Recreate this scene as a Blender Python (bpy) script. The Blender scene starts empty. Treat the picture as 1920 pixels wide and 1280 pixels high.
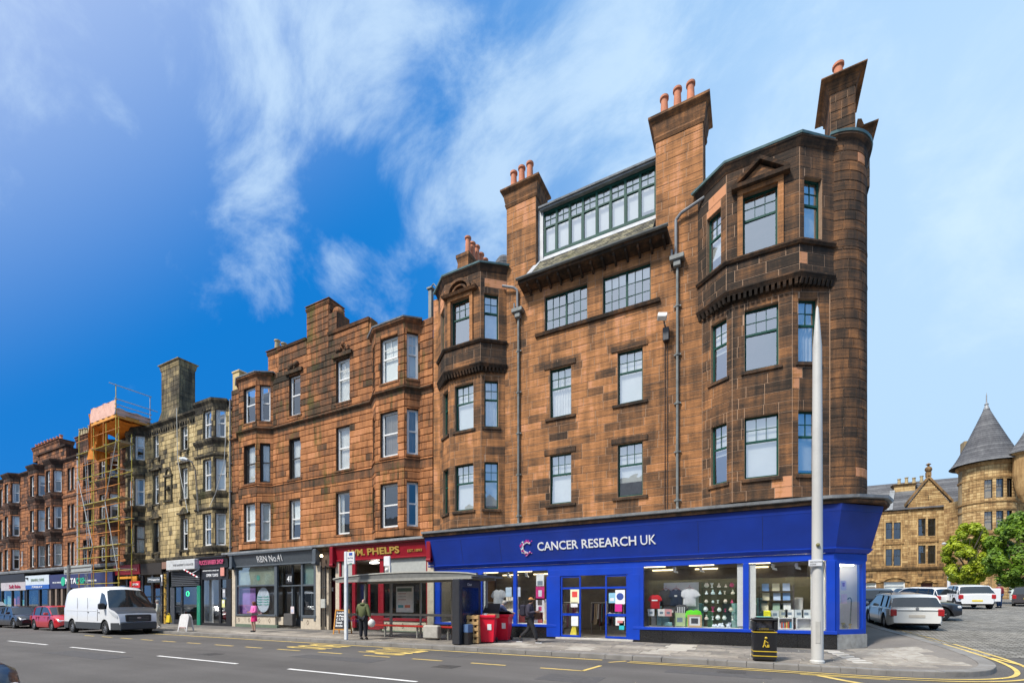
import bpy, bmesh, math, random
from mathutils import Vector, Matrix
random.seed(7)
R = math.radians
scene = bpy.context.scene
COL = scene.collection
PI = math.pi
# ------------------------------------------------------------------ camera
CAMH = 1.62
YAW = math.atan(448/860)
cam_d = bpy.data.cameras.new('camera'); cam = bpy.data.objects.new('camera', cam_d); COL.objects.link(cam)
cam_d.sensor_width = 36; cam_d.lens = 860/1920*36
cam_d.shift_y = 490/1920
cam_d.clip_start = 0.1; cam_d.clip_end = 3000
cam.location = (0, 0, CAMH); cam.rotation_euler = (R(90), 0, YAW)
scene.camera = cam
# ------------------------------------------------------------------ world
SUN_EL, SUN_AZ = R(52), R(205)      # azimuth clockwise from +Y (north)
w = bpy.data.worlds.new('World'); scene.world = w; w.use_nodes = True
nt = w.node_tree; nt.nodes.clear()
def wn(t, **k):
 n = nt.nodes.new(t)
 for a, b in k.items(): setattr(n, a, b)
 return n
def wl(a, b): nt.links.new(a, b)
def wmath(op, a, b=None, clamp=False):
 n = wn('ShaderNodeMath', operation=op, use_clamp=clamp)
 for i, v in enumerate((a, b)):
  if v is None: continue
  if hasattr(v, 'is_linked'): wl(v, n.inputs[i])
  else: n.inputs[i].default_value = v
 return n.outputs[0]
def wmix(f, a, b, mode='MIX'):
 n = wn('ShaderNodeMix', data_type='RGBA', blend_type=mode)
 for i, v in zip((0, 6, 7), (f, a, b)):
  if hasattr(v, 'is_linked'): wl(v, n.inputs[i])
  else: n.inputs[i].default_value = v if i == 0 else (*v, 1)
 return n.outputs[2]
def wrange(v, a, b, c=0, d=1):
 n = wn('ShaderNodeMapRange', interpolation_type='SMOOTHSTEP')
 wl(v, n.inputs[0]); n.inputs[1].default_value = a; n.inputs[2].default_value = b
 n.inputs[3].default_value = c; n.inputs[4].default_value = d
 return n.outputs[0]
sky = wn('ShaderNodeTexSky', sky_type='NISHITA', sun_disc=False)
sky.sun_elevation = SUN_EL; sky.sun_rotation = SUN_AZ; sky.air_density = 1.2; sky.dust_density = 0.6; sky.ozone_density = 2.5
geo = wn('ShaderNodeTexCoord'); D = geo.outputs['Generated']
def wdot(vec):
 n = wn('ShaderNodeVectorMath', operation='DOT_PRODUCT'); wl(D, n.inputs[0])
 n.inputs[1].default_value = Vector(vec).normalized(); return n.outputs['Value']
def pxdir(u, v):      # direction of a point of the sky, from its survey column and row
 a, b = (u-960)/860, (1130-v)/860; s_, c_ = math.sin(YAW), math.cos(YAW); return (c_*a-s_, s_*a+c_, b)
def blob(u, v, r0, r1, amp): return wrange(wdot(pxdir(u, v)), math.cos(R(r1)), math.cos(R(r0)), 0.0, amp)
deep = wdot(pxdir(60, 560))                   # the deep blue quarter of the sky
pale = wdot(pxdir(1950, 560))                 # the thin white haze over the square
sunw = wdot((math.sin(SUN_AZ)*math.cos(SUN_EL), math.cos(SUN_AZ)*math.cos(SUN_EL), math.sin(SUN_EL)))
base = wmix(wrange(deep, 0.42, 0.985), (0.4, 1.95, 4.6), (0.0, 1.12, 3.7))
nish = wmix(0.03, base, sky.outputs[0])
sxyz = wn('ShaderNodeSeparateXYZ'); wl(D, sxyz.inputs[0])
# cloud sheet: project the direction on a flat layer so that wisps foreshorten as real ones do
zz = wmath('ADD', wmath('MAXIMUM', sxyz.outputs[2], 0.0), 0.3)
cx = wmath('DIVIDE', sxyz.outputs[0], zz); cy = wmath('DIVIDE', sxyz.outputs[1], zz)
cmb = wn('ShaderNodeCombineXYZ'); wl(cx, cmb.inputs[0]); wl(cy, cmb.inputs[1]); cmb.inputs[2].default_value = 3.3
mp = wn('ShaderNodeMapping'); wl(cmb.outputs[0], mp.inputs[0]); mp.inputs['Rotation'].default_value = (0, 0, R(28)); mp.inputs['Scale'].default_value = (2.3, 1.25, 1)
n1 = wn('ShaderNodeTexNoise'); mp.inputs['Scale'].default_value = (1, 1, 1); wl(D, mp.inputs[0]); mp.inputs['Rotation'].default_value = (R(20), R(35), 0); mp.inputs['Scale'].default_value = (1.0, 1.5, 1.15); wl(mp.outputs[0], n1.inputs['Vector']); n1.inputs['Scale'].default_value = 4.2; n1.inputs['Detail'].default_value = 13; n1.inputs['Roughness'].default_value = 0.62; n1.inputs['Distortion'].default_value = 0.35
cover = n1.outputs[0]
for q in ((420, 70, 2, 10, .13), (620, 110, 2, 8, .08), (800, 170, 3, 11, .14), (1060, 330, 3, 11, .16), (540, 470, 2, 8, .2), (690, 540, 2, 6, .19), (850, 420, 2, 8, .17), (130, 130, 2, 6, .07), (1300, 60, 3, 13, .1), (1700, 30, 4, 14, .08), (1890, 480, 2, 9, .15), (1900, 250, 2, 8, .12)):
 cover = wmath('ADD', cover, blob(*q))
cover = wmath('ADD', wmath('SUBTRACT', cover, wrange(deep, 0.6, 0.9, 0.0, 0.1)), wrange(sunw, -0.2, 0.9, 0.0, 0.16))
cl = wmath('MULTIPLY', wrange(cover, 0.575, 0.9), 0.7)
c1 = wmix(wrange(pale, 0.62, 1.0, 0.0, 0.8), nish, (3.5, 4.75, 6.0))
c1 = wmix(wrange(sunw, 0.3, 1.0, 0.0, 0.6), c1, (8.5, 8.6, 8.6))
c2 = wmix(cl, c1, (3.9, 5.0, 6.0))
below = wrange(sxyz.outputs[2], -0.02, 0.0)
c3 = wmix(below, (1.2, 1.15, 1.1), c2)
bg = wn('ShaderNodeBackground'); bg.inputs['Strength'].default_value = 0.1; wl(c3, bg.inputs['Color'])
wo = wn('ShaderNodeOutputWorld'); wl(bg.outputs[0], wo.inputs['Surface'])
# ------------------------------------------------------------------ sun
sd = bpy.data.lights.new('sun', 'SUN'); so = bpy.data.objects.new('sun', sd); COL.objects.link(so)
sd.energy = 2.9; sd.angle = R(9); sd.color = (1, 0.955, 0.89)
sv = Vector((math.sin(SUN_AZ)*math.cos(SUN_EL), math.cos(SUN_AZ)*math.cos(SUN_EL), math.sin(SUN_EL)))
so.rotation_euler = sv.to_track_quat('Z', 'Y').to_euler(); so.location = (0, 0, 60)
scene.view_settings.view_transform = 'Standard'; scene.view_settings.look = 'None'
scene.view_settings.exposure = 0.85; scene.view_settings.gamma = 1; scene.view_settings.use_curve_mapping = False
scene.render.engine = 'CYCLES'
try:
 scene.cycles.max_bounces = 8; scene.cycles.transparent_max_bounces = 24; scene.cycles.glossy_bounces = 3; scene.cycles.diffuse_bounces = 4
 scene.cycles.sample_clamp_indirect = 6
except Exception: pass
# ------------------------------------------------------------------ survey helpers: pixel column/row of a feature + its distance -> metres
FPX, V0 = 860.0, 1130.0
S_, C_ = math.sin(YAW), math.cos(YAW)
def X(u, Y):
 t = (u-960)/FPX
 return Y*(t*C_-S_)/(C_+t*S_)
def Z(u, v, Y):
 x = X(u, Y)
 return CAMH+(V0-v)*(-S_*x+C_*Y)/FPX
# ------------------------------------------------------------------ materials
MATS = {}
def nodes_of(m):
 return m.node_tree, m.node_tree.nodes, m.node_tree.links
def pm(name, col, rough=0.6, metal=0.0, var=0.12, scale=6.0, bump=0.0, bscale=40.0, spec=0.5, emit=0, stretch=(1, 1, 1), dirt=0.0, coat=0.0, alpha=1.0):
 if name in MATS: return MATS[name]
 m = bpy.data.materials.new(name); m.use_nodes = True; MATS[name] = m
 t, n, l = nodes_of(m); b = n['Principled BSDF']
 tc = n.new('ShaderNodeTexCoord'); mpn = n.new('ShaderNodeMapping'); l.new(tc.outputs['Object'], mpn.inputs[0]); mpn.inputs['Scale'].default_value = stretch
 no = n.new('ShaderNodeTexNoise'); l.new(mpn.outputs[0], no.inputs['Vector']); no.inputs['Scale'].default_value = scale; no.inputs['Detail'].default_value = 5
 mr = n.new('ShaderNodeMapRange'); l.new(no.outputs[0], mr.inputs[0]); mr.inputs[1].default_value = 0.25; mr.inputs[2].default_value = 0.75
 mr.inputs[3].default_value = 1-var; mr.inputs[4].default_value = 1+var
 mx = n.new('ShaderNodeVectorMath'); mx.operation = 'SCALE'; mx.inputs[0].default_value = col[:3]; l.new(mr.outputs[0], mx.inputs['Scale'])
 out = mx.outputs[0]
 if dirt:
  n3 = n.new('ShaderNodeTexNoise'); l.new(tc.outputs['Object'], n3.inputs['Vector']); n3.inputs['Scale'].default_value = scale*0.35; n3.inputs['Detail'].default_value = 8; n3.inputs['Roughness'].default_value = 0.7
  m2 = n.new('ShaderNodeMapRange'); l.new(n3.outputs[0], m2.inputs[0]); m2.inputs[1].default_value = 0.5; m2.inputs[2].default_value = 0.72; m2.inputs[4].default_value = dirt
  mm = n.new('ShaderNodeMix'); mm.data_type = 'RGBA'; l.new(m2.outputs[0], mm.inputs[0]); l.new(out, mm.inputs[6]); mm.inputs[7].default_value = (0.06, 0.05, 0.04, 1); out = mm.outputs[2]
 l.new(out, b.inputs['Base Color'])
 b.inputs['Roughness'].default_value = rough; b.inputs['Metallic'].default_value = metal; b.inputs['Specular IOR Level'].default_value = spec
 b.inputs['Coat Weight'].default_value = coat; b.inputs['Coat Roughness'].default_value = 0.06
 if emit:
  b.inputs['Emission Color'].default_value = (*col[:3], 1); b.inputs['Emission Strength'].default_value = emit
 if bump:
  nb = n.new('ShaderNodeTexNoise'); l.new(tc.outputs['Object'], nb.inputs['Vector']); nb.inputs['Scale'].default_value = bscale; nb.inputs['Detail'].default_value = 6
  bp = n.new('ShaderNodeBump'); l.new(nb.outputs[0], bp.inputs['Height']); bp.inputs['Strength'].default_value = bump; bp.inputs['Distance'].default_value = 0.02
  l.new(bp.outputs[0], b.inputs['Normal'])
 return m
def stone_mat(name, stops, moss=0.0, streak=0.6, mosscol=(0.13, 0.13, 0.02)):
 """sandstone: face attribute 'tone' (how sooty each block is) through a ramp, plus bedding streaks, grain, moss"""
 if name in MATS: return MATS[name]
 m = bpy.data.materials.new(name); m.use_nodes = True; MATS[name] = m
 t, n, l = nodes_of(m); b = n['Principled BSDF']; b.inputs['Roughness'].default_value = 0.92; b.inputs['Specular IOR Level'].default_value = 0.2
 g = n.new('ShaderNodeNewGeometry'); P = g.outputs['Position']
 at = n.new('ShaderNodeAttribute'); at.attribute_name = 'tone'
 def noise(sc, st=(1, 1, 1), det=5, ro=0.55):
  mp_ = n.new('ShaderNodeMapping'); l.new(P, mp_.inputs[0]); mp_.inputs['Scale'].default_value = st
  q = n.new('ShaderNodeTexNoise'); l.new(mp_.outputs[0], q.inputs['Vector']); q.inputs['Scale'].default_value = sc; q.inputs['Detail'].default_value = det; q.inputs['Roughness'].default_value = ro
  return q.outputs[0]
 def ma(op, a, b_=None, c=None):
  q = n.new('ShaderNodeMath'); q.operation = op
  for i, v in enumerate((a, b_, c)):
   if v is None: continue
   if hasattr(v, 'is_linked'): l.new(v, q.inputs[i])
   else: q.inputs[i].default_value = v
  return q.outputs[0]
 blot = noise(0.9, (1, 1, 0.8)); bed = noise(2.2, (0.5, 0.5, 7)); grain = noise(34); drip = noise(3.2, (1.6, 1.6, 0.16))
 v = ma('ADD', at.outputs['Fac'], ma('MULTIPLY', ma('SUBTRACT', blot, 0.5), 0.95))
 v = ma('ADD', v, ma('MULTIPLY', ma('SUBTRACT', bed, 0.5), streak*0.8))
 v = ma('ADD', v, ma('MULTIPLY', ma('SUBTRACT', drip, 0.5), 0.85))
 v = ma('ADD', v, ma('MULTIPLY', ma('SUBTRACT', grain, 0.5), 0.45))
 cr = n.new('ShaderNodeValToRGB'); l.new(v, cr.inputs[0]); e = cr.color_ramp.elements
 while len(e) < len(stops): e.new(0.5)
 for i, (p, c) in enumerate(stops): e[i].position = p; e[i].color = (*c, 1)
 out = cr.outputs[0]
 if moss:
  mo = noise(0.55, (1, 1, 0.7), 7, 0.65)
  mr = n.new('ShaderNodeMapRange'); l.new(ma('ADD', mo, ma('MULTIPLY', ma('SUBTRACT', drip, 0.5), 0.4)), mr.inputs[0]); mr.inputs[1].default_value = 0.55; mr.inputs[2].default_value = 0.72; mr.inputs[4].default_value = moss
  mm = n.new('ShaderNodeMix'); mm.data_type = 'RGBA'; l.new(mr.outputs[0], mm.inputs[0]); l.new(out, mm.inputs[6]); mm.inputs[7].default_value = (*mosscol, 1); out = mm.outputs[2]
 l.new(out, b.inputs['Base Color'])
 bp = n.new('ShaderNodeBump'); l.new(ma('ADD', ma('MULTIPLY', bed, 0.7), noise(22, (1, 1, 1), 8, 0.7)), bp.inputs['Height']); bp.inputs['Strength'].default_value = 0.55; bp.inputs['Distance'].default_value = 0.02
 l.new(bp.outputs[0], b.inputs['Normal'])
 return m
def glass_mat(name, refl=0.35, tint=(0.93, 0.96, 0.95), rough=0.02, wav=0.0):
 if name in MATS: return MATS[name]
 m = bpy.data.materials.new(name); m.use_nodes = True; MATS[name] = m
 t, n, l = nodes_of(m); n.clear()
 tr = n.new('ShaderNodeBsdfTransparent'); tr.inputs[0].default_value = (*tint, 1)
 gl = n.new('ShaderNodeBsdfGlossy'); gl.inputs['Roughness'].default_value = rough; gl.inputs[0].default_value = (0.95, 0.97, 1, 1)
 lw = n.new('ShaderNodeLayerWeight'); lw.inputs[0].default_value = 0.5
 pw_ = n.new('ShaderNodeMath'); pw_.operation = 'POWER'; pw_.inputs[1].default_value = 3.0; l.new(lw.outputs['Facing'], pw_.inputs[0])
 mr = n.new('ShaderNodeMapRange'); l.new(pw_.outputs[0], mr.inputs[0]); mr.inputs[3].default_value = refl; mr.inputs[4].default_value = min(1, refl+0.5)
 mx = n.new('ShaderNodeMixShader'); l.new(mr.outputs[0], mx.inputs[0]); l.new(tr.outputs[0], mx.inputs[1]); l.new(gl.outputs[0], mx.inputs[2])
 if wav:
  tc = n.new('ShaderNodeNewGeometry'); no = n.new('ShaderNodeTexNoise'); l.new(tc.outputs['Position'], no.inputs['Vector']); no.inputs['Scale'].default_value = 1.3
  bp = n.new('ShaderNodeBump'); l.new(no.outputs[0], bp.inputs['Height']); bp.inputs['Strength'].default_value = wav; bp.inputs['Distance'].default_value = 0.05; l.new(bp.outputs[0], gl.inputs['Normal'])
 o = n.new('ShaderNodeOutputMaterial'); l.new(mx.outputs[0], o.inputs[0])
 return m
# ------------------------------------------------------------------ mesh builder
class MB:
 def __init__(s): s.v = []; s.f = []; s.t = []; s.m = []; s.tone = 0.3; s.mi = 0
 def quad(s, a, b, c, d):
  i = len(s.v); s.v += [tuple(a), tuple(b), tuple(c), tuple(d)]; s.f.append((i, i+1, i+2, i+3)); s.t.append(s.tone); s.m.append(s.mi)
 def poly(s, pts):
  i = len(s.v); s.v += [tuple(p) for p in pts]; s.f.append(tuple(range(i, i+len(pts)))); s.t.append(s.tone); s.m.append(s.mi)
 def faces(s, vs, fs):
  i = len(s.v); s.v += [tuple(p) for p in vs]
  for f in fs: s.f.append(tuple(i+k for k in f)); s.t.append(s.tone); s.m.append(s.mi)
 def box(s, x0, x1, y0, y1, z0, z1):
  s.faces([(x0, y0, z0), (x1, y0, z0), (x1, y1, z0), (x0, y1, z0), (x0, y0, z1), (x1, y0, z1), (x1, y1, z1), (x0, y1, z1)],
    [(0, 3, 2, 1), (4, 5, 6, 7), (0, 1, 5, 4), (1, 2, 6, 5), (2, 3, 7, 6), (3, 0, 4, 7)]); return s
 def hexa(s, p):   # 8 points: 4 bottom ccw, 4 top ccw
  s.faces(p, [(0, 3, 2, 1), (4, 5, 6, 7), (0, 1, 5, 4), (1, 2, 6, 5), (2, 3, 7, 6), (3, 0, 4, 7)]); return s
 def cbox(s, x0, x1, y0, y1, z0, z1, c=0.01):   # box chamfered all round (in plan and in elevation)
  if x0 > x1: x0, x1 = x1, x0
  if y0 > y1: y0, y1 = y1, y0
  c = min(c, (x1-x0)*0.45, (y1-y0)*0.45, (z1-z0)*0.45)
  lv = []
  for z, k in ((z0, c), (z0+c, 0), (z1-c, 0), (z1, c)):
   a, b, d, e = x0+k, x1-k, y0+k, y1-k; q = c*0.6
   lv.append([(a+q, d, z), (b-q, d, z), (b, d+q, z), (b, e-q, z), (b-q, e, z), (a+q, e, z), (a, e-q, z), (a, d+q, z)])
  vs = sum(lv, []); fs = [tuple(range(7, -1, -1)), tuple(range(24, 32))]
  for k in range(3):
   for i in range(8): j = (i+1) % 8; fs.append((k*8+i, k*8+j, k*8+8+j, k*8+8+i))
  s.faces(vs, fs); return s
 def prism(s, pts, a, b, axis='y'):   # polygon (2D) extruded along an axis from a to b
  n = len(pts)
  def P(p, k):
   if axis == 'y': return (p[0], k, p[1])
   if axis == 'x': return (k, p[0], p[1])
   return (p[0], p[1], k)
  vs = [P(p, a) for p in pts]+[P(p, b) for p in pts]
  fs = [tuple(range(n)), tuple(range(2*n-1, n-1, -1))]+[(i, i+n, (i+1) % n+n, (i+1) % n) for i in range(n)]
  s.faces(vs, fs); return s
 def tube(s, a, b, r, n=8, r2=None, cap=True):
  a = Vector(a); b = Vector(b); d = (b-a)
  if d.length < 1e-6: return s
  d.normalize(); up = Vector((0, 0, 1)) if abs(d.z) < 0.9 else Vector((1, 0, 0)); p = d.cross(up).normalized(); q = d.cross(p)
  r2 = r if r2 is None else r2; vs = []
  for c, rr in ((a, r), (b, r2)):
   for i in range(n): t = 2*PI*i/n; vs.append(c+p*math.cos(t)*rr+q*math.sin(t)*rr)
  fs = [(i, (i+1) % n, (i+1) % n+n, i+n) for i in range(n)]
  if cap: fs += [tuple(range(n-1, -1, -1)), tuple(range(n, 2*n))]
  s.faces(vs, fs); return s
 def path(s, pts, r, n=7):
  for a, b in zip(pts[:-1], pts[1:]): s.tube(a, b, r, n)
  return s
 def lathe(s, c, prof, n=20, a0=0, a1=2*PI, sx=1, sy=1):   # prof: (r,z)
  full = abs(a1-a0-2*PI) < 1e-6; k = n if full else n+1; vs = []; fs = []
  for r, z in prof:
   for i in range(k): t = a0+(a1-a0)*i/n; vs.append((c[0]+math.cos(t)*r*sx, c[1]+math.sin(t)*r*sy, c[2]+z))
  for j in range(len(prof)-1):
   for i in range(n):
    i2 = (i+1) % k; fs.append((j*k+i, j*k+i2, (j+1)*k+i2, (j+1)*k+i))
  s.faces(vs, fs); return s
 def ball(s, c, r, n=10, m=6, sz=1.0):
  return s.lathe(c, [(max(1e-4, r*math.sin(PI*i/m)), -r*sz*math.cos(PI*i/m)) for i in range(m+1)], n)
 def xform(s, M):
  s.v = [tuple(M @ Vector(p)) for p in s.v]; return s
 def mesh(s, name, mats, shift=(0, 0, 0), smooth=False, merge=False):
  me = bpy.data.meshes.new(name); sh = Vector(shift)
  me.from_pydata([(p[0]-sh[0], p[1]-sh[1], p[2]-sh[2]) for p in s.v], [], s.f)
  for mm in (mats if isinstance(mats, (list, tuple)) else [mats]): me.materials.append(mm)
  me.polygons.foreach_set('material_index', s.m)
  if True:
   a = me.attributes.new('tone', 'FLOAT', 'FACE'); a.data.foreach_set('value', s.t)
  if merge or smooth:
   bm = bmesh.new(); bm.from_mesh(me); bmesh.ops.remove_doubles(bm, verts=bm.verts, dist=1e-4)
   bmesh.ops.recalc_face_normals(bm, faces=bm.faces); bm.to_mesh(me); bm.free()
  if smooth:
   me.polygons.foreach_set('use_smooth', [True]*len(me.polygons))
   try: me.set_sharp_from_angle(angle=R(38))
   except Exception: pass
  me.update(); return me
# ------------------------------------------------------------------ object bookkeeping
def thing(name, label, cat, loc=(0, 0, 0), rz=0, group=None):
 o = bpy.data.objects.new(name, None); o.empty_display_size = 0.2; COL.objects.link(o)
 o.location = loc; o.rotation_euler = (0, 0, rz); o['label'] = label; o['category'] = cat
 if group: o['group'] = group
 return o
def link(name, me, parent=None, loc=None, rz=None, label=None, kind=None):
 o = bpy.data.objects.new(name, me); COL.objects.link(o)
 if parent is not None: o.parent = parent
 if loc is not None: o.location = loc
 if rz is not None: o.rotation_euler = (0, 0, rz)
 if label: o['label'] = label
 if kind: o['kind'] = kind
 return o
def part(name, mb, mats, parent, shift=None, smooth=False, label=None, kind=None, merge=False):
 """world-coordinate parts are shifted to the parent's base"""
 if shift is None: shift = (0, 0, 0)
 elif shift is True:
  shift = Vector(parent.location)
  if parent.parent is not None: shift = shift+Vector(parent.parent.location)
 return link(name, mb.mesh(name, mats, shift, smooth, merge), parent, label=label, kind=kind)
def single(name, mb, mats, label, cat, group=None, smooth=False, loc=None, rz=0):
 o = link(name, mb.mesh(name, mats, (0, 0, 0), smooth)); o['label'] = label; o['category'] = cat
 if loc is not None: o.location = loc; o.rotation_euler = (0, 0, rz)
 if group: o['group'] = group
 return o
def struct(name, mb, mats, smooth=False, parent=None):
 o = link(name, mb.mesh(name, mats, (0, 0, 0), smooth), parent); o['kind'] = 'structure'; return o
def kids(o): return [c for c in bpy.data.objects if c.parent is o]
def dup(root, loc, rz=None, label=None, group=None):
 r = root.copy(); COL.objects.link(r); r.location = loc
 if rz is not None: r.rotation_euler = (0, 0, rz)
 if label: r['label'] = label
 if group: r['group'] = group
 for ch in list(root.children):
  c = ch.copy(); COL.objects.link(c); c.parent = r
  for g in list(ch.children):
   d = g.copy(); COL.objects.link(d); d.parent = c
 return r
def text(name, s, size, M, mat, parent, extr=0.006, bold=0.0, sx=1.0, label=None, align='LEFT', shear=0, spacing=1.0):
 cu = bpy.data.curves.new(name, 'FONT'); cu.body = s; cu.size = size; cu.extrude = extr; cu.offset = bold; cu.align_x = align; cu.shear = shear; cu.space_character = spacing; cu.resolution_u = 3
 o = bpy.data.objects.new(name, cu); me = bpy.data.meshes.new_from_object(o); bpy.data.objects.remove(o); bpy.data.curves.remove(cu)
 me.transform(M @ Matrix.Diagonal((sx, 1, 1, 1))); me.materials.clear(); me.materials.append(mat); me.name = name
 return link(name, me, parent, label=label)
def facing(x, y, z, rz=0, tilt=0):   # text stands upright and reads from the street (-Y side); rz turns it
 return Matrix.Translation((x, y, z)) @ Matrix.Rotation(rz, 4, 'Z') @ Matrix.Rotation(R(90)+tilt, 4, 'X')

# ================================================================== SETTING
def gz(Y):
 if Y < 14: return 0.0
 if Y < 40: return .045*(Y-14)
 return 1.17+.03*(min(Y, 90)-40)
def hgt(x, y):
 k = min(1, max(0, (x-2.6)/2.4)); return gz(y)*k*k*(3-2*k)
# materials
def ground_mat(name, kind):
 m = bpy.data.materials.new(name); m.use_nodes = True; MATS[name] = m
 t, n, l = nodes_of(m); b = n['Principled BSDF']; b.inputs['Roughness'].default_value = 0.93; b.inputs['Specular IOR Level'].default_value = 0.25
 g = n.new('ShaderNodeNewGeometry'); P = g.outputs['Position']
 def noise(sc, det=5, ro=0.6, st=(1, 1, 1)):
  mp_ = n.new('ShaderNodeMapping'); l.new(P, mp_.inputs[0]); mp_.inputs['Scale'].default_value = st
  q = n.new('ShaderNodeTexNoise'); l.new(mp_.outputs[0], q.inputs['Vector']); q.inputs['Scale'].default_value = sc; q.inputs['Detail'].default_value = det; q.inputs['Roughness'].default_value = ro; return q.outputs[0]
 def ramp(f, *st):
  cr = n.new('ShaderNodeValToRGB'); l.new(f, cr.inputs[0]); e = cr.color_ramp.elements
  while len(e) < len(st): e.new(0.5)
  for i, (p, c) in enumerate(st): e[i].position = p; e[i].color = (*c, 1)
  return cr.outputs[0]
 def mix(f, a, b_, mode='MIX'):
  q = n.new('ShaderNodeMix'); q.data_type = 'RGBA'; q.blend_type = mode
  if hasattr(f, 'is_linked'): l.new(f, q.inputs[0])
  else: q.inputs[0].default_value = f
  l.new(a, q.inputs[6]); l.new(b_, q.inputs[7]); return q.outputs[2]
 bp = n.new('ShaderNodeBump')
 if kind == 'asphalt':
  a = ramp(noise(0.35, 6), (0.3, (0.108, 0.1, 0.094)), (0.7, (0.145, 0.135, 0.127)))
  s = ramp(noise(45, 3, 0.8), (0.3, (0.55, 0.55, 0.55)), (0.75, (1.35, 1.34, 1.32)))
  tr = ramp(noise(0.5, 4, 0.6, (0.06, 1.4, 1)), (0.35, (0.86, 0.86, 0.86)), (0.65, (1.1, 1.1, 1.1)))
  c = mix(1.0, mix(1.0, a, s, 'MULTIPLY'), tr, 'MULTIPLY')
  l.new(noise(70, 4, 0.8), bp.inputs['Height']); bp.inputs['Strength'].default_value = 0.6; bp.inputs['Distance'].default_value = 0.012
 elif kind == 'cobble':
  mp_ = n.new('ShaderNodeMapping'); l.new(P, mp_.inputs[0]); mp_.inputs['Rotation'].default_value = (0, 0, R(9))
  br = n.new('ShaderNodeTexBrick'); l.new(mp_.outputs[0], br.inputs['Vector']); br.inputs['Scale'].default_value = 1.0
  br.inputs['Brick Width'].default_value = 0.27; br.inputs['Row Height'].default_value = 0.17; br.inputs['Mortar Size'].default_value = 0.018; br.inputs['Mortar Smooth'].default_value = 0.5
  br.inputs['Color1'].default_value = (0.16, 0.148, 0.13, 1); br.inputs['Color2'].default_value = (0.33, 0.31, 0.28, 1); br.inputs['Mortar'].default_value = (0.09, 0.085, 0.07, 1)
  a = ramp(noise(0.45, 6), (0.3, (0.75, 0.75, 0.75)), (0.7, (1.2, 1.18, 1.12)))
  s = ramp(noise(14, 5, 0.8), (0.3, (0.6, 0.6, 0.6)), (0.7, (1.3, 1.3, 1.3)))
  c = mix(1.0, mix(1.0, br.outputs['Color'], a, 'MULTIPLY'), s, 'MULTIPLY')
  q = n.new('ShaderNodeMath'); q.operation = 'SUBTRACT'; q.inputs[0].default_value = 1; l.new(br.outputs['Fac'], q.inputs[1])
  l.new(q.outputs[0], bp.inputs['Height']); bp.inputs['Strength'].default_value = 0.9; bp.inputs['Distance'].default_value = 0.02
 else:
  c = ramp(noise(0.5, 8), (0.3, (0.17, 0.15, 0.13)), (0.7, (0.25, 0.225, 0.195)))
  c = mix(1.0, c, ramp(noise(30, 4, 0.8), (0.3, (0.75, 0.75, 0.75)), (0.7, (1.2, 1.2, 1.2))), 'MULTIPLY')
  l.new(noise(50), bp.inputs['Height']); bp.inputs['Strength'].default_value = 0.4; bp.inputs['Distance'].default_value = 0.01
 l.new(c, b.inputs['Base Color']); l.new(bp.outputs[0], b.inputs['Normal']); return m
M_ASPH = ground_mat('asphalt', 'asphalt'); M_COB = ground_mat('setts', 'cobble'); M_CONC = ground_mat('concrete', 'conc')
M_PAV = stone_mat('paving_slab', [(0.0, (0.42, 0.385, 0.33)), (0.25, (0.3, 0.265, 0.22)), (0.55, (0.2, 0.18, 0.155)), (0.9, (0.11, 0.105, 0.1))], streak=0.0)
M_KERB = pm('kerb_granite', (0.22, 0.205, 0.185), 0.85, var=0.25, scale=2, bump=0.3, dirt=0.35)
M_YEL = pm('yellow_road_paint', (0.66, 0.47, 0.13), 0.8, var=0.2, scale=3, dirt=0.3, bump=0.2)
M_WHITE_L = pm('white_road_paint', (0.72, 0.7, 0.66), 0.8, var=0.15, scale=3, dirt=0.35, bump=0.2)
def grid(mb, xs, ys, fn):
 for i in range(len(xs)-1):
  for j in range(len(ys)-1):
   a, b, c, d = xs[i], xs[i+1], ys[j], ys[j+1]
   mb.quad((a, c, fn(a, c)), (b, c, fn(b, c)), (b, d, fn(b, d)), (a, d, fn(a, d)))
m = MB(); grid(m, [-900, -300, -80, 3.4], [-300, 0, 18, 60, 1200], lambda x, y: -0.03)
grid(m, [3.4, 4, 5, 6, 60, 900], [-300, 0, 14, 20, 26, 32, 40, 60, 90, 1200], lambda x, y: hgt(x, y)-0.03)
struct('ground', m, M_CONC)
m = MB(); XS = [-300, -80, -20, 2.6, 3, 3.4, 3.8, 4.2, 4.6, 5, 5.6, 6.5, 9, 20, 300]
grid(m, XS, [.4, 5, 10, 12.8, 13.2, 14, 14.7, 15.4, 16.2, 17.3], lambda x, y: hgt(x, y)); struct('road', m, M_ASPH)
m = MB(); grid(m, [4.0, 4.4, 4.8, 5.2, 6.2, 9, 20, 80], [17.2, 18, 20, 23, 26, 30, 35, 40, 45, 52, 60, 75, 90], lambda x, y: hgt(x, y)+0.006+0.03*min(1, max(0, y-17.3))*0.2); struct('cobbled_square', m, M_COB)
m = MB(); m.box(-300, 300, -9, .4, -0.02, 0.12); struct('near_pavement', m, M_CONC)
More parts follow.
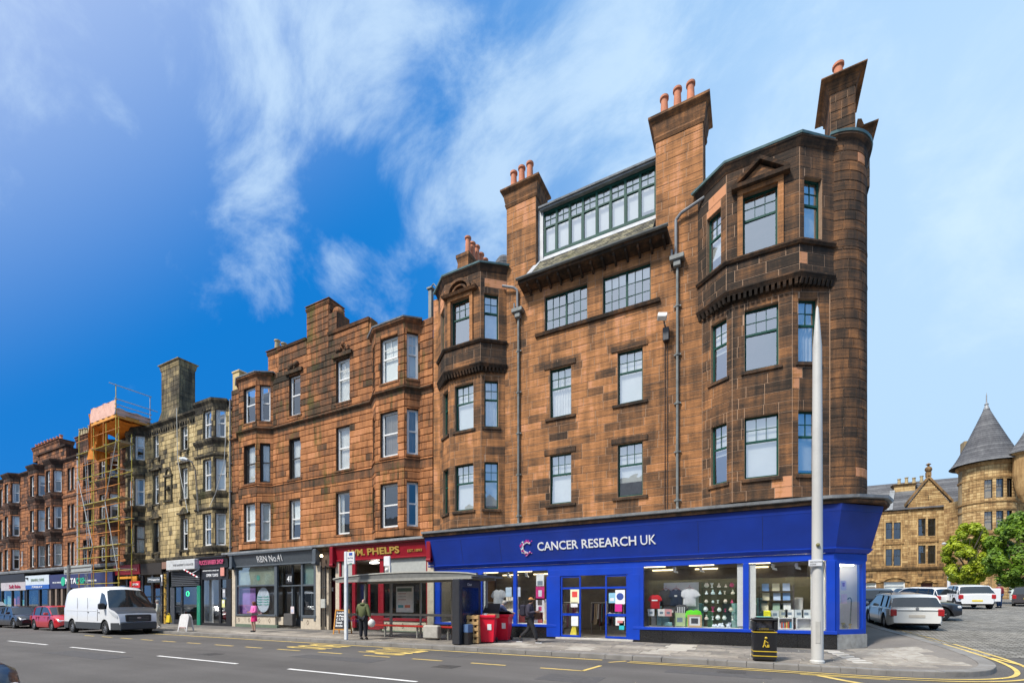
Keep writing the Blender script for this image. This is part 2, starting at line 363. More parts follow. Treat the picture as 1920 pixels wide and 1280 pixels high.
# kerb line (outer edge), running along the street and round the corner
KP = [(-110, 13.12), (-60, 13.12), (-20, 13.12), (-1.0, 13.1), (1.4, 13.0), (2.6, 12.98), (3.5, 13.12), (4.25, 13.5), (4.85, 14.15), (5.2, 15.0), (5.36, 16.2), (5.38, 17.5), (5.3, 20), (5.12, 22.4), (4.95, 25), (4.9, 30), (4.9, 46)]
def resample(P, step):
 out = [Vector((*P[0], 0))]; acc = 0
 for a, b in zip(P[:-1], P[1:]):
  a = Vector((*a, 0)); b = Vector((*b, 0)); L = (b-a).length; k = max(1, round(L/step))
  for i in range(1, k+1): out.append(a.lerp(b, i/k))
 return out
def smooth_path(P, it=2):
 P = [tuple(p) for p in P]
 for _ in range(it):
  Q = [P[0]]
  for a, b in zip(P[:-1], P[1:]):
   Q.append((a[0]*.75+b[0]*.25, a[1]*.75+b[1]*.25)); Q.append((a[0]*.25+b[0]*.75, a[1]*.25+b[1]*.75))
  Q.append(P[-1]); P = Q
 return P
def offset(P, d):   # to the right-hand side of travel when d>0 (towards the road)
 out = []
 for i, p in enumerate(P):
  a = P[max(0, i-1)]; b = P[min(len(P)-1, i+1)]; t = (b-a).normalized(); out.append(p+Vector((t.y, -t.x, 0))*d)
 return out
kp = resample(smooth_path(KP[:4])[:-1]+smooth_path(KP[3:]), 0.9)
kin = offset(kp, -0.3)
pav_in = [p for p in kin]
# pavement base (concrete) with the slabs on it
m = MB()
for a, b in zip(kin[:-1], kin[1:]):
 def inner(p):
  if p.y < 13.9 and p.x < 3.0: return Vector((p.x, 18.7, 0))
  return Vector((3.0+min(0.4, max(0, (p.y-13.9)*0.2)), max(18.7, p.y), 0))
 ia, ib = inner(a), inner(b)
 for k in range(6):
  f0, f1 = k/6, (k+1)/6
  q = [a.lerp(ia, f0), b.lerp(ib, f0), b.lerp(ib, f1), a.lerp(ia, f1)]
  m.quad(*[(p.x, p.y, hgt(p.x, p.y)+0.108) for p in q])
pavement = struct('pavement', m, M_CONC)
# kerb stones
kerbs = []
for i, (a, b) in enumerate(zip(kp[:-1], kp[1:])):
 if (b-a).length < 0.05: continue
 ja = a.lerp(b, 0.01); jb = a.lerp(b, 0.99); c = kin[i].lerp(kin[i+1], 0.01); d = kin[i].lerp(kin[i+1], 0.99)
 z = random.uniform(-.004, .004)
 m = MB(); hb = [(p.x, p.y, hgt(p.x, p.y)-0.03) for p in (ja, jb, d, c)]; ht = [(p.x, p.y, hgt(p.x, p.y)+0.108+z) for p in (ja, jb, d, c)]
 cc = (Vector(ht[0])+Vector(ht[1])+Vector(ht[2])+Vector(ht[3]))/4
 tp = [tuple(Vector(p).lerp(cc, 0.035)+Vector((0, 0, .016))) for p in ht]
 m.faces(hb+ht+tp, [(0, 1, 5, 4), (1, 2, 6, 5), (2, 3, 7, 6), (3, 0, 4, 7), (4, 5, 9, 8), (5, 6, 10, 9), (6, 7, 11, 10), (7, 4, 8, 11), (8, 9, 10, 11)])
 kerbs.append(((a+b)/2, m))
kerb_root = pavement
kerbs.sort(key=lambda k: (k[0]-Vector((0, 2, 0))).length)
for c, m in kerbs[:70]: part('kerb_stone', m, M_KERB, pavement)
rest = MB()
for c, m in kerbs[70:]: rest.faces(m.v, m.f)
part('kerb_stone', rest, M_KERB, pavement, kind='stuff')
# slabs
slabs = []
def inside(p):
 # distance to the kerb inner line on the building side
 if p[1] > 18.55 and p[0] < 3.95: return False
 if p[1] > 18.25 and p[0] < 2.6: return False
 if p[0] < 1: return p[1] > 13.46
 best = 1e9; side = 0
 for a, b in zip(kin[:-1], kin[1:]):
  if a.x < -2: continue
  ab = b-a; t = max(0, min(1, (Vector((*p, 0))-a).dot(ab)/max(1e-9, ab.length_squared))); q = a+ab*t; dv = Vector((*p, 0))-q
  if dv.length < best: best = dv.length; side = ab.x*dv.y-ab.y*dv.x
 return side > 0 and best > 0.02
for j in range(9):
 y0 = 13.44+j*0.6; xx = -62+0.45*(j % 2)+random.uniform(0, .1)
 while xx < 5.3:
  L = 0.9 if random.random() < .8 else 0.6
  x0, x1, y1 = xx+.006, xx+L-.006, y0+.588; xx += L
  if all(inside(p) for p in ((x0, y0), (x1, y0), (x1, min(y1, 18.24)), (x0, min(y1, 18.24)))):
   t = 0.43+random.uniform(-.16, .2)+(0.3 if j > 4 else .06 if j > 2 else -.08)+0.1*math.sin(x0*.35)
   if -2.75 < x0 < -2.1 and j < 7: t = -0.25
   if -8.3 < x0+0.5*j*0.3 < -7.4 and 1 < j < 5: t = -0.05
   if x0 > 2.4: t = 0.22+random.uniform(-.05, .05)
   slabs.append((x0, x1, y0, min(y1, 18.24), t))
def slab_mb(m, x0, x1, y0, y1, t):
 m.tone = t; c = .008; dz = random.uniform(-.002, .003)
 q = [(x0, y0), (x1, y0), (x1, y1), (x0, y1)]; q2 = [(x0+c, y0+c), (x1-c, y0+c), (x1-c, y1-c), (x0+c, y1-c)]
 vs = [(x, y, hgt(x, y)+.106) for x, y in q]+[(x, y, hgt(x, y)+.119+dz) for x, y in q2]
 m.faces(vs, [(0, 1, 5, 4), (1, 2, 6, 5), (2, 3, 7, 6), (3, 0, 4, 7), (4, 5, 6, 7)])
slabs.sort(key=lambda s: math.hypot(s[0], s[2]))
for s in slabs[:225]:
 m = MB(); slab_mb(m, *s); part('paving_slab', m, M_PAV, pavement)
m = MB()
for s in slabs[225:]: slab_mb(m, *s)
part('paving_slab', m, M_PAV, pavement, kind='stuff')
# diagonal run of pale studs near the corner
dz0 = thing('drain_stones', 'broken run of pale channel stones slanting across the pavement at the blue shop corner', 'channel', (2.2, 17.3, 0.122))
for i in range(7):
 m = MB(); x = 2.25+i*0.04; y = 17.35-i*0.5; m.cbox(x-.2, x+.2, y-.12, y+.12, .118, .13, .006); part('channel_stone', m, pm('pale_stone', (.5, .47, .42), .8, var=.2, bump=.2), dz0, shift=True)
# painted markings
def strip(mb, P, wd, z=.006, lift=True):
 A = offset(P, -wd/2); B = offset(P, wd/2)
 for i in range(len(P)-1): mb.quad(*[(p.x, p.y, (hgt(p.x, p.y) if lift else 0)+z) for p in (B[i], B[i+1], A[i+1], A[i])])
def V2(x, y): return Vector((x, y, 0))
m = MB()
k = 0; x = -10.1+6.06*3
while x > -120:
 mm = MB(); strip(mm, [V2(x, 7.47), V2(x+4.0, 7.47)], .11); struct('lane_dash', mm, M_WHITE_L, parent=None) if x > -40 else strip(m, [V2(x, 7.47), V2(x+4.0, 7.47)], .11)
 x -= 6.06
strip(m, [V2(5.4, 12.25), V2(9.5, 12.3)], .1)
struct('road_marking_white', m, M_WHITE_L)
m = MB()
strip(m, [V2(-29, 12.76), V2(-3.75, 12.76)], .12)
off1 = [p for p in offset(kp, .33) if p.x > -3.0]; off2 = [p for p in offset(kp, .6) if p.x > -3.0]
strip(m, off1, .09, .012); strip(m, off2, .09, .012)
strip(m, [V2(-3.45, 12.35), V2(-3.1, 12.85)], .1)
for ua, ub in ((159, 176), (191, 210), (226, 247), (265, 287), (304, 329), (351, 376), (403, 437), (460, 491), (520, 562), (597, 641), (682, 731), (773, 829), (883, 948)):
 strip(m, [V2(X(ua, 10.5), 10.5), V2(X(ub, 10.5), 10.5)], .1)
strip(m, [V2(X(1013, 10.5), 10.5), V2(X(1094, 10.5), 10.5)], .1); strip(m, [V2(X(1092, 10.5), 10.48), V2(-3.45, 11.6)], .1)
strip(m, [V2(1.35, 12.25), V2(1.75, 11.7), V2(2.2, 11.2)], .16); strip(m, [V2(1.0, 12.3), V2(2.6, 12.25)], .07)
strip(m, [V2(5.75, 17.0), V2(5.95, 15.6), V2(6.4, 14.6)], .09, .014)
struct('road_marking_yellow', m, M_YEL)
M_IRON = pm('iron_cover', (.06, .055, .05), .6, var=.4, scale=30, bump=.6); M_PATCH = pm('asphalt_patch', (.085, .08, .078), .95, var=.2, scale=8, bump=.5, bscale=70)
for x, y, a, b_ in ((-12.4, 9.2, 3.2, .7), (-4.1, 8.9, 1.3, .9), (-20.5, 6.2, 4.0, .8), (-8.3, 11.4, .5, 1.4), (-1.8, 11.2, 2.2, .55)): m = MB(); m.box(x, x+a, y, y+b_, -.01, .004); struct('road_patch', m, M_PATCH)
for x, y in ((-6.9, 9.6), (-15.2, 8.5), (-.4, 11.9)): m = MB(); m.cbox(x-.3, x+.3, y-.25, y+.25, -.01, .008, .004); m.box(x-.03, x+.03, y-.2, y+.2, .008, .011); single('manhole_cover', m, M_IRON, 'iron manhole cover in the road '+('near the bus bay end' if x == -6.9 else 'left of the centre' if x < -9 else 'below the litter bin'), 'manhole cover')
r_ = random.Random(44)
for k in range(60):
 x, y = r_.uniform(-24, 3), r_.choice((12.98, 13.6, 14.5, 16.8))+r_.uniform(-.1, .3); m = MB() if k == 0 else m; s_ = r_.uniform(.01, .03); z = (0 if y < 13.1 else .121)+.002; m.quad((x-s_, y, z), (x, y-s_, z+.006), (x+s_, y+.01, z), (x, y+s_, z+.01))
o = link('litter_scraps', m.mesh('litter_scraps', pm('paper_scrap', (.6, .58, .54), .9))); o['kind'] = 'stuff'; o['label'] = 'small scraps of paper scattered along the kerb and pavement'; o['category'] = 'litter'
for s, xa in (('BUS', -15.2), ('STOP', -11.55)):
 M_ = Matrix.Translation((xa, 12.5, .007)) @ Matrix.Rotation(R(-90), 4, 'Z') @ Matrix.Diagonal((1.0, 4.2, 1, 1))
 wd = 0.62 if s == 'BUS' else .52
 o = text('road_lettering', s, .66, M_, M_YEL, None, extr=0.0008, bold=.012, sx=1.25 if s == 'BUS' else .98); o['kind'] = 'structure'

# ================================================================== MASONRY KIT
FAC = 18.3
class Fr:
 """wall face seen from the street: runs left (a) to right (b); d = distance out of the wall"""
 def __init__(s, a, b):
  s.a = Vector((*a, 0)); s.b = Vector((*b, 0)); s.t = (s.b-s.a).normalized(); s.n = Vector((s.t.y, -s.t.x, 0)); s.L = (s.b-s.a).length
  s.ang = math.atan2(s.t.y, s.t.x)
 def p(s, u, d, z): q = s.a+s.t*u+s.n*d; return (q.x, q.y, z)
def cut(rects, ops):
 for (a0, a1, b0, b1) in ops:
  out = []
  for (x0, x1, z0, z1) in rects:
   if a0 >= x1 or a1 <= x0 or b0 >= z1 or b1 <= z0: out.append((x0, x1, z0, z1)); continue
   if a0 > x0: out.append((x0, a0, z0, z1))
   if a1 < x1: out.append((a1, x1, z0, z1))
   xa, xb = max(x0, a0), min(x1, a1)
   if b0 > z0: out.append((xa, xb, z0, b0))
   if b1 < z1: out.append((xa, xb, b1, z1))
  rects = out
 return rects
class Bld:
 def __init__(s, root, mats, proud=.02, joint=.014, cx=.01, cz=.01, course=.3, lens=(.45, 1.0), seed=1, mortar=.18, reveal=.24, jx=None):
  s.jx = jx; s.root = root; s.mats = mats; s.proud = proud; s.j = joint; s.cx = cx; s.cz = cz; s.course = course; s.lens = lens
  s.blocks = []; s.back = MB(); s.rnd = random.Random(seed); s.mortar = mortar; s.reveal = reveal; s.trim = MB()
 def block(s, f, x0, x1, z0, z1, tone, mi=0):
  j = s.j/2; jx = j if s.jx is None else s.jx/2; x0 += jx; x1 -= jx; z0 += j; z1 -= j
  if x1-x0 < .035 or z1-z0 < .035: return
  cx = min(s.cx, (x1-x0)*.3); cz = min(s.cz, (z1-z0)*.3); pr = s.proud*s.rnd.uniform(.75, 1.15)
  o = [f.p(x, .001, z) for x, z in ((x0, z0), (x1, z0), (x1, z1), (x0, z1))]
  m = [f.p(x, pr*.55, z) for x, z in ((x0, z0), (x1, z0), (x1, z1), (x0, z1))]
  q = [f.p(x, pr, z) for x, z in ((x0+cx, z0+cz), (x1-cx, z0+cz), (x1-cx, z1-cz), (x0+cx, z1-cz))]
  vs = o+m+q; fs = [(0, 1, 5, 4), (1, 2, 6, 5), (2, 3, 7, 6), (3, 0, 4, 7), (4, 5, 9, 8), (5, 6, 10, 9), (6, 7, 11, 10), (7, 4, 8, 11), (8, 9, 10, 11)]
  c = Vector(f.p((x0+x1)/2, 0, (z0+z1)/2)); r = c-Vector((0, 0, CAMH)); cosv = -r.normalized().dot(f.n)
  w = (x1-x0)*(z1-z0)*max(0, cosv)/r.length_squared
  s.blocks.append((w, vs, fs, tone, mi))
 def wall(s, f, u0, u1, z0, z1, ops=(), tone=None, course=None, zb=None, back=True, lens=None, patches=()):
  ops = [o for o in ops if o[1] > u0 and o[0] < u1 and o[3] > z0 and o[2] < z1]
  course = course or s.course; n = max(1, round((z1-z0)/course)); hh = (z1-z0)/n; lo, hi = lens or s.lens
  for k in range(n):
   a, b = z0+k*hh, z0+(k+1)*hh
   xs = [u0]; x = u0+s.rnd.uniform(.3, 1)*lo
   while x < u1-lo*.6: xs.append(x); x += s.rnd.uniform(lo, hi)
   xs.append(u1)
   for xa, xb in zip(xs[:-1], xs[1:]):
    for r in cut([(xa, xb, a, b)], ops):
     cxm = (r[0]+r[1])/2; czm = (r[2]+r[3])/2; q = f.p(cxm, 0, czm); t = tone(q[0], q[1], czm, s.rnd) if tone else .3
     for pt in patches:
      if pt[0] < cxm < pt[1] and pt[2] < czm < pt[3]: t = -.05
     s.block(f, *r, t)
  if back:
   s.back.tone = s.mortar
   for r in cut([(u0, u1, z0, z1)], ops): s.back.quad(f.p(r[0], 0, r[2]), f.p(r[1], 0, r[2]), f.p(r[1], 0, r[3]), f.p(r[0], 0, r[3]))
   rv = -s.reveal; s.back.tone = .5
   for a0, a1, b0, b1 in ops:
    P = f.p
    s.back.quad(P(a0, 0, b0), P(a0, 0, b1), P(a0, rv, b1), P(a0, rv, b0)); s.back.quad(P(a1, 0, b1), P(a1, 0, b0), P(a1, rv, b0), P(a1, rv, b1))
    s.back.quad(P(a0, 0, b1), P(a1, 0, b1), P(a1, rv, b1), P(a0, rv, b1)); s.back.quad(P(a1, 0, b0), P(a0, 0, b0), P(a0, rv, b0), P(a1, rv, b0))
 def sweep(s, pts, prof, tone=.7, mb=None, close=True):
  mb = mb or s.trim; mb.tone = tone
  P = [Vector((*p, 0)) for p in pts]; nrm = []; loop = len(P) > 3 and (P[0]-P[-1]).length < 1e-6
  for a, b in zip(P[:-1], P[1:]): t = (b-a).normalized(); nrm.append(Vector((t.y, -t.x, 0)))
  off = []
  for i in range(len(P)):
   if loop and i in (0, len(P)-1): o = (nrm[-1]+nrm[0])/max(.35, 1+nrm[-1].dot(nrm[0]))
   elif i == 0: o = nrm[0]
   elif i == len(P)-1: o = nrm[-1]
   else: o = (nrm[i-1]+nrm[i]); o = o/max(.35, (1+nrm[i-1].dot(nrm[i])))
   off.append(o)
  k = len(prof)
  rows = [[(P[i].x+off[i].x*d, P[i].y+off[i].y*d, z) for d, z in prof] for i in range(len(P))]
  for i in range(len(P)-1):
   for j in range(k if close else k-1):
    j2 = (j+1) % k; mb.quad(rows[i][j], rows[i+1][j], rows[i+1][j2], rows[i][j2])
  if not loop: mb.poly(rows[0]); mb.poly(rows[-1][::-1])
 def finish(s, n=290):
  s.blocks.sort(key=lambda b: -b[0]); L = True
  for w, vs, fs, t, mi in s.blocks[:n]:
   m = MB(); m.tone = t; m.mi = 0; m.faces(vs, fs); part('stone_block', m, s.mats[0], s.root, shift=True)
  m = MB()
  for w, vs, fs, t, mi in s.blocks[n:]: m.tone = t; m.faces(vs, fs)
  if m.f: part('stone_block', m, s.mats[0], s.root, shift=True, kind='stuff')
  part('wall', s.back, s.mats[1], s.root, shift=True)
  if s.trim.f:
   par = {}
   def fd(a):
    while par.setdefault(a, a) != a: par[a] = par[par[a]]; a = par[a]
    return a
   key = [(round(p[0], 3), round(p[1], 3), round(p[2], 3)) for p in s.trim.v]
   for f_ in s.trim.f:
    for k in f_[1:]: par[fd(key[f_[0]])] = fd(key[k])
   gr = {}
   for f_, t in zip(s.trim.f, s.trim.t): gr.setdefault(fd(key[f_[0]]), []).append((f_, t))
   gl = sorted(gr.values(), key=lambda g: -len({tuple(round(c, 1) for c in s.trim.v[i]) for f_, t in g for i in f_})); small = MB()
   def siz(g): P_ = [s.trim.v[i] for f_, t in g for i in f_]; return sum(max(p[k] for p in P_)-min(p[k] for p in P_) for k in range(3))
   gl.sort(key=lambda g: -siz(g))
   for n_, g in enumerate(gl):
    mb = MB() if n_ < 70 else small
    for f_, t in g: mb.tone = t; mb.poly([s.trim.v[i] for i in f_])
    if n_ < 70: part('moulding', mb, s.mats[0], s.root, shift=True)
   if small.f: part('carved_stone', small, s.mats[0], s.root, shift=True, kind='stuff')
# ------------------------------------------------------------------ windows
M_GREEN = pm('green_window_paint', (0.006, 0.06, 0.044), .6, var=.2, spec=.25, scale=3)
M_WFR = pm('white_window_paint', (0.78, 0.77, 0.74), .45, var=.06, scale=3)
M_DKFR = pm('dark_window_paint', (0.03, 0.028, 0.026), .5)
M_BLIND = pm('roller_blind', (0.7, 0.7, 0.67), .8, var=.06, scale=2)
M_CURT = pm('net_curtain', (0.7, 0.68, 0.64), .9, var=.15, scale=3)
M_CURT2 = pm('dark_curtain', (0.2, 0.17, 0.15), .9, var=.2, scale=3)
M_PANE = glass_mat('window_glass', .42, wav=.12); M_PANE2 = glass_mat('window_glass_clear', .16, wav=.05)
M_SGLASS = glass_mat('shop_glass', .06, tint=(.97, .98, .98))
WC = {}
def cached(key, fn):
 if key not in WC: WC[key] = fn()
 return WC[key]
def win(b, f, u, z0, w, h, style='g', sill=None, blind=None, tone=.75, depth=.13, mat=None, glass=None, silld=.07, sillw=.1, openb=0, rnd=random.Random(3)):
 """a sash window set back in the opening (u, z0, w, h) of face f; parts: panes, glazing bars, blind, sill"""
 w = round(w, 2); h = round(h, 2)
 q = f.p(u, -depth, z0); loc = Vector(q)-b.root.location
 fm = mat or {'g': M_GREEN, 'c': M_GREEN, 'w': M_WFR, 'x': M_WFR, 'd': M_DKFR}[style[0]]; fw = .055 if style[0] in 'gdc' else .085
 rail = h*.6; bars = []; panes = []
 iw, ih = w-2*fw, h-2*fw
 def grid_(x0, x1, za, zb, nx, nz, bw=.022):
  for i in range(1, nx): xx = x0+(x1-x0)*i/nx; bars.append((xx-bw/2, xx+bw/2, za, zb))
  for k in range(1, nz): zz = za+(zb-za)*k/nz; bars.append((x0, x1, zz-bw/2, zz+bw/2))
  for i in range(nx):
   for k in range(nz): panes.append((x0+(x1-x0)*i/nx, x0+(x1-x0)*(i+1)/nx, za+(zb-za)*k/nz, za+(zb-za)*(k+1)/nz))
 x0, x1 = fw, w-fw
 if style == 'g3': grid_(x0, x1, rail+.03, h-fw, 3, 2); grid_(x0, x1, fw, rail-.03, 1, 1)
 elif style == 'g2': grid_(x0, x1, rail+.03, h-fw, 2, 2); grid_(x0, x1, fw, rail-.03, 1, 1)
 elif style == 'c': grid_(x0, w/2-.04, fw, h-fw, 3, 3); grid_(w/2+.04, x1, fw, h-fw, 3, 3)
 elif style == 'd2': grid_(x0, x1, rail+.03, h-fw, 2, 1); grid_(x0, x1, fw, rail-.03, 1, 1)
 elif style == 'w2': rail = h*.55; grid_(x0, x1, rail+.03, h-fw, 2, 2); grid_(x0, x1, fw, rail-.03, 1, 1)
 else: rail = h*.52; grid_(x0, x1, rail+.03, h-fw, 1, 1); grid_(x0, x1, fw, rail-.03, 1, 1)
 def mk_frame():
  m = MB(); d = .07
  m.box(0, fw, 0, d, 0, h); m.box(w-fw, w, 0, d, 0, h); m.box(fw, w-fw, 0, d, h-fw, h); m.box(fw, w-fw, -.015, d, 0, fw*1.25)
  if style == 'c': m.box(w/2-.04, w/2+.04, -.005, d, fw, h-fw)
  else: m.box(fw, w-fw, -.006, d-.01, rail-.035, rail+.035)
  if style[0] in 'wx':   # inner sash edges
   for a, c in ((fw, rail-.03), (rail+.03, h-fw)): m.box(fw, fw+.035, .015, d-.01, a, c); m.box(w-fw-.035, w-fw, .015, d-.01, a, c)
  return m.mesh('window', fm)
 def mk_bars():
  m = MB()
  for k, r in enumerate(bars):
   dd = .0007*(k % 5); m.box(r[0], r[1], .012+dd, .048-dd, r[2], r[3])
  return m.mesh('glazing_bar', fm)
 wo_ = link('window', cached(('f', style, w, h, fm.name), mk_frame), b.root, loc, f.ang)
 if bars: link('glazing_bar', cached(('b', style, w, h, fm.name), mk_bars), wo_)
 gm = glass or (M_PANE if style[0] in 'gc' else M_PANE2)
 for r in panes:
  pw, ph = round(r[1]-r[0], 3), round(r[3]-r[2], 3)
  def mk(): m = MB(); m.quad((-pw/2, 0, -ph/2), (pw/2, 0, -ph/2), (pw/2, 0, ph/2), (-pw/2, 0, ph/2)); return m.mesh('pane', gm)
  o = link('pane', cached(('p', pw, ph, gm.name), mk), wo_, ((r[0]+r[1])/2, .03, (r[2]+r[3])/2))
  o.rotation_euler = (rnd.gauss(0, .018), 0, rnd.gauss(0, .018))
 bl = blind if blind is not None else rnd.choice(['b6', 'b4', 'cu', 'b9', 'cs', 'cu', 'b3', 'cs'])
 if bl[0] == 'b':
  k = int(bl[1:])/10
  def mkb(): m = MB(); m.box(.03, w-.03, .12, .125, h*(1-k), h-.02); m.box(.03, w-.03, .115, .13, h*(1-k)-.03, h*(1-k)); return m.mesh('blind', M_BLIND)
  link('blind', cached(('bl', w, h, k), mkb), wo_)
 elif bl in ('cu', 'cs', 'cd'):
  def mkc():
   m = MB(); n = max(10, int(w*26))
   for i in range(n):
    xa, xb = .02+(w-.04)*i/n, .02+(w-.04)*(i+1)/n
    if bl == 'cs' and .3*w < (xa+xb)/2 < .72*w: continue
    ya, yb = .13+.025*math.sin(i*1.9), .13+.025*math.sin((i+1)*1.9)
    m.quad((xa, ya, .03), (xb, yb, .03), (xb, yb, h-.03), (xa, ya, h-.03))
   return m.mesh('curtain', M_CURT2 if bl == 'cd' else M_CURT)
  link('curtain', cached(('cu', w, h, bl), mkc), wo_)
 if sill is not None:
  def mks():
   m = MB(); m.tone = tone; a = -sillw; m.hexa([(a, -depth-0.0-silld, -.13), (w-a, -depth-silld, -.13), (w-a, .0, -.13), (a, 0, -.13), (a, -depth-silld, -.025), (w-a, -depth-silld, -.025), (w-a, .0, .0), (a, 0, .0)])
   m.v = [(p[0], p[1]+0.0, p[2]) for p in m.v]; return m.mesh('sill', sill)
  link('sill', cached(('s', w, depth, silld, sillw, tone, sill.name), mks), wo_)
 return wo_
# ================================================================== CORNER TENEMENT (red sandstone)
RED = [(0.0, (.58, .27, .14)), (.14, (.45, .2, .078)), (.38, (.28, .13, .055)), (.58, (.15, .078, .04)), (.8, (.07, .045, .03)), (1.0, (.035, .027, .021))]
M_RED = stone_mat('red_sandstone', RED, moss=.0, streak=1.0); M_MORT = stone_mat('pale_mortar', [(0, (.42, .27, .175)), (.4, (.33, .215, .14)), (1, (.08, .055, .04))])
M_LEAD = pm('lead_sheet', (.27, .28, .285), .55, var=.3, scale=4, bump=.3, dirt=.55, metal=.15)
M_TEAL = pm('weathered_lead_edge', (.12, .2, .2), .5, var=.3, scale=4)
M_TERRA = pm('terracotta', (.55, .2, .1), .8, var=.2, scale=5, dirt=.3, bump=.2)
M_SLATE = stone_mat('slate_mossy', [(0, (.3, .27, .18)), (.4, (.17, .155, .11)), (.8, (.075, .075, .07)), (1, (.05, .05, .05))], moss=.5, streak=.2)
M_SLATE2 = stone_mat('slate_grey', [(0, (.2, .2, .2)), (.5, (.115, .115, .12)), (1, (.06, .06, .065))], streak=.2)
M_PIPE = pm('cast_iron_pipe', (.17, .18, .17), .6, var=.35, scale=3, dirt=.4)
M_DARKIN = pm('dark_plaster', (.16, .145, .13), .9)
B1 = thing('sandstone_tenement', 'tall red sandstone corner tenement with green sash windows above the blue shop', 'building', (-5.5, FAC, 0))
b1 = Bld(B1, (M_RED, M_MORT), proud=.011, joint=.02, cx=.004, cz=.004, course=.31, lens=(.5, 1.15), seed=4, mortar=.0)
def tone_wall(x, y, z, r):
 t = .28+r.gauss(0, .06)
 if r.random() < .12: t += r.uniform(.08, .22)
 for (xa, xb) in ((-7.69, -6.72), (-4.75, -3.76)):
  for (za, zb) in ((5.85, 8.0), (9.6, 11.7)):
   if za-.2 < z < zb+.1 and (xa-.55 < x < xa or xb < x < xb+.5) and r.random() < .55: t += .26
   if zb < z < zb+.35 and xa-.4 < x < xb+.4: t += .3
   if za-.9 < z < za and xa-.25 < x < xb+.25: t += .25
 if z > 12.9: t -= .02
 if x > -3.2: t += .12
 if x > -9.8 and x < -8.7: t += .08
 return t
def tone_bay(x, y, z, r):
 t = .54+r.gauss(0, .09)
 if x > -3: t += .13
 if z > 12.1: t += .1
 if 12.2 < z < 13.4 or z > 15.9: t += .12
 return t
def tone_bay_l(x, y, z, r):
 t = .47+r.gauss(0, .1)
 if z > 12.2: t += .06
 if 12.2 < z < 13.4: t += .28
 if z > 15.6: t += .2
 return t
ZC, ZM, ZT = 5.12, 12.25, 16.55
BAYS = []
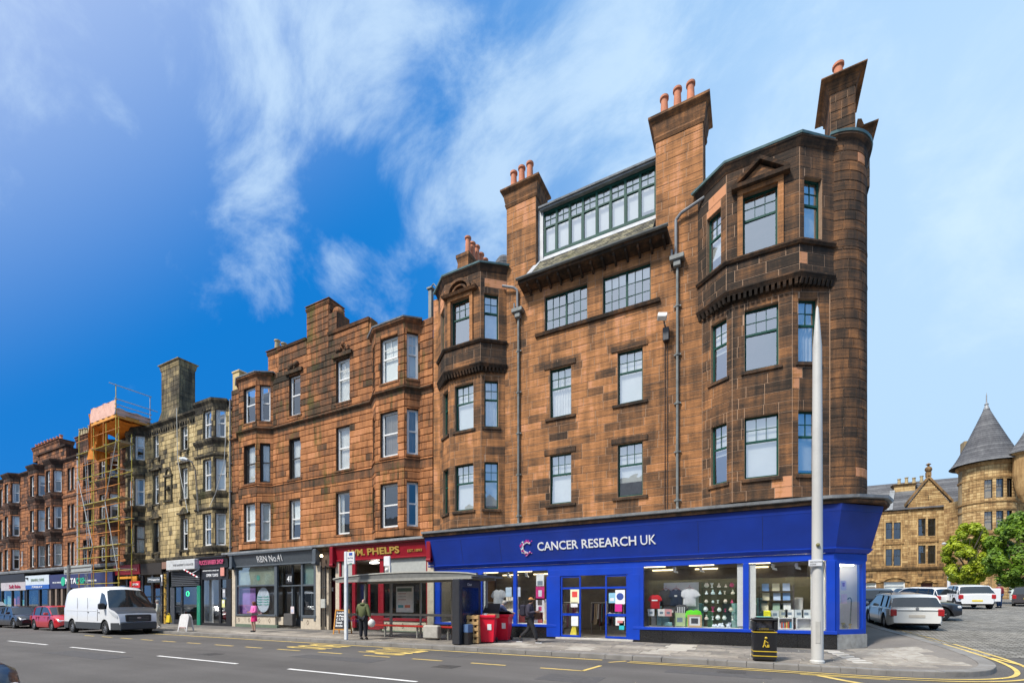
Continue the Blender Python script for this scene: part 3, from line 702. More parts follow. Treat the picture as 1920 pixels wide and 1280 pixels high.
for side, low, upp in (('L', [(-13.5, FAC), (-12.5, 17.7), (-10.8, 17.7), (-9.88, FAC)], [(-13.6, FAC), (-12.65, 17.52), (-10.72, 17.52), (-9.8, FAC)]),
        ('R', [(-1.6, FAC), (-.58, 17.7), (1.21, 17.7), (2.3, FAC)], [(-1.75, FAC), (-.76, 17.52), (1.4, 17.52), (2.42, FAC)])):
 tn = tone_bay_l if side == 'L' else tone_bay
 st = [(5.88, 7.99), (9.58, 11.68)]
 for i in range(3):
  f = Fr(low[i], low[i+1])
  if i == 1: ww, uo, sty = 1.02, (.55 if side == 'R' else .28), 'g3'
  elif i == 0: ww, uo, sty = .62, .36, 'g2'
  else: ww, uo, sty = (.66 if side == 'R' else .62), (.2 if side == 'R' else .16), 'g2'
  if i == 1 and side == 'R': uo = .38
  ops = [(uo, uo+ww, a, b) for a, b in st]
  pt = [(1.3, 1.8, 5.2, 5.75)] if (i == 1 and side == 'R') else ([(0, .55, 8.6, 9.4)] if (i == 2 and side == 'R') else ())
  b1.wall(f, 0, f.L, ZC, ZM, ops, tn, course=.35, lens=(.5, 1.1), patches=pt)
  for (a, b), bl in zip(st, (('b6', 'n') if side == 'R' else ('b5', 'cs'))):
   win(b1, f, uo, a, ww, b-a, sty, sill=M_RED, blind={0: 'b5', 1: ('n' if a > 9 and side == 'R' else 'b10'), 2: 'cu' if a > 9 else 'b9'}[i], tone=.8)
  g = Fr(upp[i], upp[i+1])
  if i == 1: ww, uo = 1.02, (.52 if side == 'R' else .36)
  elif i == 0: ww, uo = .62, .42
  else: ww, uo = .66, .17
  ops = [(uo, uo+ww, 13.44, 15.5)]
  pt = [(0, .35, 12.75, 13.2), (0, .6, 12.55, 12.85)] if (i == 2 and side == 'R') else ([(.35, .95, 15.75, 16.2)] if i == 2 and side == 'L' else ([(0.4, .95, 15.3, 16.0)] if i == 0 else ()))
  b1.wall(g, 0, g.L, ZM, ZT, ops, tn, course=.38, lens=(.55, 1.2), patches=pt)
  win(b1, g, uo, 13.44, ww, 2.06, sty, sill=None, blind={0: 'b7', 1: 'n', 2: 'b9'}[i])
  if i == 1:   # architrave round the front window
   for (xa, xb, za, zb) in ((uo-.17, uo-.01, 13.4, 15.6), (uo+ww+.01, uo+ww+.17, 13.4, 15.6), (uo-.17, uo+ww+.17, 15.5, 15.66)):
    b1.trim.tone = .3; q = [g.p(xa, .02, za), g.p(xb, .02, za), g.p(xb, .0, za), g.p(xa, .0, za)]
    dd = .075 if zb < 15.65 else .09
    b1.trim.hexa([g.p(xa, dd, za), g.p(xb, dd, za), g.p(xb, 0, za), g.p(xa, 0, za), g.p(xa, dd, zb), g.p(xb, dd, zb), g.p(xb, 0, zb), g.p(xa, 0, zb)])
   c0 = uo+ww/2
   if side == 'R':    # triangular pediment
    for d, rr, hh, tt in ((.24, .86, .66, .75), (.1, .62, .48, .45)):
     b1.trim.tone = tt; zb0 = 15.68 if d > .2 else 15.78
     A = [g.p(c0-rr, .0, zb0), g.p(c0+rr, .0, zb0), g.p(c0, .0, zb0+hh)]; Bq = [g.p(c0-rr, d, zb0), g.p(c0+rr, d, zb0), g.p(c0, d, zb0+hh)]
     if d > .2:   # raking cornice only: two bars and a base
      for (ua, za, ub, zb_) in ((c0-rr, zb0, c0, zb0+hh), (c0, zb0+hh, c0+rr, zb0), (c0-rr, zb0-.02, c0+rr, zb0-.02)):
       b1.trim.hexa([g.p(ua, d, za), g.p(ub, d, zb_), g.p(ub, 0, zb_), g.p(ua, 0, za), g.p(ua, d+.03, za+.11), g.p(ub, d+.03, zb_+.11), g.p(ub, 0, zb_+.11), g.p(ua, 0, za+.11)])
     else: b1.trim.faces(A+Bq, [(3, 4, 5), (0, 1, 4, 3), (1, 2, 5, 4), (2, 0, 3, 5)])
   else:              # segmental hood with scrolls
    b1.trim.tone = .65
    for (ra, rb, d) in ((.5, .64, .22), (.3, .4, .14)):
     for k in range(10):
      t0, t1 = PI*k/10, PI*(k+1)/10
      P4 = [(c0+ra*math.cos(t0), 15.78+ra*.85*math.sin(t0)), (c0+rb*math.cos(t0), 15.78+rb*.85*math.sin(t0)), (c0+rb*math.cos(t1), 15.78+rb*.85*math.sin(t1)), (c0+ra*math.cos(t1), 15.78+ra*.85*math.sin(t1))]
      b1.trim.hexa([g.p(x, 0, z) for x, z in P4]+[g.p(x, d, z) for x, z in P4])
    b1.trim.hexa([g.p(c0-.9, .2, 15.66), g.p(c0+.9, .2, 15.66), g.p(c0+.9, 0, 15.66), g.p(c0-.9, 0, 15.66), g.p(c0-.95, .26, 15.77), g.p(c0+.95, .26, 15.77), g.p(c0+.95, 0, 15.77), g.p(c0-.95, 0, 15.77)])
    for sgn in (-1, 1):
     x = c0+sgn*.76
     b1.trim.tube(g.p(x, 0, 15.86), g.p(x, .16, 15.86), .1, 10); b1.trim.tube(g.p(x-sgn*.12, 0, 16.02), g.p(x-sgn*.12, .12, 16.02), .07, 8)
 # bands, strings and coping that follow the bay
 e0 = (upp[0][0]-.12, FAC); e1 = (upp[3][0]+(.1 if side == 'L' else -.08), FAC)
 L_ = [upp[0], upp[1], upp[2], upp[3]]
 b1.sweep(L_, [(0, 13.27), (.07, 13.28), (.12, 13.36), (.12, 13.41), (0, 13.44)], .82)
 b1.sweep(L_, [(0, 12.2), (.02, 12.2), (.1, 12.33), (.1, 12.38), (0, 12.4)], .85)
 b1.sweep(L_, [(-.2, 16.45), (.02, 16.45), (.12, 16.64), (.15, 16.68), (.15, 16.74), (-.3, 16.78)], .85)
 lead = MB(); b1.sweep([e0, upp[1], upp[2], e1], [(-.3, 16.76), (.17, 16.725), (.19, 16.79), (-.3, 16.83)], .3, mb=lead); part('lead_coping', lead, M_TEAL, B1, shift=True)
 # dentils under the band
 for i in range(3):
  g = Fr(upp[i], upp[i+1]); n = int(g.L/.16)
  for k in range(n):
   m = MB(); m.tone = .95; a = (k+.2)*g.L/n; bb = a+.09
   m.hexa([g.p(a, .0, 12.02), g.p(bb, .0, 12.02), g.p(bb, -.2, 12.02), g.p(a, -.2, 12.02), g.p(a, .07, 12.2), g.p(bb, .07, 12.2), g.p(bb, -.2, 12.2), g.p(a, -.2, 12.2)]); part('dentil', m, M_RED, B1, shift=True)
 b1.sweep([(p[0], p[1]) for p in low], [(0, 12.0), (.03, 12.0), (.03, 12.24), (0, 12.24)], .7)
# plain wall between the bays, chimney breasts rising from it
f = Fr((-13.9, FAC), (2.3, FAC))
def uX(x): return x+13.9
W4 = [(-7.69, -6.72, 5.86, 7.98), (-7.69, -6.72, 9.58, 11.68), (-4.75, -3.76, 5.86, 7.98), (-4.75, -3.76, 9.58, 11.68)]
WL = [(-7.94, -6.02, 13.34, 14.9), (-5.36, -3.46, 13.34, 14.9)]
ops = [(uX(a), uX(b), c, d) for a, b, c, d in W4+WL]
b1.wall(f, uX(-13.9), uX(-13.5), ZC, ZT, (), tone_wall, lens=(.4, .5))
b1.wall(f, uX(-9.9), uX(-1.6), ZC, 15.5, ops, tone_wall)
b1.wall(f, uX(-9.8), uX(-8.35), 15.5, 19.45, (), lambda x, y, z, r: (.3 if z < 16.6 else .36 if z < 18.2 else .12)+r.gauss(0, .06), lens=(.5, .9))
b1.wall(f, uX(-3.26), uX(-1.57), 15.5, 19.45, (), lambda x, y, z, r: .3+r.gauss(0, .07)+(.06 if z < 17 else 0), lens=(.5, .9))
for i, (a, b, c, d) in enumerate(W4):
 win(b1, f, uX(a), c, b-a, d-c, 'g3', sill=M_RED, blind=['b10', 'cu', 'b7', 'b10'][i], tone=.85, sillw=.2)
for a, b, c, d in WL: win(b1, f, uX(a), c, b-a, d-c, 'c', blind='b3' if a > -6 else 'n')
b1.sweep([(-8.35, FAC), (-3.1, FAC)], [(0, 13.18), (.1, 13.2), (.14, 13.32), (0, 13.34)], .8)
# dark weathered lintel faces
for a, b, c, d in W4: b1.trim.tone = .8; b1.trim.box(a-.25, b+.2, FAC-.05, FAC, d+.01, d+.22)
# chimney sides, heads, pots
def chimney(bb, x0, x1, y0, y1, z0, z1, zc, pots, side_tone=.5, root=None, flare=.2, potr=.13, poth=.62, potm=None, courses=.31, pz=None):
 for fr in (Fr((x1, y0), (x1, y1)), Fr((x1, y1), (x0, y1)), Fr((x0, y1), (x0, y0))):
  bb.wall(fr, 0, fr.L, z0, z1, (), lambda x, y, z, r: side_tone+r.gauss(0, .06), lens=(.4, .8), course=courses)
 ring = [(x0, y0), (x1, y0), (x1, y1), (x0, y1), (x0, y0)]
 h = zc-z1; fl = flare
 prof = [(-.25, z1-.02), (.03, z1-.02), (.07, z1+.12*h), (.05, z1+.2*h), (.09, z1+.42*h), (fl*.55, z1+.68*h), (fl, z1+.8*h), (fl+.03, z1+.84*h), (fl+.03, z1+.94*h), (-.25, zc)]
 bb.sweep(ring, prof, .55)
 bb.trim.tone = .6; bb.trim.box(x0+.2, x1-.2, y0+.2, y1-.2, z1, zc-.01)
 for k in range(len(pots)):
  px, py = pots[k]; m = MB(); hh = poth*random.uniform(.85, 1.1)
  m.lathe((px, py, (pz or zc)-.02), [(.001, 0), (potr*1.25, 0), (potr*1.25, .08), (potr, .12), (potr*.85, hh-.12), (potr*1.15, hh-.08), (potr*1.15, hh), (potr*.75, hh), (potr*.7, hh-.3)], 14); part('chimney_pot', m, potm or M_TERRA, bb.root, shift=True, smooth=True)
chimney(b1, -9.8, -8.35, FAC, 19.25, 15.5, 19.45, 20.25, [(-9.45, 18.32), (-9.05, 18.32), (-8.65, 18.32)], .55, poth=.78, potr=.145)
chimney(b1, -3.26, -1.57, FAC, 19.25, 15.5, 19.4, 20.3, [(-2.95, 18.32), (-2.47, 18.32), (-2.0, 18.32)], .55, flare=.22, poth=.78, potr=.145)
# rounded corner drum
RC = 1.18; CC = (2.3, FAC+RC)
b1.back.tone = .0
def arcp(t, r, z): return (CC[0]+r*math.cos(t), CC[1]+r*math.sin(t), z)
for k in range(12):
 t0, t1 = -PI/2+PI/2*k/12, -PI/2+PI/2*(k+1)/12; b1.back.quad(arcp(t0, RC, ZC), arcp(t1, RC, ZC), arcp(t1, RC, 17.0), arcp(t0, RC, 17.0))
nz = 36
for k in range(nz):
 za, zb = ZC+(16.75-ZC)*k/nz, ZC+(16.75-ZC)*(k+1)/nz; t = -PI/2+.01
 while t < -.01:
  dt = random.uniform(.28, .5); t1 = min(-.004, t+dt)
  if -.01-t1 < .15: t1 = -.004
  tn = .7+random.gauss(0, .08)
  if (abs(za-5.8) < .2 and -.95 < t < -.5) or (za > 16.0 and za < 16.4 and -1.1 < t < -.7): tn = -.05
  pr = .022; n = 4; j = .011/RC; vs = []; fs = []
  for i in range(n+1):
   a = (t+j)+(t1-t-2*j)*i/n; vs += [arcp(a, RC+.001, za+.01), arcp(a, RC+pr, za+.016), arcp(a, RC+pr, zb-.016), arcp(a, RC+.001, zb-.01)]
  for i in range(n):
   for q in range(3): fs.append((i*4+q, (i+1)*4+q, (i+1)*4+q+1, i*4+q+1))
  fs += [(0, 1, 2, 3), (n*4+3, n*4+2, n*4+1, n*4)]
  c = Vector(arcp((t+t1)/2, RC, (za+zb)/2)); nn = (c-Vector((CC[0], CC[1], c.z))).normalized(); rr = c-Vector((0, 0, CAMH))
  b1.blocks.append(((t1-t)*RC*(zb-za)*max(0, -rr.normalized().dot(nn))/rr.length_squared, vs, fs, tn, 0)); t = t1
arc = [arcp(-PI/2+PI/2*k/10, RC, 0)[:2] for k in range(11)]+[(3.48, 30)]
b1.sweep(arc, [(-.2, 16.6), (.02, 16.6), (.04, 16.75), (.14, 16.88), (.14, 16.96), (-.3, 17.0)], .8)
lead = MB(); b1.sweep(arc, [(-.3, 16.98), (.16, 16.95), (.18, 17.02), (-.3, 17.05)], .3, mb=lead); part('lead_coping', lead, M_TEAL, B1, shift=True)
for z in (13.3, 12.2): b1.sweep(arc[:11], [(0, z), (.03, z), (.03, z+.08), (0, z+.08)], .7)
# east wall, back, roof, floors
b1.back.tone = .5
fe = Fr((3.48, FAC+RC), (3.48, 30)); b1.wall(fe, 0, fe.L, ZC, 17, (), tone_bay, lens=(.6, 1.2))
b1.back.box(-13.88, 3.45, 30, 30.2, 0, 16.9); b1.back.box(-13.88, -13.7, 18.6, 30, 0, 16.8); b1.back.box(3.3, 3.46, 19.6, 30, 0, 16.9)
m = MB()
for z in (4.9, 8.55, 12.25): m.box(-13.6, 3.2, 18.75, 30, z, z+.15)
m.box(-13.6, 3.2, 24, 24.1, .2, 16)
for x in (-9.6, -5.6, -2.2): m.box(x, x+.1, 18.8, 24, 5.1, 16)
part('inner_floor', m, M_DARKIN, B1, shift=True)
m = MB(); m.box(-13.7, 3.3, 18.9, 30, 16.3, 16.45); m.box(-13.7, -9.9, 18.32, 19.2, 16.6, 16.7); m.box(-1.5, 2.2, 18.32, 19.3, 16.6, 16.7); part('roof_deck', m, M_LEAD, B1, shift=True)
m = MB()   # lead roofs of the bay heads
for a, b, c, d in (((-12.65, 17.52), (-10.72, 17.52), (-9.8, 18.3), (-13.6, 18.3)), ((-.76, 17.52), (1.4, 17.52), (2.42, 18.3), (-1.75, 18.3))): m.poly([(*p, 16.72) for p in (a, b, c, d)])
part('bay_roof', m, M_LEAD, B1, shift=True)
# dormer studio: eaves, brackets, mossy slates, window band, head
m = MB(); m.tone = .85
m.hexa([(-8.95, 17.75, 15.42), (-2.75, 17.75, 15.42), (-2.75, 18.28, 15.3), (-8.95, 18.28, 15.3), (-8.95, 17.72, 15.56), (-2.75, 17.72, 15.56), (-2.75, 18.5, 15.62), (-8.95, 18.5, 15.62)]); part('eaves_board', m, M_RED, B1, shift=True)
for k in range(13):
 x = -8.6+k*.47; m = MB(); m.tone = .9; m.hexa([(x, 17.85, 15.28), (x+.08, 17.85, 15.28), (x+.08, 18.28, 15.12), (x, 18.28, 15.12), (x, 17.82, 15.4), (x+.08, 17.82, 15.4), (x+.08, 18.28, 15.34), (x, 18.28, 15.34)]); part('eaves_bracket', m, M_RED, B1, shift=True)
m = MB()
for i in range(14):
 x0_, x1_ = -9.0+6.3*i/14, -9.0+6.3*(i+1)/14
 for k in range(6):
  t0, t1 = PI+PI*k/6, PI+PI*(k+1)/6
  m.quad((x0_, 17.66+.075*math.cos(t0), 15.6+.075*math.sin(t0)), (x1_, 17.66+.075*math.cos(t0), 15.6+.075*math.sin(t0)), (x1_, 17.66+.075*math.cos(t1), 15.6+.075*math.sin(t1)), (x0_, 17.66+.075*math.cos(t1), 15.6+.075*math.sin(t1)))
part('gutter', m, M_PIPE, B1, shift=True)
y0, z0, y1, z1 = 17.72, 15.6, 18.5, 16.62
m = MB(); m.quad((-8.5, y0+.02, z0-.02), (-3.3, y0+.02, z0-.02), (-3.3, y1, z1-.04), (-8.5, y1, z1-.04)); part('roof_boarding', m, M_DARKIN, B1, shift=True)
dy, dz = (y1-y0)/7, (z1-z0)/7; ln = math.hypot(dy, dz)
for r in range(7):
 x = -8.55-.13*(r % 2)
 while x < -3.3:
  wv = random.uniform(.2, .27); a = max(x, -8.45-.07*r*.3); b = min(x+wv, -3.3); x += wv
  if b-a < .05: continue
  m = MB(); m.tone = .35+random.uniform(-.3, .35); yb, zb = y0+dy*r, z0+dz*r; lift = .014+random.uniform(0, .01)
  p = [(a+.004, yb-lift, zb+.004), (b-.004, yb-lift, zb+.004), (b-.004, yb+dy*1.15, zb+dz*1.15), (a+.004, yb+dy*1.15, zb+dz*1.15)]
  q = [(px, py-.008, pz+.006) for px, py, pz in p]; m.hexa(p+q); part('roof_slate', m, M_SLATE, B1, shift=True)
m = MB(); m.hexa([(-8.35, 18.44, 16.6), (-3.28, 18.44, 16.6), (-3.28, 18.6, 16.7), (-8.35, 18.6, 16.7), (-8.35, 18.5, 16.72), (-3.28, 18.5, 16.72), (-3.28, 18.62, 16.95), (-8.35, 18.62, 16.95)])
m.hexa([(-8.62, 17.8, 15.62), (-8.38, 17.8, 15.62), (-8.2, 18.6, 16.7), (-8.42, 18.6, 16.7), (-8.62, 17.75, 15.68), (-8.36, 17.75, 15.68), (-8.17, 18.56, 16.78), (-8.42, 18.56, 16.78)])
m.box(-8.34, -8.1, 18.5, 18.9, 16.6, 18.9)
part('lead_apron', m, pm('pale_lead', (.42, .43, .44), .5, var=.25, scale=3, dirt=.3), B1, shift=True)
wb = thing  # window band: eight lights
DB = Fr((-8.08, 18.6), (-3.32, 18.6)); H0, H1 = 16.93, 18.72
lw = DB.L/8
m = MB(); d = .09
m.box(-8.1, -3.3, 18.55, 18.68, H0-.08, H0+.03); m.box(-8.1, -3.3, 18.55, 18.68, H1-.03, H1+.07)
for i in range(9): m.box(-8.08+i*lw-.045, -8.08+i*lw+.045, 18.555, 18.67, H0+.03, H1-.03)
band = part('window_band', m, M_GREEN, B1, shift=True)
bars = MB()
for i in range(8):
 x0_, x1_ = -8.08+i*lw+.045, -8.08+(i+1)*lw-.045; tr = H1-.62
 k = .03 if i % 2 == 0 else 0
 if k:
  bars.box(x0_, x0_+k, 18.565, 18.64, H0+.03, tr-.03); bars.box(x1_-k, x1_, 18.565, 18.64, H0+.03, tr-.03); bars.box(x0_+k, x1_-k, 18.565, 18.64, H0+.03, H0+.06)
 bars.box(x0_, x1_, 18.56, 18.645, tr-.03, tr+.03); xm = (x0_+x1_)/2
 bars.box(xm-.012, xm+.012, 18.585, 18.625, tr+.03, H1-.03); zm = (tr+.03+H1-.03)/2; bars.box(x0_, x1_, 18.587, 18.623, zm-.012, zm+.012)
 rects = [(x0_+k, x1_-k, H0+.05, tr-.03)]+[(a, b_, c, d_) for a, b_ in ((x0_, xm-.01), (xm+.01, x1_)) for c, d_ in ((tr+.03, zm-.01), (zm+.01, H1-.03))]
 for a, b_, c, d_ in rects: q = MB(); q.quad((a, 18.61, c), (b_, 18.61, c), (b_, 18.61+random.gauss(0, .004), d_), (a, 18.61+random.gauss(0, .004), d_)); part('pane', q, M_PANE, band, shift=(-5.5, FAC, 0))
 q = MB(); q.box(x0_+.01, x1_-.01, 18.72, 18.725, H0+random.choice((.3, .05, .08, .2)), H1); part('blind', q, M_BLIND, band, shift=(-5.5, FAC, 0))
part('glazing_bar', bars, M_GREEN, band, shift=(-5.5, FAC, 0))
m = MB(); m.box(-8.2, -3.2, 18.38, 18.7, H1+.07, H1+.13); m.hexa([(-8.25, 18.32, H1+.14), (-3.2, 18.32, H1+.14), (-3.2, 22, H1+.3), (-8.25, 22, H1+.3), (-8.25, 18.3, H1+.2), (-3.2, 18.3, H1+.2), (-3.2, 22, H1+.38), (-8.25, 22, H1+.38)]); m.box(-8.3, -8.2, 18.6, 22, 16.5, H1+.1); m.box(-8.2, -3.2, 21.9, 22, 16.4, H1+.3)
part('dormer_roof', m, M_LEAD, B1, shift=True)
# lead roof of the shop cornice with its stone bed
LN = [(-13.98, FAC), (-13.5, FAC), (-12.45, 17.5), (-10.66, 17.5), (-9.85, FAC), (-1.65, FAC), (-.6, 17.5), (1.24, 17.5), (2.2, FAC-.1)]
cx_ = [(-14.0, 17.62), (-13.4, 17.62), (2.15, 17.62), (2.75, 17.8)]
m = MB()
sh = [(-14.0, 17.55), (2.25, 17.55), (2.95, 17.75), (3.75, 18.35), (4.05, 19.2), (4.05, 24)]
b1.sweep(sh, [(-.05, 4.78), (.0, 4.78), (.03, 4.86), (.0, 4.9), (-1.2, 4.95)], .75)
b1.sweep(sh, [(-.05, 4.9), (.1, 4.93), (.12, 5.02), (-1.3, 5.3), (-1.3, 5.0)], .3, mb=m); part('lead_flashing', m, M_LEAD, B1, shift=True)
b1.finish(262)
# party-wall stack with six pots, behind the left bay; slate-hung turret; corner stack
stk = thing('chimney_stack', 'dark chimney stack with a row of six orange pots behind the left bay roof', 'chimney', (-14.5, 20, 16.3))
bs = Bld(stk, (M_RED, M_MORT), course=.3, lens=(.35, .6), seed=8)
xa, xb = X(861, 20), X(877, 20); bs.wall(Fr((xa, 20), (xb, 20)), 0, xb-xa, 16.3, 18.2, (), lambda x, y, z, r: .68+r.gauss(0, .06))
zt = Z(868, 474, 20)
chimney(bs, xa, xb, 20, 23.0, 16.3, 18.2, zt, [((xa+xb)/2+.12, 20.25+k*.44) for k in range(6)], .7, flare=.1, potr=.15, poth=1.0)
bs.finish(60)
stk['label'] = 'dark chimney stack with a row of six orange pots behind the left bay roof'
tz = thing('slate_turret', 'small slate-hung turret roof with rounded top beside the left tall chimney', 'turret', (X(938, 20.5), 20.5, 16.5))
m = MB(); r_ = (X(950, 20.5)-X(927, 20.5))*.75
n = 12; zz = [16.5, 17.2, 17.8, 18.3, 18.7, 19.1, 19.35, 19.55, 19.65]; rr = [1, 1, 1, 1, .98, .92, .8, .55, .1]
cxx = X(944, 21)
for i in range(len(zz)-1):
 m.tone = .5+.1*(i % 2); m.lathe((cxx, 20.5+r_, 0), [(r_*rr[i]*1.03, zz[i]), (r_*rr[i+1]*1.0, zz[i+1]+.02)], 16)
part('slate_cladding', m, M_SLATE2, tz, shift=True)
cs = thing('chimney_stack', 'tall dark corner chimney with one orange pot and flaring stone head above the rounded corner', 'chimney', (3, 20, 17))
bc = Bld(cs, (M_RED, M_MORT), course=.34, lens=(.35, .6), seed=9)
xa, xb = X(1557, 20), X(1603, 20)
bc.wall(Fr((xa, 20), (xb, 20)), 0, xb-xa, 16.9, 19.95, (), lambda x, y, z, r: .68+r.gauss(0, .07))
chimney(bc, xa, xb, 20, 21.3, 16.9, 19.95, 20.4, [((xa+xb)/2-.1, 20.2)], .5, flare=.28, potr=.16, poth=.75)
bc.finish(60)
g1 = thing('chimney_stack', 'low dark stone stack with small pointed block, right of the corner chimney', 'chimney', (3.6, 20, 17))
bg_ = Bld(g1, (M_RED, M_MORT), course=.34, lens=(.3, .5), seed=12); xa, xb = X(1606, 21), X(1630, 21)
bg_.wall(Fr((xa, 21), (xb, 21)), 0, xb-xa, 16.9, 18.6, (), lambda x, y, z, r: .75); chimney(bg_, xa, xb, 21, 22, 16.9, 18.6, 19.1, [], .7, flare=.2)
bg_.trim.tone = .5; bg_.trim.hexa([(xa+.02, 21.2, 19.08), (xb-.02, 21.2, 19.08), (xb-.02, 21.8, 19.08), (xa+.02, 21.8, 19.08), (xa+.1, 21.4, 19.9), (xa+.22, 21.4, 19.85), (xa+.22, 21.6, 19.85), (xa+.1, 21.6, 19.9)]); bg_.finish(20)
# downpipes with hopper heads
M_SCOR = None
def downpipe(name_label, u, zt, zhop, swan=None, y=FAC-.1, zb=5.2, mat=None, mid=True):
 x = X(u, y); t = thing('downpipe', name_label, 'downpipe', (x, y, zb)); mat = mat or M_PIPE
 m = MB(); m.tube((x, y, zb), (x, y, zhop), .05, 10); m.path([(x, y, zb), (x+.03, y-.1, zb-.08)], .055, 8); part('pipe', m, mat, t, shift=True, smooth=True)
 for k in range(int((zhop-zb)/1.83)+1):
  m = MB(); z = zb+.25+k*1.83; m.tube((x, y, z), (x, y, z+.09), .072, 10); m.box(x-.13, x+.13, y+.02, y+.06, z+.02, z+.07); part('pipe_collar', m, mat, t, shift=True)
 if swan:
  m = MB(); z = zhop; m.cbox(x-.26, x+.26, y-.2, y+.08, z+.1, z+.3, .03); m.cbox(x-.13, x+.13, y-.14, y+.06, z-.12, z+.12, .03); part('hopper', m, mat, t, shift=True)
  m = MB(); m.path([(x-.05, y, z+.3), (x-.05, y, swan[1]-.25), (x+swan[0]*.2-.05, y-.05, swan[1]-.1), (x+swan[0], y-.1, swan[1]+.12)], .055, 8); m.tube((x-.2, y, z+.3), (x-.2, y, z+.62), .04, 8); part('swan_neck', m, pm('grey_pvc', (.2, .21, .22), .5), t, shift=True)
 return t
downpipe('left downpipe of the red corner tenement, beside the left bay, with dark hopper head', 972, 15, 14.35, (-.75, 15.75))
downpipe('right downpipe of the red corner tenement, beside the right bay, with dark hopper head', 1270, 15, 14.35, (.95, 16.3))
# floodlight with its box and cables
fl = thing('floodlight', 'small white floodlight on a bracket with black box on the sandstone wall', 'floodlight', (X(1243, 18.2), 18.2, 11.9))
x = X(1243, 18.0)
m = MB(); m.cbox(-.17, .17, -.1, .1, -.14, .14, .03); m.xform(Matrix.Translation((x, 17.85, 12.35)) @ Matrix.Rotation(R(-35), 4, 'X') @ Matrix.Rotation(R(15), 4, 'Z')); part('lamp_head', m, pm('white_plastic', (.7, .68, .62), .5), fl, shift=True)
m = MB(); m.path([(x+.05, 17.9, 12.2), (x+.06, 18.2, 12.1)], .03); part('bracket', m, M_PIPE, fl, shift=True)
m = MB(); m.cbox(x-.02, x+.2, 18.05, 18.27, 11.55, 12.05, .02); part('control_box', m, pm('black_plastic', (.03, .03, .035), .4), fl, shift=True)
m = MB()
for dx in (.03, .12): m.tube((x+dx, 18.25, 5.2), (x+dx, 18.25, 11.55), .012, 5)
part('cable', m, pm('cable_brown', (.05, .03, .025), .7), fl, shift=True)

# ================================================================== NEIGHBOURING TENEMENTS
RED2 = [(0.0, (.55, .24, .11)), (.18, (.44, .185, .073)), (.42, (.29, .122, .052)), (.62, (.14, .072, .04)), (.82, (.075, .05, .03)), (1.0, (.035, .028, .02))]
M_RED2 = stone_mat('weathered_red_sandstone', RED2, moss=.7, streak=.5, mosscol=(.12, .11, .025))
M_MORT2 = stone_mat('dark_joint', [(0, (.12, .07, .045)), (1, (.03, .02, .015))])
BLO = [(0.0, (.66, .52, .28)), (.3, (.52, .39, .19)), (.52, (.3, .23, .12)), (.72, (.13, .105, .068)), (.9, (.06, .052, .038)), (1.0, (.035, .03, .024))]
M_BLO = stone_mat('blonde_sandstone', BLO, moss=.25, streak=.4, mosscol=(.12, .13, .03)); M_MORT3 = stone_mat('grey_joint', [(0, (.2, .17, .12)), (1, (.05, .045, .035))])
M_BUFFPOT = pm('buff_clay', (.42, .33, .18), .8, var=.25, scale=5, dirt=.4)
def side_shell(b, x0, x1, zt, y1=30):
 b.back.tone = .6; b.back.box(x0+.02, x0+.2, FAC+.3, y1, 0, zt); b.back.box(x1-.2, x1-.02, FAC+.3, y1, 0, zt); b.back.box(x0, x1, y1, y1+.2, 0, zt)
 m = MB(); m.box(x0+.2, x1-.2, FAC+.55, y1, zt-.8, zt-.6)
 for z in (4.7, 8.1, 11.9): m.box(x0+.2, x1-.2, FAC+.35, y1, z, z+.15)
 m.box(x0+.2, x1-.2, 23, 23.1, .2, zt-.8); part('inner_floor', m, M_DARKIN, b.root, shift=True)
 m = MB(); m.hexa([(x0, FAC+.6, zt-.5), (x1, FAC+.6, zt-.5), (x1, 24.5, zt+2), (x0, 24.5, zt+2), (x0, FAC+.6, zt-.45), (x1, FAC+.6, zt-.45), (x1, 24.5, zt+2.06), (x0, 24.5, zt+2.06)])
 m.hexa([(x0, 24.5, zt+2), (x1, 24.5, zt+2), (x1, 30, zt-.5), (x0, 30, zt-.5), (x0, 24.5, zt+2.06), (x1, 24.5, zt+2.06), (x1, 30, zt-.45), (x0, 30, zt-.45)]); part('roof', m, M_SLATE2, b.root, shift=True)
# ------------------------------------------------------------------ B2
B2 = thing('sandstone_tenement', 'weathered red channelled sandstone tenement with white sash windows above the dark red shop', 'building', (-22, FAC, 0))
b2 = Bld(B2, (M_RED2, M_MORT2), proud=.045, joint=.022, cx=.004, cz=.03, course=.36, lens=(.6, 1.3), seed=11, jx=.007)
def tone2(x, y, z, r):
 t = .28+r.gauss(0, .09)
 if r.random() < .12: t += r.uniform(.12, .3)
 if z > 12.2: t += .13
 if z > 15.2: t += .14
 if -23.1 < x < -20.4 and z > 12.3: t += .17
 if x < -28.5: t += .16
 if -18.4 < x < -17.2 or -26 < x < -25.2: t += .1
 return t
Z2B, Z2T = 4.95, 15.45
ROWS2 = [(5.45, 7.78), (9.05, 11.42), (12.82, 15.2)]
yb2_ = 17.75; bayL = [(-29.5, FAC), (X(449, yb2_), yb2_), (X(482, yb2_), yb2_), (X(513, FAC), FAC)]; bayR = [(X(699, FAC), FAC), (X(705, yb2_), yb2_), (X(759, yb2_), yb2_), (X(788, FAC), FAC)]
line2 = [(-30.36, FAC)]+bayL+bayR+[(-13.93, FAC)]
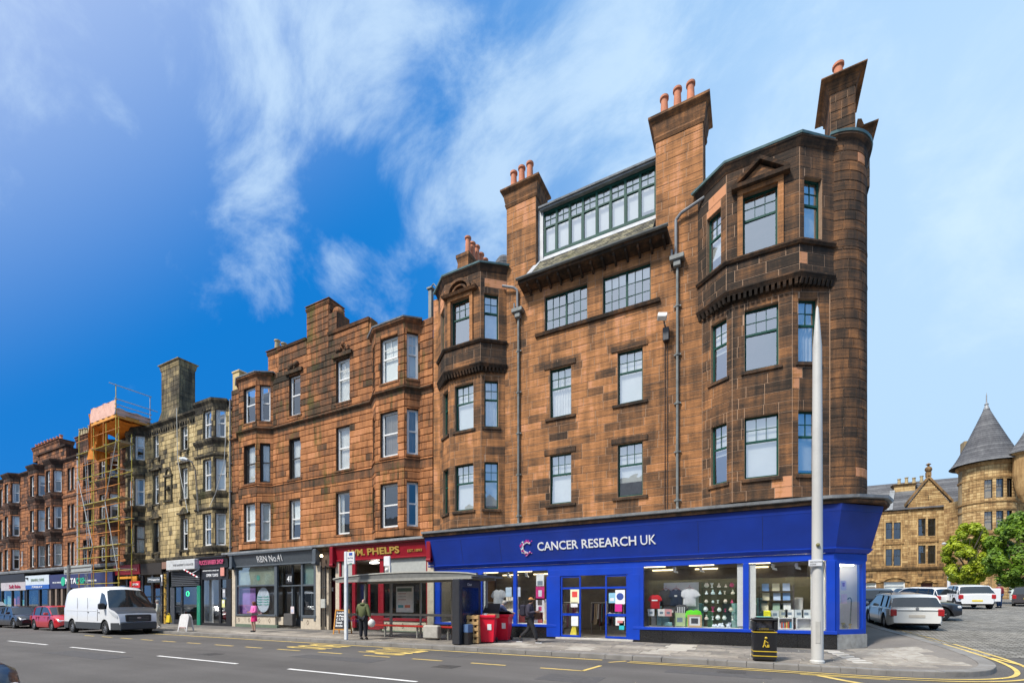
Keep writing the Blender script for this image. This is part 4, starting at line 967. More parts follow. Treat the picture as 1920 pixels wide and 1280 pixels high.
for bay, wu, wr in ((bayL, (X(458, yb2_), X(479.5, yb2_)), .6), (bayR, (X(714, yb2_), X(746.5, yb2_)), .6)):
 for i in range(3):
  f = Fr(bay[i], bay[i+1]); sty = 'x'
  if i == 1: uo, ww = wu[0]-bay[1][0], wu[1]-wu[0]
  else: ww = min(wr, f.L-.2); uo = (f.L-ww)/2
  ops = [(uo, uo+ww, a, min(c, 14.98) if bay is bayL else c-.12) for a, c in ROWS2]
  b2.wall(f, 0, f.L, Z2B, 15.3, ops, tone2, lens=(.4, .8))
  for k, o in enumerate(ops):
   st = 'x'
   if bay is bayR and k == 2: st = 'w2'
   bl = {0: 'cd', 1: 'cd', 2: 'b9'}[k] if bay is bayR else {0: 'b10', 1: 'cu', 2: 'n'}[k]
   if bay is bayR and k == 0: bl = 'n'
   win(b2, f, o[0], o[2], ww, o[3]-o[2], st, sill=M_RED2, blind=bl, tone=.55, sillw=.06, mat=(M_DKFR if (bay is bayL and k == 1) else None))
 b2.sweep([(bay[0][0]-.02, FAC)]+bay[1:3]+[(bay[3][0]+.02, FAC)], [(0, 15.25), (.03, 15.25), (.06, 15.5), (.17, 15.62), (.19, 15.72), (-.2, 15.76)], .6)
 lead = MB(); b2.sweep([(bay[0][0]-.12, FAC)]+bay[1:3]+[(bay[3][0]+.12, FAC)], [(-.2, 15.75), (.21, 15.72), (.23, 15.78), (-.2, 15.83)], .3, mb=lead); part('lead_coping', lead, M_LEAD, B2, shift=True)
 m = MB(); m.poly([(*p, 15.78) for p in (bay[0], bay[1], bay[2], bay[3])]); part('bay_roof', m, M_LEAD, B2, shift=True)
f = Fr((-30.36, FAC), (-13.93, FAC)); q = lambda x: x+30.36
WM = [(-24.63, -23.63, 0), (-20.65, -19.6, 1)]
ops = [(q(a), q(b), c, d) for a, b, k in WM for c, d in ROWS2]
b2.wall(f, 0, q(bayL[0][0]), Z2B, 15.6, (), tone2, lens=(.4, .7))
b2.wall(f, q(bayL[3][0]), q(bayR[0][0]), Z2B, 15.75, ops, tone2)
b2.wall(f, q(bayR[3][0]), q(-13.93), Z2B, 15.75, (), tone2, lens=(.3, .5))
b2.wall(f, q(-25.6), q(-23.07), 15.75, 17.0, (), tone2); b2.wall(f, q(-21.25), q(-18.19), 15.75, 16.75, (), tone2)
b2.wall(f, q(-23.07), q(-21.25), 15.75, 18.6, (), lambda x, y, z, r: .5+r.gauss(0, .08), lens=(.4, .8))
b2.sweep([(-25.65, FAC), (-23.07, FAC)], [(-.3, 16.95), (.1, 17.0), (.15, 17.12), (-.3, 17.16)], .65)
b2.sweep([(-21.25, FAC), (-18.1, FAC)], [(-.3, 16.7), (.1, 16.75), (.15, 16.9), (-.3, 16.95)], .65)
for xx in (-25.6, -18.2): b2.trim.tone = .5; b2.trim.box(xx-.05, xx+.15, FAC, FAC+.5, 15.7, 16.9)
for k, (a, b_, c) in enumerate(WM):
 for j, (c_, d_) in enumerate(ROWS2):
  sp = {(0, 0): ('x', 'b6', None), (0, 1): ('x', 'cu', M_DKFR), (0, 2): ('x', 'n', None), (1, 0): ('x', 'cs', None), (1, 1): ('x', 'cu', None), (1, 2): ('w2', 'cu', None)}[(k, j)]
  win(b2, f, q(a), c_, b_-a, d_-c_, sp[0], sill=M_RED2, blind=sp[1], mat=sp[2], tone=.6, sillw=.15)
 # carved hood over the top windows
 xm = (a+b_)/2; b2.trim.tone = .82; b2.trim.box(xm-.75, xm+.75, FAC-.16, FAC, 15.3, 15.5)
 for i in range(14): b2.trim.tone = random.uniform(.55, .9); rx = random.uniform(-.45, .45); b2.trim.ball((xm+rx, FAC-.06, 15.6+random.uniform(0, .42)*(1-abs(rx)*1.5)), random.uniform(.09, .17), 7, 5)
b2.sweep(line2, [(0, 12.0), (.05, 12.02), (.08, 12.2), (.19, 12.3), (.19, 12.36), (0, 12.46)], .72)
b2.sweep(line2, [(0, 8.35), (.06, 8.37), (.06, 8.75), (.1, 8.8), (0, 8.85)], .62)
for i in range(40):   # dentils below the upper string
 pass
chimney(b2, -23.07, -21.25, FAC, 19.3, 15.75, 18.6, 18.95, [], .6, flare=.06)
b2.wall(Fr((-21.25, FAC), (-20.6, FAC)), 0, .65, 16.95, 18.0, (), tone2); b2.trim.tone = .6; b2.trim.box(-21.25, -20.6, FAC+.02, 19.2, 16.9, 18.0)
m = MB(); m.tone = .4; m.ball((-21.0, 18.75, 18.2), .35, 8, 6); part('broken_pot', m, M_RED2, B2, shift=True)
side_shell(b2, -30.3, -13.95, 15.6)
# lead over the shops
m = MB(); sh2 = [(-30.5, 17.75), (-13.97, 17.7)]
b2.sweep(sh2, [(.02, 4.72), (.06, 4.75), (.06, 4.86), (-.8, 5.02), (-.8, 4.72)], .3, mb=m); part('lead_flashing', m, M_LEAD, B2, shift=True)
b2.sweep([(-30.4, 17.85), (-13.97, 17.85)], [(-.5, 4.55), (.0, 4.55), (.05, 4.72), (-.5, 4.72)], .8)
b2.finish(270)
st = thing('chimney_stack', 'small orange chimney with four buff pots behind the left end of the weathered tenement', 'chimney', (-27.2, 19, 15.6))
bs = Bld(st, (M_RED2, M_MORT2), course=.3, lens=(.3, .5), seed=21)
xa, xb = X(503, 19.6), X(527, 19.6); bs.wall(Fr((xa, 19.6), (xb, 19.6)), 0, xb-xa, 15.6, 18.0, (), lambda x, y, z, r: .25+r.gauss(0, .1))
chimney(bs, xa, xb, 19.6, 21.6, 15.6, 18.0, 18.35, [((xa+xb)/2+dx, 19.8+k*.45) for k, dx in enumerate((0, .05, 0, .05))], .4, flare=.1, potr=.17, poth=.75, potm=M_BUFFPOT)
bs.finish(40)
st = thing('chimney_stack', 'stub of buff stone at the far left parapet end of the red tenement', 'chimney', (-30, 18.4, 15.6))
m = MB(); m.tone = .3; m.cbox(-30.3, -29.6, 18.3, 18.9, 15.55, 16.7, .04); m.cbox(-30.34, -29.56, 18.26, 18.94, 16.7, 16.85, .03); part('stone_stub', m, M_BLO, st, shift=True)
pv = thing('vent_post', 'thin dark vent post with capped head on the parapet between the two red tenements', 'vent', (-13.9, 18.9, 16))
m = MB(); x = X(808, 18.9); m.cbox(x-.1, x+.1, 18.8, 19.0, 15.6, 17.6, .02); m.cbox(x-.16, x+.16, 18.74, 19.06, 17.6, 17.72, .02); part('post', m, M_PIPE, pv, shift=True)
m = MB(); m.path([(x, 18.8, 17.65), (x+.25, 18.8, 17.8), (x+.4, 18.8, 17.6)], .03); part('bracket', m, M_PIPE, pv, shift=True)
downpipe('grey downpipe where the blonde and the red tenements meet', 431.5, 15, 15.0, None, y=FAC-.12, zb=5.0, mat=pm('grey_pvc', (.2, .21, .22), .5))
# ------------------------------------------------------------------ B3
B3 = thing('blackened_tenement', 'soot-blackened blonde stone tenement with two bays above the barber shop', 'building', (-37, FAC, 0))
b3 = Bld(B3, (M_BLO, M_MORT3), proud=.03, joint=.022, cx=.01, cz=.012, course=.34, lens=(.45, .95), seed=13)
def tone3(x, y, z, r):
 t = .34+r.gauss(0, .1)
 if r.random() < .2: t += r.uniform(.1, .3)
 if y < FAC-.05: t += .2
 if z > 14.2: t += .3
 for a, c in ((5.45, 7.7), (9.1, 11.3), (12.6, 14.7)):
  if a-.6 < z < a or c < z < c+.4: t += .1
 if x < -38.5: t += .1
 return t
ROWS3 = [(5.45, 7.68), (9.1, 11.3), (12.6, 14.65)]
bL = [(-43.5, FAC), (-43.1, 17.75), (X(251, 17.75), 17.75), (X(273, FAC), FAC)]; bR = [(-34.2, FAC), (X(367, 17.75), 17.75), (X(400, 17.75), 17.75), (X(427, FAC), FAC)]
line3 = [(-43.6, FAC)]+bL+bR+[(-30.38, FAC)]
f = Fr((-43.6, FAC), (-30.38, FAC)); q = lambda x: x+43.6
for bay, wu in ((bL, (-42.75, -41.95)), (bR, (X(381, 17.75), X(396.5, 17.75)))):
 for i in range(3):
  g = Fr(bay[i], bay[i+1])
  if i == 1: uo, ww = wu[0]-bay[1][0], wu[1]-wu[0]
  else: ww = .62; uo = (g.L-ww)/2
  ops = [(uo, uo+ww, a, c-(.2 if k == 2 else .1)) for k, (a, c) in enumerate(ROWS3)]
  b3.wall(g, 0, g.L, 4.9, 15.0, ops, tone3, lens=(.35, .7))
  for k, o in enumerate(ops): win(b3, g, o[0], o[2], ww, o[3]-o[2], 'x' if not (bay is bL and k == 0) else 'd', sill=M_BLO, tone=.85, sillw=.04)
 for z, d in ((5.25, .12), (8.85, .14), (12.35, .16)): b3.sweep([bay[0], bay[1], bay[2], bay[3]], [(0, z-.25), (.05, z-.2), (d, z), (d+.02, z+.12), (0, z+.16)], .85)
 for z in (7.75, 11.3): b3.sweep(bay, [(0, z), (.1, z+.12), (.1, z+.22), (0, z+.25)], .85)
 b3.sweep(bay, [(0, 14.55), (.04, 14.6), (.08, 14.8), (.2, 14.98), (.22, 15.12), (-.3, 15.16)], .88)
 m = MB(); m.poly([(*p, 15.1) for p in bay]); part('bay_roof', m, M_LEAD, B3, shift=True)
WM3 = [(-40.19, -39.36), (-36.36, -35.5)]
ops = [(q(a), q(b_), c, d) for a, b_ in WM3 for c, d in ROWS3]
b3.wall(f, 0, q(bL[0][0]), 4.9, 15.0, (), tone3, lens=(.2, .3)); b3.wall(f, q(bL[3][0]), q(bR[0][0]), 4.9, 15.0, ops, tone3); b3.wall(f, q(bR[3][0]), q(-30.38), 4.9, 15.0, (), tone3, lens=(.2, .35))
for k, (a, b_) in enumerate(WM3):
 for j, (c, d) in enumerate(ROWS3):
  win(b3, f, q(a), c, b_-a, d-c, 'x' if (k, j) != (0, 0) else 'd', sill=M_BLO, tone=.9, sillw=.2)
  xm = (a+b_)/2; b3.trim.tone = .85
  if j < 2:
   b3.trim.box(xm-.72, xm+.72, FAC-.2, FAC, d+.28, d+.4)
   b3.trim.faces([(xm-.55, FAC, d+.4), (xm+.55, FAC, d+.4), (xm, FAC, d+.8), (xm-.55, FAC-.12, d+.4), (xm+.55, FAC-.12, d+.4), (xm, FAC-.12, d+.8)], [(3, 4, 5), (0, 1, 4, 3), (1, 2, 5, 4), (2, 0, 3, 5)])
  for sx in (a-.14, b_+.02): b3.trim.tone = .6; b3.trim.box(sx, sx+.12, FAC-.06, FAC, c, d+.1)
  for sx in (a-.1, b_-.05): b3.trim.tone = .9; b3.trim.box(sx, sx+.15, FAC-.12, FAC, c-.38, c-.14)
b3.sweep(line3[:1]+bL[:1], [(0, 14.6), (.08, 14.8), (.2, 15.0), (-.2, 15.1)], .85)
b3.sweep([bL[3], bR[0]], [(0, 14.55), (.04, 14.6), (.08, 14.8), (.22, 14.98), (.24, 15.1), (-.2, 15.14)], .88)
b3.sweep([bL[3], bR[0]], [(0, 14.2), (.05, 14.22), (.05, 14.3), (0, 14.32)], .8)
for k in range(22): b3.trim.tone = .9; xx = bL[3][0]+.1+k*.32; b3.trim.box(xx, xx+.12, FAC-.1, FAC-.005, 14.36, 14.56)
# carved niche panel between the windows
b3.trim.tone = .88; xm = -38.0
b3.trim.box(xm-.5, xm-.38, FAC-.1, FAC, 9.2, 10.9); b3.trim.box(xm+.38, xm+.5, FAC-.1, FAC, 9.2, 10.9); b3.trim.box(xm-.55, xm+.55, FAC-.14, FAC, 10.9, 11.05); b3.trim.box(xm-.55, xm+.55, FAC-.14, FAC, 9.05, 9.2)
for k in range(8):
 t0, t1 = PI*k/8, PI*(k+1)/8; P4 = [(xm+.28*math.cos(t0), 11.05+.42*math.sin(t0)), (xm+.4*math.cos(t0), 11.05+.58*math.sin(t0)), (xm+.4*math.cos(t1), 11.05+.58*math.sin(t1)), (xm+.28*math.cos(t1), 11.05+.42*math.sin(t1))]
 b3.trim.hexa([(x, FAC, z) for x, z in P4]+[(x, FAC-.12, z) for x, z in P4])
b3.trim.lathe((xm, FAC-.02, 9.95), [(.26, -.02), (.26, .03), (.2, .05), (.001, .06)], 14); b3.trim.ball((xm, FAC-.05, 10.1), .14, 8, 6)
side_shell(b3, -43.55, -30.42, 15.1)
b3.sweep([(-43.6, 17.9), (-30.4, 17.9)], [(-.5, 4.6), (.02, 4.62), (.1, 4.78), (.1, 4.9), (-.6, 5.0)], .85)
b3.finish(285)
st = thing('chimney_stack', 'big dark stone chimney stack on the ridge of the blackened blonde tenement', 'chimney', (-38.6, 18.9, 15))
bs = Bld(st, (M_BLO, M_MORT3), course=.34, lens=(.4, .8), seed=23)
xa, xb = X(303, 18.9), X(336, 18.9)
for fr in (Fr((xa, 18.9), (xb, 18.9)),): bs.wall(fr, 0, fr.L, 16.2, 19.4, (), lambda x, y, z, r: .74+r.gauss(0, .05))
chimney(bs, xa, xb, 18.9, 20.0, 16.2, 19.4, 19.9, [], .74, flare=.16)
bs.trim.tone = .8; bs.trim.hexa([(xa-.25, 18.6, 15), (xb+.25, 18.6, 15), (xb+.25, 20.2, 15), (xa-.25, 20.2, 15), (xa, 18.88, 16.3), (xb, 18.88, 16.3), (xb, 20.0, 16.3), (xa, 20.0, 16.3)])
bs.finish(70)
# ------------------------------------------------------------------ B4
B4 = thing('sandstone_tenement', 'long red sandstone tenement with tall narrow bays at the far left behind the scaffold', 'building', (-56, FAC, 0))
M_RED4 = stone_mat('orange_red_sandstone', [(0, (.5, .2, .09)), (.25, (.38, .16, .07)), (.5, (.22, .1, .055)), (.72, (.09, .05, .035)), (1, (.035, .025, .02))], moss=0, streak=.4)
b4 = Bld(B4, (M_RED4, M_MORT2), proud=.03, joint=.03, cx=.01, cz=.02, course=.34, lens=(.5, .95), seed=15)
def tone4(x, y, z, r):
 t = .36+r.gauss(0, .11)
 if y < FAC-.05 and (7.3 < z < 8.4 or 10.6 < z < 11.8 or z > 13.9): t += .35
 if z > 14: t += .2
 if r.random() < .1: t += .25
 return t
ROWS4 = [(5.05, 7.1), (8.42, 10.5), (11.8, 13.8)]; ZT4 = 14.6
fronts = [(-74.8, -73.1), (-67.5, -65.7), (-61.1, -59.35), (-57.3, -55.9), (-47.1, -45.4)]
fronts = [(a*1.012, b_*1.012) for a, b_ in fronts]; bays4 = [[(a-.45, FAC), (a, 17.7), (b_, 17.7), (b_+.6, FAC)] for a, b_ in fronts]
xs = -78.0; pts = [(xs, FAC)]
for bay in bays4:
 for i in range(3):
  g = Fr(bay[i], bay[i+1]); ww = .95 if i == 1 else .62; uo = (g.L-ww)/2
  ops = [(uo, uo+ww, a, c-.05) for a, c in ROWS4]
  b4.wall(g, 0, g.L, 4.85, ZT4, ops, tone4, lens=(.35, .8))
  if i == 0: continue
  for k, o in enumerate(ops): win(b4, g, o[0], o[2], ww, o[3]-o[2], 'x', sill=M_RED4, tone=.8, sillw=.04, glass=M_PANE2)
 for z in (8.05, 11.45): b4.sweep(bay, [(0, z-.3), (.06, z-.25), (.14, z), (.14, z+.14), (0, z+.2)], .8)
 b4.sweep(bay, [(0, 14.3), (.05, 14.35), (.2, 14.62), (.22, 14.76), (-.3, 14.8)], .85)
 m = MB(); m.poly([(*p, 14.75) for p in bay]); part('bay_roof', m, M_LEAD, B4, shift=True)
 pts += bay
pts.append((-43.62, FAC))
f = Fr((-78, FAC), (-43.62, FAC)); q = lambda x: x+78
singles = [(-71.6, -70.8), (-64.0, -63.3), (-62.9, -62.3), (-55.0, -54.4), (-54.2, -53.6), (-51.9, -51.15), (-50.9, -50.2), (-48.9, -48.2)]
xp = -78
for bay in bays4+[None]:
 x1_ = bay[0][0] if bay else -43.62
 ops = [(q(a), q(b_), c, d) for a, b_ in singles if a > xp and b_ < x1_ for c, d in ROWS4]
 b4.wall(f, q(xp), q(x1_), 4.85, ZT4, ops, tone4)
 for a, b_ in singles:
  if a > xp and b_ < x1_:
   for c, d in ROWS4: win(b4, f, q(a), c, b_-a, d-c, 'x' if a < -52 else 'd', sill=M_RED4, tone=.8, sillw=.05, glass=M_PANE2)
 b4.sweep([(xp, FAC), (x1_, FAC)], [(0, 14.35), (.05, 14.4), (.2, 14.6), (.22, 14.72), (-.3, 14.76)], .85)
 b4.sweep([(xp, FAC), (x1_, FAC)], [(0, 7.75), (.1, 7.8), (.1, 8.0), (0, 8.05)], .7); b4.sweep([(xp, FAC), (x1_, FAC)], [(0, 11.15), (.1, 11.2), (.1, 11.4), (0, 11.45)], .7)
 if bay: xp = bay[3][0]
# parapet tower over the middle pair of bays
b4.wall(f, q(-61.6), q(-55.3), 14.72, 15.9, (), tone4); b4.sweep([(-61.7, FAC), (-55.2, FAC)], [(-.3, 15.85), (.15, 15.9), (.18, 16.05), (-.3, 16.1)], .8)
b4.trim.tone = .6; b4.trim.box(-61.6, -55.3, FAC+.02, FAC+1, 14.7, 15.9)
side_shell(b4, -78, -43.7, 14.9)
m = MB(); b4.sweep([(-78, 17.8), (-43.7, 17.8)], [(-.5, 4.55), (.05, 4.6), (.1, 4.75), (.1, 4.85), (-.6, 4.95)], .3, mb=m); part('shop_cornice', m, M_LEAD, B4, shift=True)
b4.finish(280)
for nm, ua, ub, y, zb, zt, n, lab in ((0, 62, 112, 18.9, 15.9, 17.0, 9, 'wide red stone chimney with a row of small orange pots, far left'), (1, 143, 166, 19.2, 14.7, 16.7, 5, 'dark chimney with buff pots left of the orange scaffold sheeting')):
 xa, xb = X(ua, y), X(ub, y); st = thing('chimney_stack', lab, 'chimney', (xa, y, zb)); bs = Bld(st, (M_RED4, M_MORT2), course=.34, lens=(.4, .8), seed=30+nm)
 bs.wall(Fr((xa, y), (xb, y)), 0, xb-xa, zb, zt, (), lambda x, y, z, r: (.5 if nm == 0 else .75)+r.gauss(0, .08))
 chimney(bs, xa, xb, y, y+1, zb, zt, zt+.35, [(xa+.3+(xb-xa-.6)*k/(n-1), y+.2) for k in range(n)], .6, flare=.12, potr=.13, poth=.75 if nm else .45, potm=M_BUFFPOT if nm else None); bs.finish(30)
for u, lab, c in ((145.5, 'white downpipe on the red wall left of the scaffold', (.7, .7, .68)), (42, 'short white downpipe end low on the far left tenement', (.7, .7, .68))):
 downpipe(lab, u, 14, 14.2 if u > 100 else 6.8, None, y=FAC-.12, zb=5.0 if u > 100 else 5.4, mat=pm('white_pvc', c, .5))

# ================================================================== SHOPS
M_BLUE = pm('royal_blue_paint', (.003, .046, .42), .42, var=.16, scale=1.3, spec=.4, dirt=.18); M_BLUED = pm('navy_fascia_board', (.002, .028, .26), .5, var=.18, scale=1.1, dirt=.15)
M_BLK = pm('black_polished_granite', (.016, .016, .017), .18, var=.4, scale=25, spec=.6)
M_WPL = pm('white_plaster', (.7, .69, .66), .8, var=.05); M_BLACK = pm('black_paint', (.02, .02, .022), .4); M_SIGNW = pm('white_letter', (.82, .82, .82), .5, var=.03)
M_SHOPFL = pm('shop_vinyl_floor', (.2, .18, .155), .5, var=.15); M_TUBE = pm('strip_light_tube', (1, .82, .5), .5, emit=2, var=0)
M_WOOD = pm('pale_timber', (.5, .33, .17), .6, var=.25, scale=3, stretch=(1, 1, 6)); M_STEEL = pm('brushed_steel', (.5, .5, .5), .3, metal=.8, var=.1)
def colm(name, c, r=.7, **k): return pm(name, c, r, **k)
def at2(p, y=None): return p
YS = 18.05     # shopfront plane
def room(root, x0, x1, y0, y1, zc=3.35, zf=.14, wallm=None, floor=M_SHOPFL, back=None):
 m = MB(); m.box(x0, x1, y0, y1, zf-.02, zf); part('floor', m, floor, root, shift=True)
 m = MB(); m.box(x0, x1, y0+.02, y1, zc, zc+.1); part('ceiling', m, M_WPL, root, shift=True)
 m = MB(); m.box(x0-.05, x0, y0, y1, zf, zc); m.box(x1, x1+.05, y0, y1, zf, zc); m.box(x0, x1, y1, y1+.05, zf, zc); part('inner_wall', m, wallm or M_WPL, root, shift=True)
def tubes(root, pts, zc=3.3, L=1.2, mat=None):
 for x, y in pts:
  m = MB(); m.box(x-L/2, x+L/2, y-.04, y+.04, zc-.045, zc); part('strip_light', m, mat or M_TUBE, root, shift=True)
def poster(name, label, x, y, z, w, h, col, group=None, marks=None, rz=0, cat='poster'):
 t = thing(name, label, cat, (x, y, z), rz, group)
 m = MB(); m.box(-w/2, w/2, -.004, .004, 0, h); part('sheet', m, colm('sheet_%d_%d_%d' % tuple(int(c*99) for c in col), col), t)
 for k, (mx, mz, mw, mh, mc) in enumerate(marks or []):
  m = MB(); m.box(-w/2+mx*w, -w/2+(mx+mw)*w, -.008-.0008*k, -.0045, mz*h, (mz+mh)*h); part('print', m, colm('print_%d_%d_%d' % tuple(int(c*99) for c in mc), mc), t)
 return t
# ------------------------------------------------------------------ the blue charity shop
SH = thing('shop', 'royal blue charity shop front of three bays of plate glass on black granite', 'shop front', (-5, 18.05, 0))
xl, xr = -13.93, 2.3
def wx(u): return X(u, YS)
m = MB()
# fascia leaning outwards, in boards
fz0, fz1 = 3.42, 4.55
fp = [(-13.93, 17.86), (2.35, 17.86), (3.25, 18.55), (3.62, 19.4), (3.62, 23)]
def sweep_raw(pts, prof):
 mb = MB(); b1.sweep(pts, prof, .3, mb=mb); return mb
part('fascia', sweep_raw([(-13.93, 18.05), (2.38, 18.05), (3.42, 19.05), (3.42, 23)], [(0, fz0), (.12, fz0), (.38, fz1), (0, fz1)]), M_BLUED, SH, shift=True)
part('fascia_board', sweep_raw([(-13.93, 18.05), (2.38, 18.05), (3.42, 19.05), (3.42, 23)], [(.0, fz1), (.385, fz1+.004), (.42, fz1+.22), (.0, fz1+.25)]), M_BLUED, SH, shift=True)
part('fascia_moulding', sweep_raw([(-13.93, 18.05), (2.38, 18.05), (3.42, 19.05), (3.42, 23)], [(0, fz0-.16), (.06, fz0-.16), (.16, fz0-.03), (.16, fz0-.002), (0, fz0-.002)]), M_BLUE, SH, shift=True)
part('transom_band', sweep_raw([(-13.93, 18.05), (2.38, 18.05), (3.42, 19.05), (3.42, 23)], [(-.05, 3.02), (.015, 3.02), (.015, fz0-.17), (-.05, fz0-.17)]), M_BLUE, SH, shift=True)
# frames (solid blue posts) by surveyed column positions
posts = [(815, 826), (897, 905), (963, 969), (1028, 1044), (1393, 1404), (1549, 1566)]
zb0, zs, zg1 = .14, .62, 3.02   # granite top
for a, b_ in posts:
 m = MB(); m.cbox(wx(a), wx(b_), 18.0, 18.14, zs+.08, 3.02, .008); part('post', m, M_BLUE, SH, shift=True)
m = MB(); m.cbox(wx(1188), wx(1207), 17.99, 18.14, zs+.08, 3.02, .008); part('post', m, M_BLUE, SH, shift=True)
for a, b_ in ((815, 1044), (1188, 1566)):
 m = MB(); m.cbox(wx(a)-.02, wx(b_)+(.05 if b_ > 1500 else 0), 17.97, 18.16, zs-.02, zs+.09, .01); part('sill_rail', m, M_BLUE, SH, shift=True)
 xa, xb = wx(a), wx(b_)+(.05 if b_ > 1500 else 0); n = max(1, round((xb-xa)/1.15))
 for k in range(n): m = MB(); m.cbox(xa+(xb-xa)*k/n+.003, xa+(xb-xa)*(k+1)/n-.003, 18.0, 18.12, .13, zs-.02, .004); part('granite_panel', m, M_BLK, SH, shift=True)
panes = [(826, 897), (905, 963), (969, 1028), (1207, 1393), (1404, 1549)]
for a, b_ in panes:
 m = MB(); m.box(wx(a), wx(b_), 18.05, 18.06, zs+.09, 3.02); part('plate_glass', m, M_SGLASS, SH, shift=True)
# white mullion returns inside
for u in (900, 1399):
 m = MB(); m.box(wx(u)-.06, wx(u)+.3, 18.1, 18.16, .8, 3.0); part('white_return', m, M_WPL, SH, shift=True)
m = MB(); m.box(wx(1381)+.02, wx(1394), 18.12, 18.2, .8, 3.0); part('white_return', m, M_WPL, SH, shift=True)
# entrance surround, door frames, glazing
ex0, ex1 = wx(1044), wx(1188)
def bluebox(n, x0, x1, z0, z1, y0=18.0, y1=18.12): m = MB(); m.cbox(x0, x1, y0, y1, z0, z1, .006); return part(n, m, M_BLUE, SH, shift=True)
bluebox('door_surround', ex0, ex1, 2.75, 3.02); bluebox('door_surround', wx(1030)-.1, wx(1051), .2, 2.75, 17.98); bluebox('door_surround', wx(1177), wx(1200), .2, 2.75, 17.98)
m = MB(); m.cbox(ex0, ex1, 17.9, 18.3, .12, .2, .01); part('door_step', m, pm('pale_stone', (.5, .47, .42), .8, var=.2, bump=.2), SH, shift=True)
for (ua, ub, nm) in ((1052, 1089, 'side_light'), (1135, 1177, 'shop_door')):
 xa, xb = wx(ua), wx(ub); d = bluebox(nm, xa, xa+.06, .22, 2.72, 18.03, 18.09)
 for (z0, z1) in ((.22, .3), (1.1, 1.2), (2.2, 2.28), (2.68, 2.75)): m = MB(); m.box(xa+.06, xb-.06, 18.03, 18.09, z0, z1); part('rail', m, M_BLUE, d, shift=(-5, 18.05, 0))
 m = MB(); m.box(xb-.06, xb, 18.03, 18.09, .22, 2.72); part('stile', m, M_BLUE, d, shift=(-5, 18.05, 0))
 for z0, z1 in ((.3, 1.1), (1.2, 2.2), (2.28, 2.68)): m = MB(); m.box(xa+.06, xb-.06, 18.055, 18.06, z0, z1); part('pane', m, M_SGLASS, d, shift=(-5, 18.05, 0))
m = MB(); m.tube((wx(1138), 17.98, 1.15), (wx(1138), 17.98, 1.7), .018, 8); part('door_handle', m, M_STEEL, SH, shift=True)
bluebox('door_head', wx(1089), wx(1135), 2.2, 2.28, 18.03, 18.09)
m = MB(); m.box(wx(1089), wx(1135), 18.055, 18.06, 2.28, 2.7); part('fanlight', m, M_SGLASS, SH, shift=True)
m = MB()
for k in range(1, 8):
 x = -13.93+k*2.04; y0, y1 = 18.05-.121, 18.05-.381
 if not -8.2 < x < -3.3: m.hexa([(x-.004, y0-.004, fz0), (x+.004, y0-.004, fz0), (x+.004, y0+.02, fz0), (x-.004, y0+.02, fz0), (x-.004, y1-.004, fz1), (x+.004, y1-.004, fz1), (x+.004, y1+.02, fz1), (x-.004, y1+.02, fz1)])
part('board_joint', m, M_BLACK, SH, shift=True)
# splayed corner window
C1, C2 = (wx(1566)+.02, 18.05), (3.38, 19.0)
fc = Fr(C1, C2)
def fbox(f, u0, u1, d0, d1, z0, z1):
 mb = MB(); mb.hexa([f.p(u0, d1, z0), f.p(u1, d1, z0), f.p(u1, d0, z0), f.p(u0, d0, z0), f.p(u0, d1, z1), f.p(u1, d1, z1), f.p(u1, d0, z1), f.p(u0, d0, z1)]); return mb
for u0, u1, z0, z1, n in ((0, .14, .62, 3.02, 'post'), (fc.L-.14, fc.L, .62, 3.02, 'post'), (.14, fc.L-.14, .6, .76, 'sill_rail'), (.14, fc.L-.14, 2.9, 3.02, 'head_rail')):
 part(n, fbox(fc, u0, u1, -.1, .02, z0, z1), M_BLUE, SH, shift=True)
part('plate_glass', fbox(fc, .14, fc.L-.14, -.04, -.03, .76, 2.9), M_SGLASS, SH, shift=True)
part('stone_plinth', fbox(fc, -.02, fc.L+.03, -.1, .04, .1, .6), pm('pale_stone_plinth', (.36, .34, .3), .85, var=.25, dirt=.35, bump=.3), SH, shift=True)
fE = Fr(C2, (3.4, 23)); part('side_boarding', fbox(fE, 0, fE.L, -.1, .01, .1, 3.3), M_BLUE, SH, shift=True)
room(SH, -13.8, 2.2, 18.16, 26, 3.3, .2)
m = MB(); m.prism([(2.2, 18.1), (2.42, 18.12), (3.3, 18.98), (3.3, 19.9), (2.2, 19.9)], .7, .74, 'z'); part('bay_floor', m, M_WPL, SH, shift=True); m = MB(); m.prism([(2.2, 18.1), (2.42, 18.12), (3.3, 18.98), (3.3, 19.9), (2.2, 19.9)], 3.0, 3.04, 'z'); part('bay_ceiling', m, M_WPL, SH, shift=True)
m = MB(); m.box(-13.85, -13.8, 18.1, 26, 0, 4.9); part('party_wall', m, M_DARKIN, SH, shift=True)
tubes(SH, [(x, y) for x in (-12.5, -10.5, -8.4, -6.2, -3.9, -1.9, .2) for y in (21.4, 23.8)], 3.28, 1.0)
tubes(SH, [(x, 18.95) for x in (-12.8, -11.2, -9.6, -8.2, -6.0, -3.4, -2.2, -.6, 1.0, 1.8)], 3.28, 1.2, pm('window_fill_lamp', (1, .93, .8), .5, emit=12, var=0))  # fill tubes added out of sight above the window heads to brighten the displays
m = MB(); m.box(2.5, 3.1, 19.2, 19.24, 2.9, 2.98); part('strip_light', m, pm('window_fill_lamp', (1, .93, .8)), SH, shift=True)  # added fill tube that brightens the white corner bay
# white back boards of the window bays (interior partitions)
for (xa, xb, y, z0, z1) in ((wx(1522), wx(1549), 18.35, .7, 3.0), (2.2, 3.3, 19.75, .7, 3.0)):
 m = MB(); m.box(xa, xb, y, y+.05, z0, z1); part('partition', m, M_WPL, SH, shift=True)
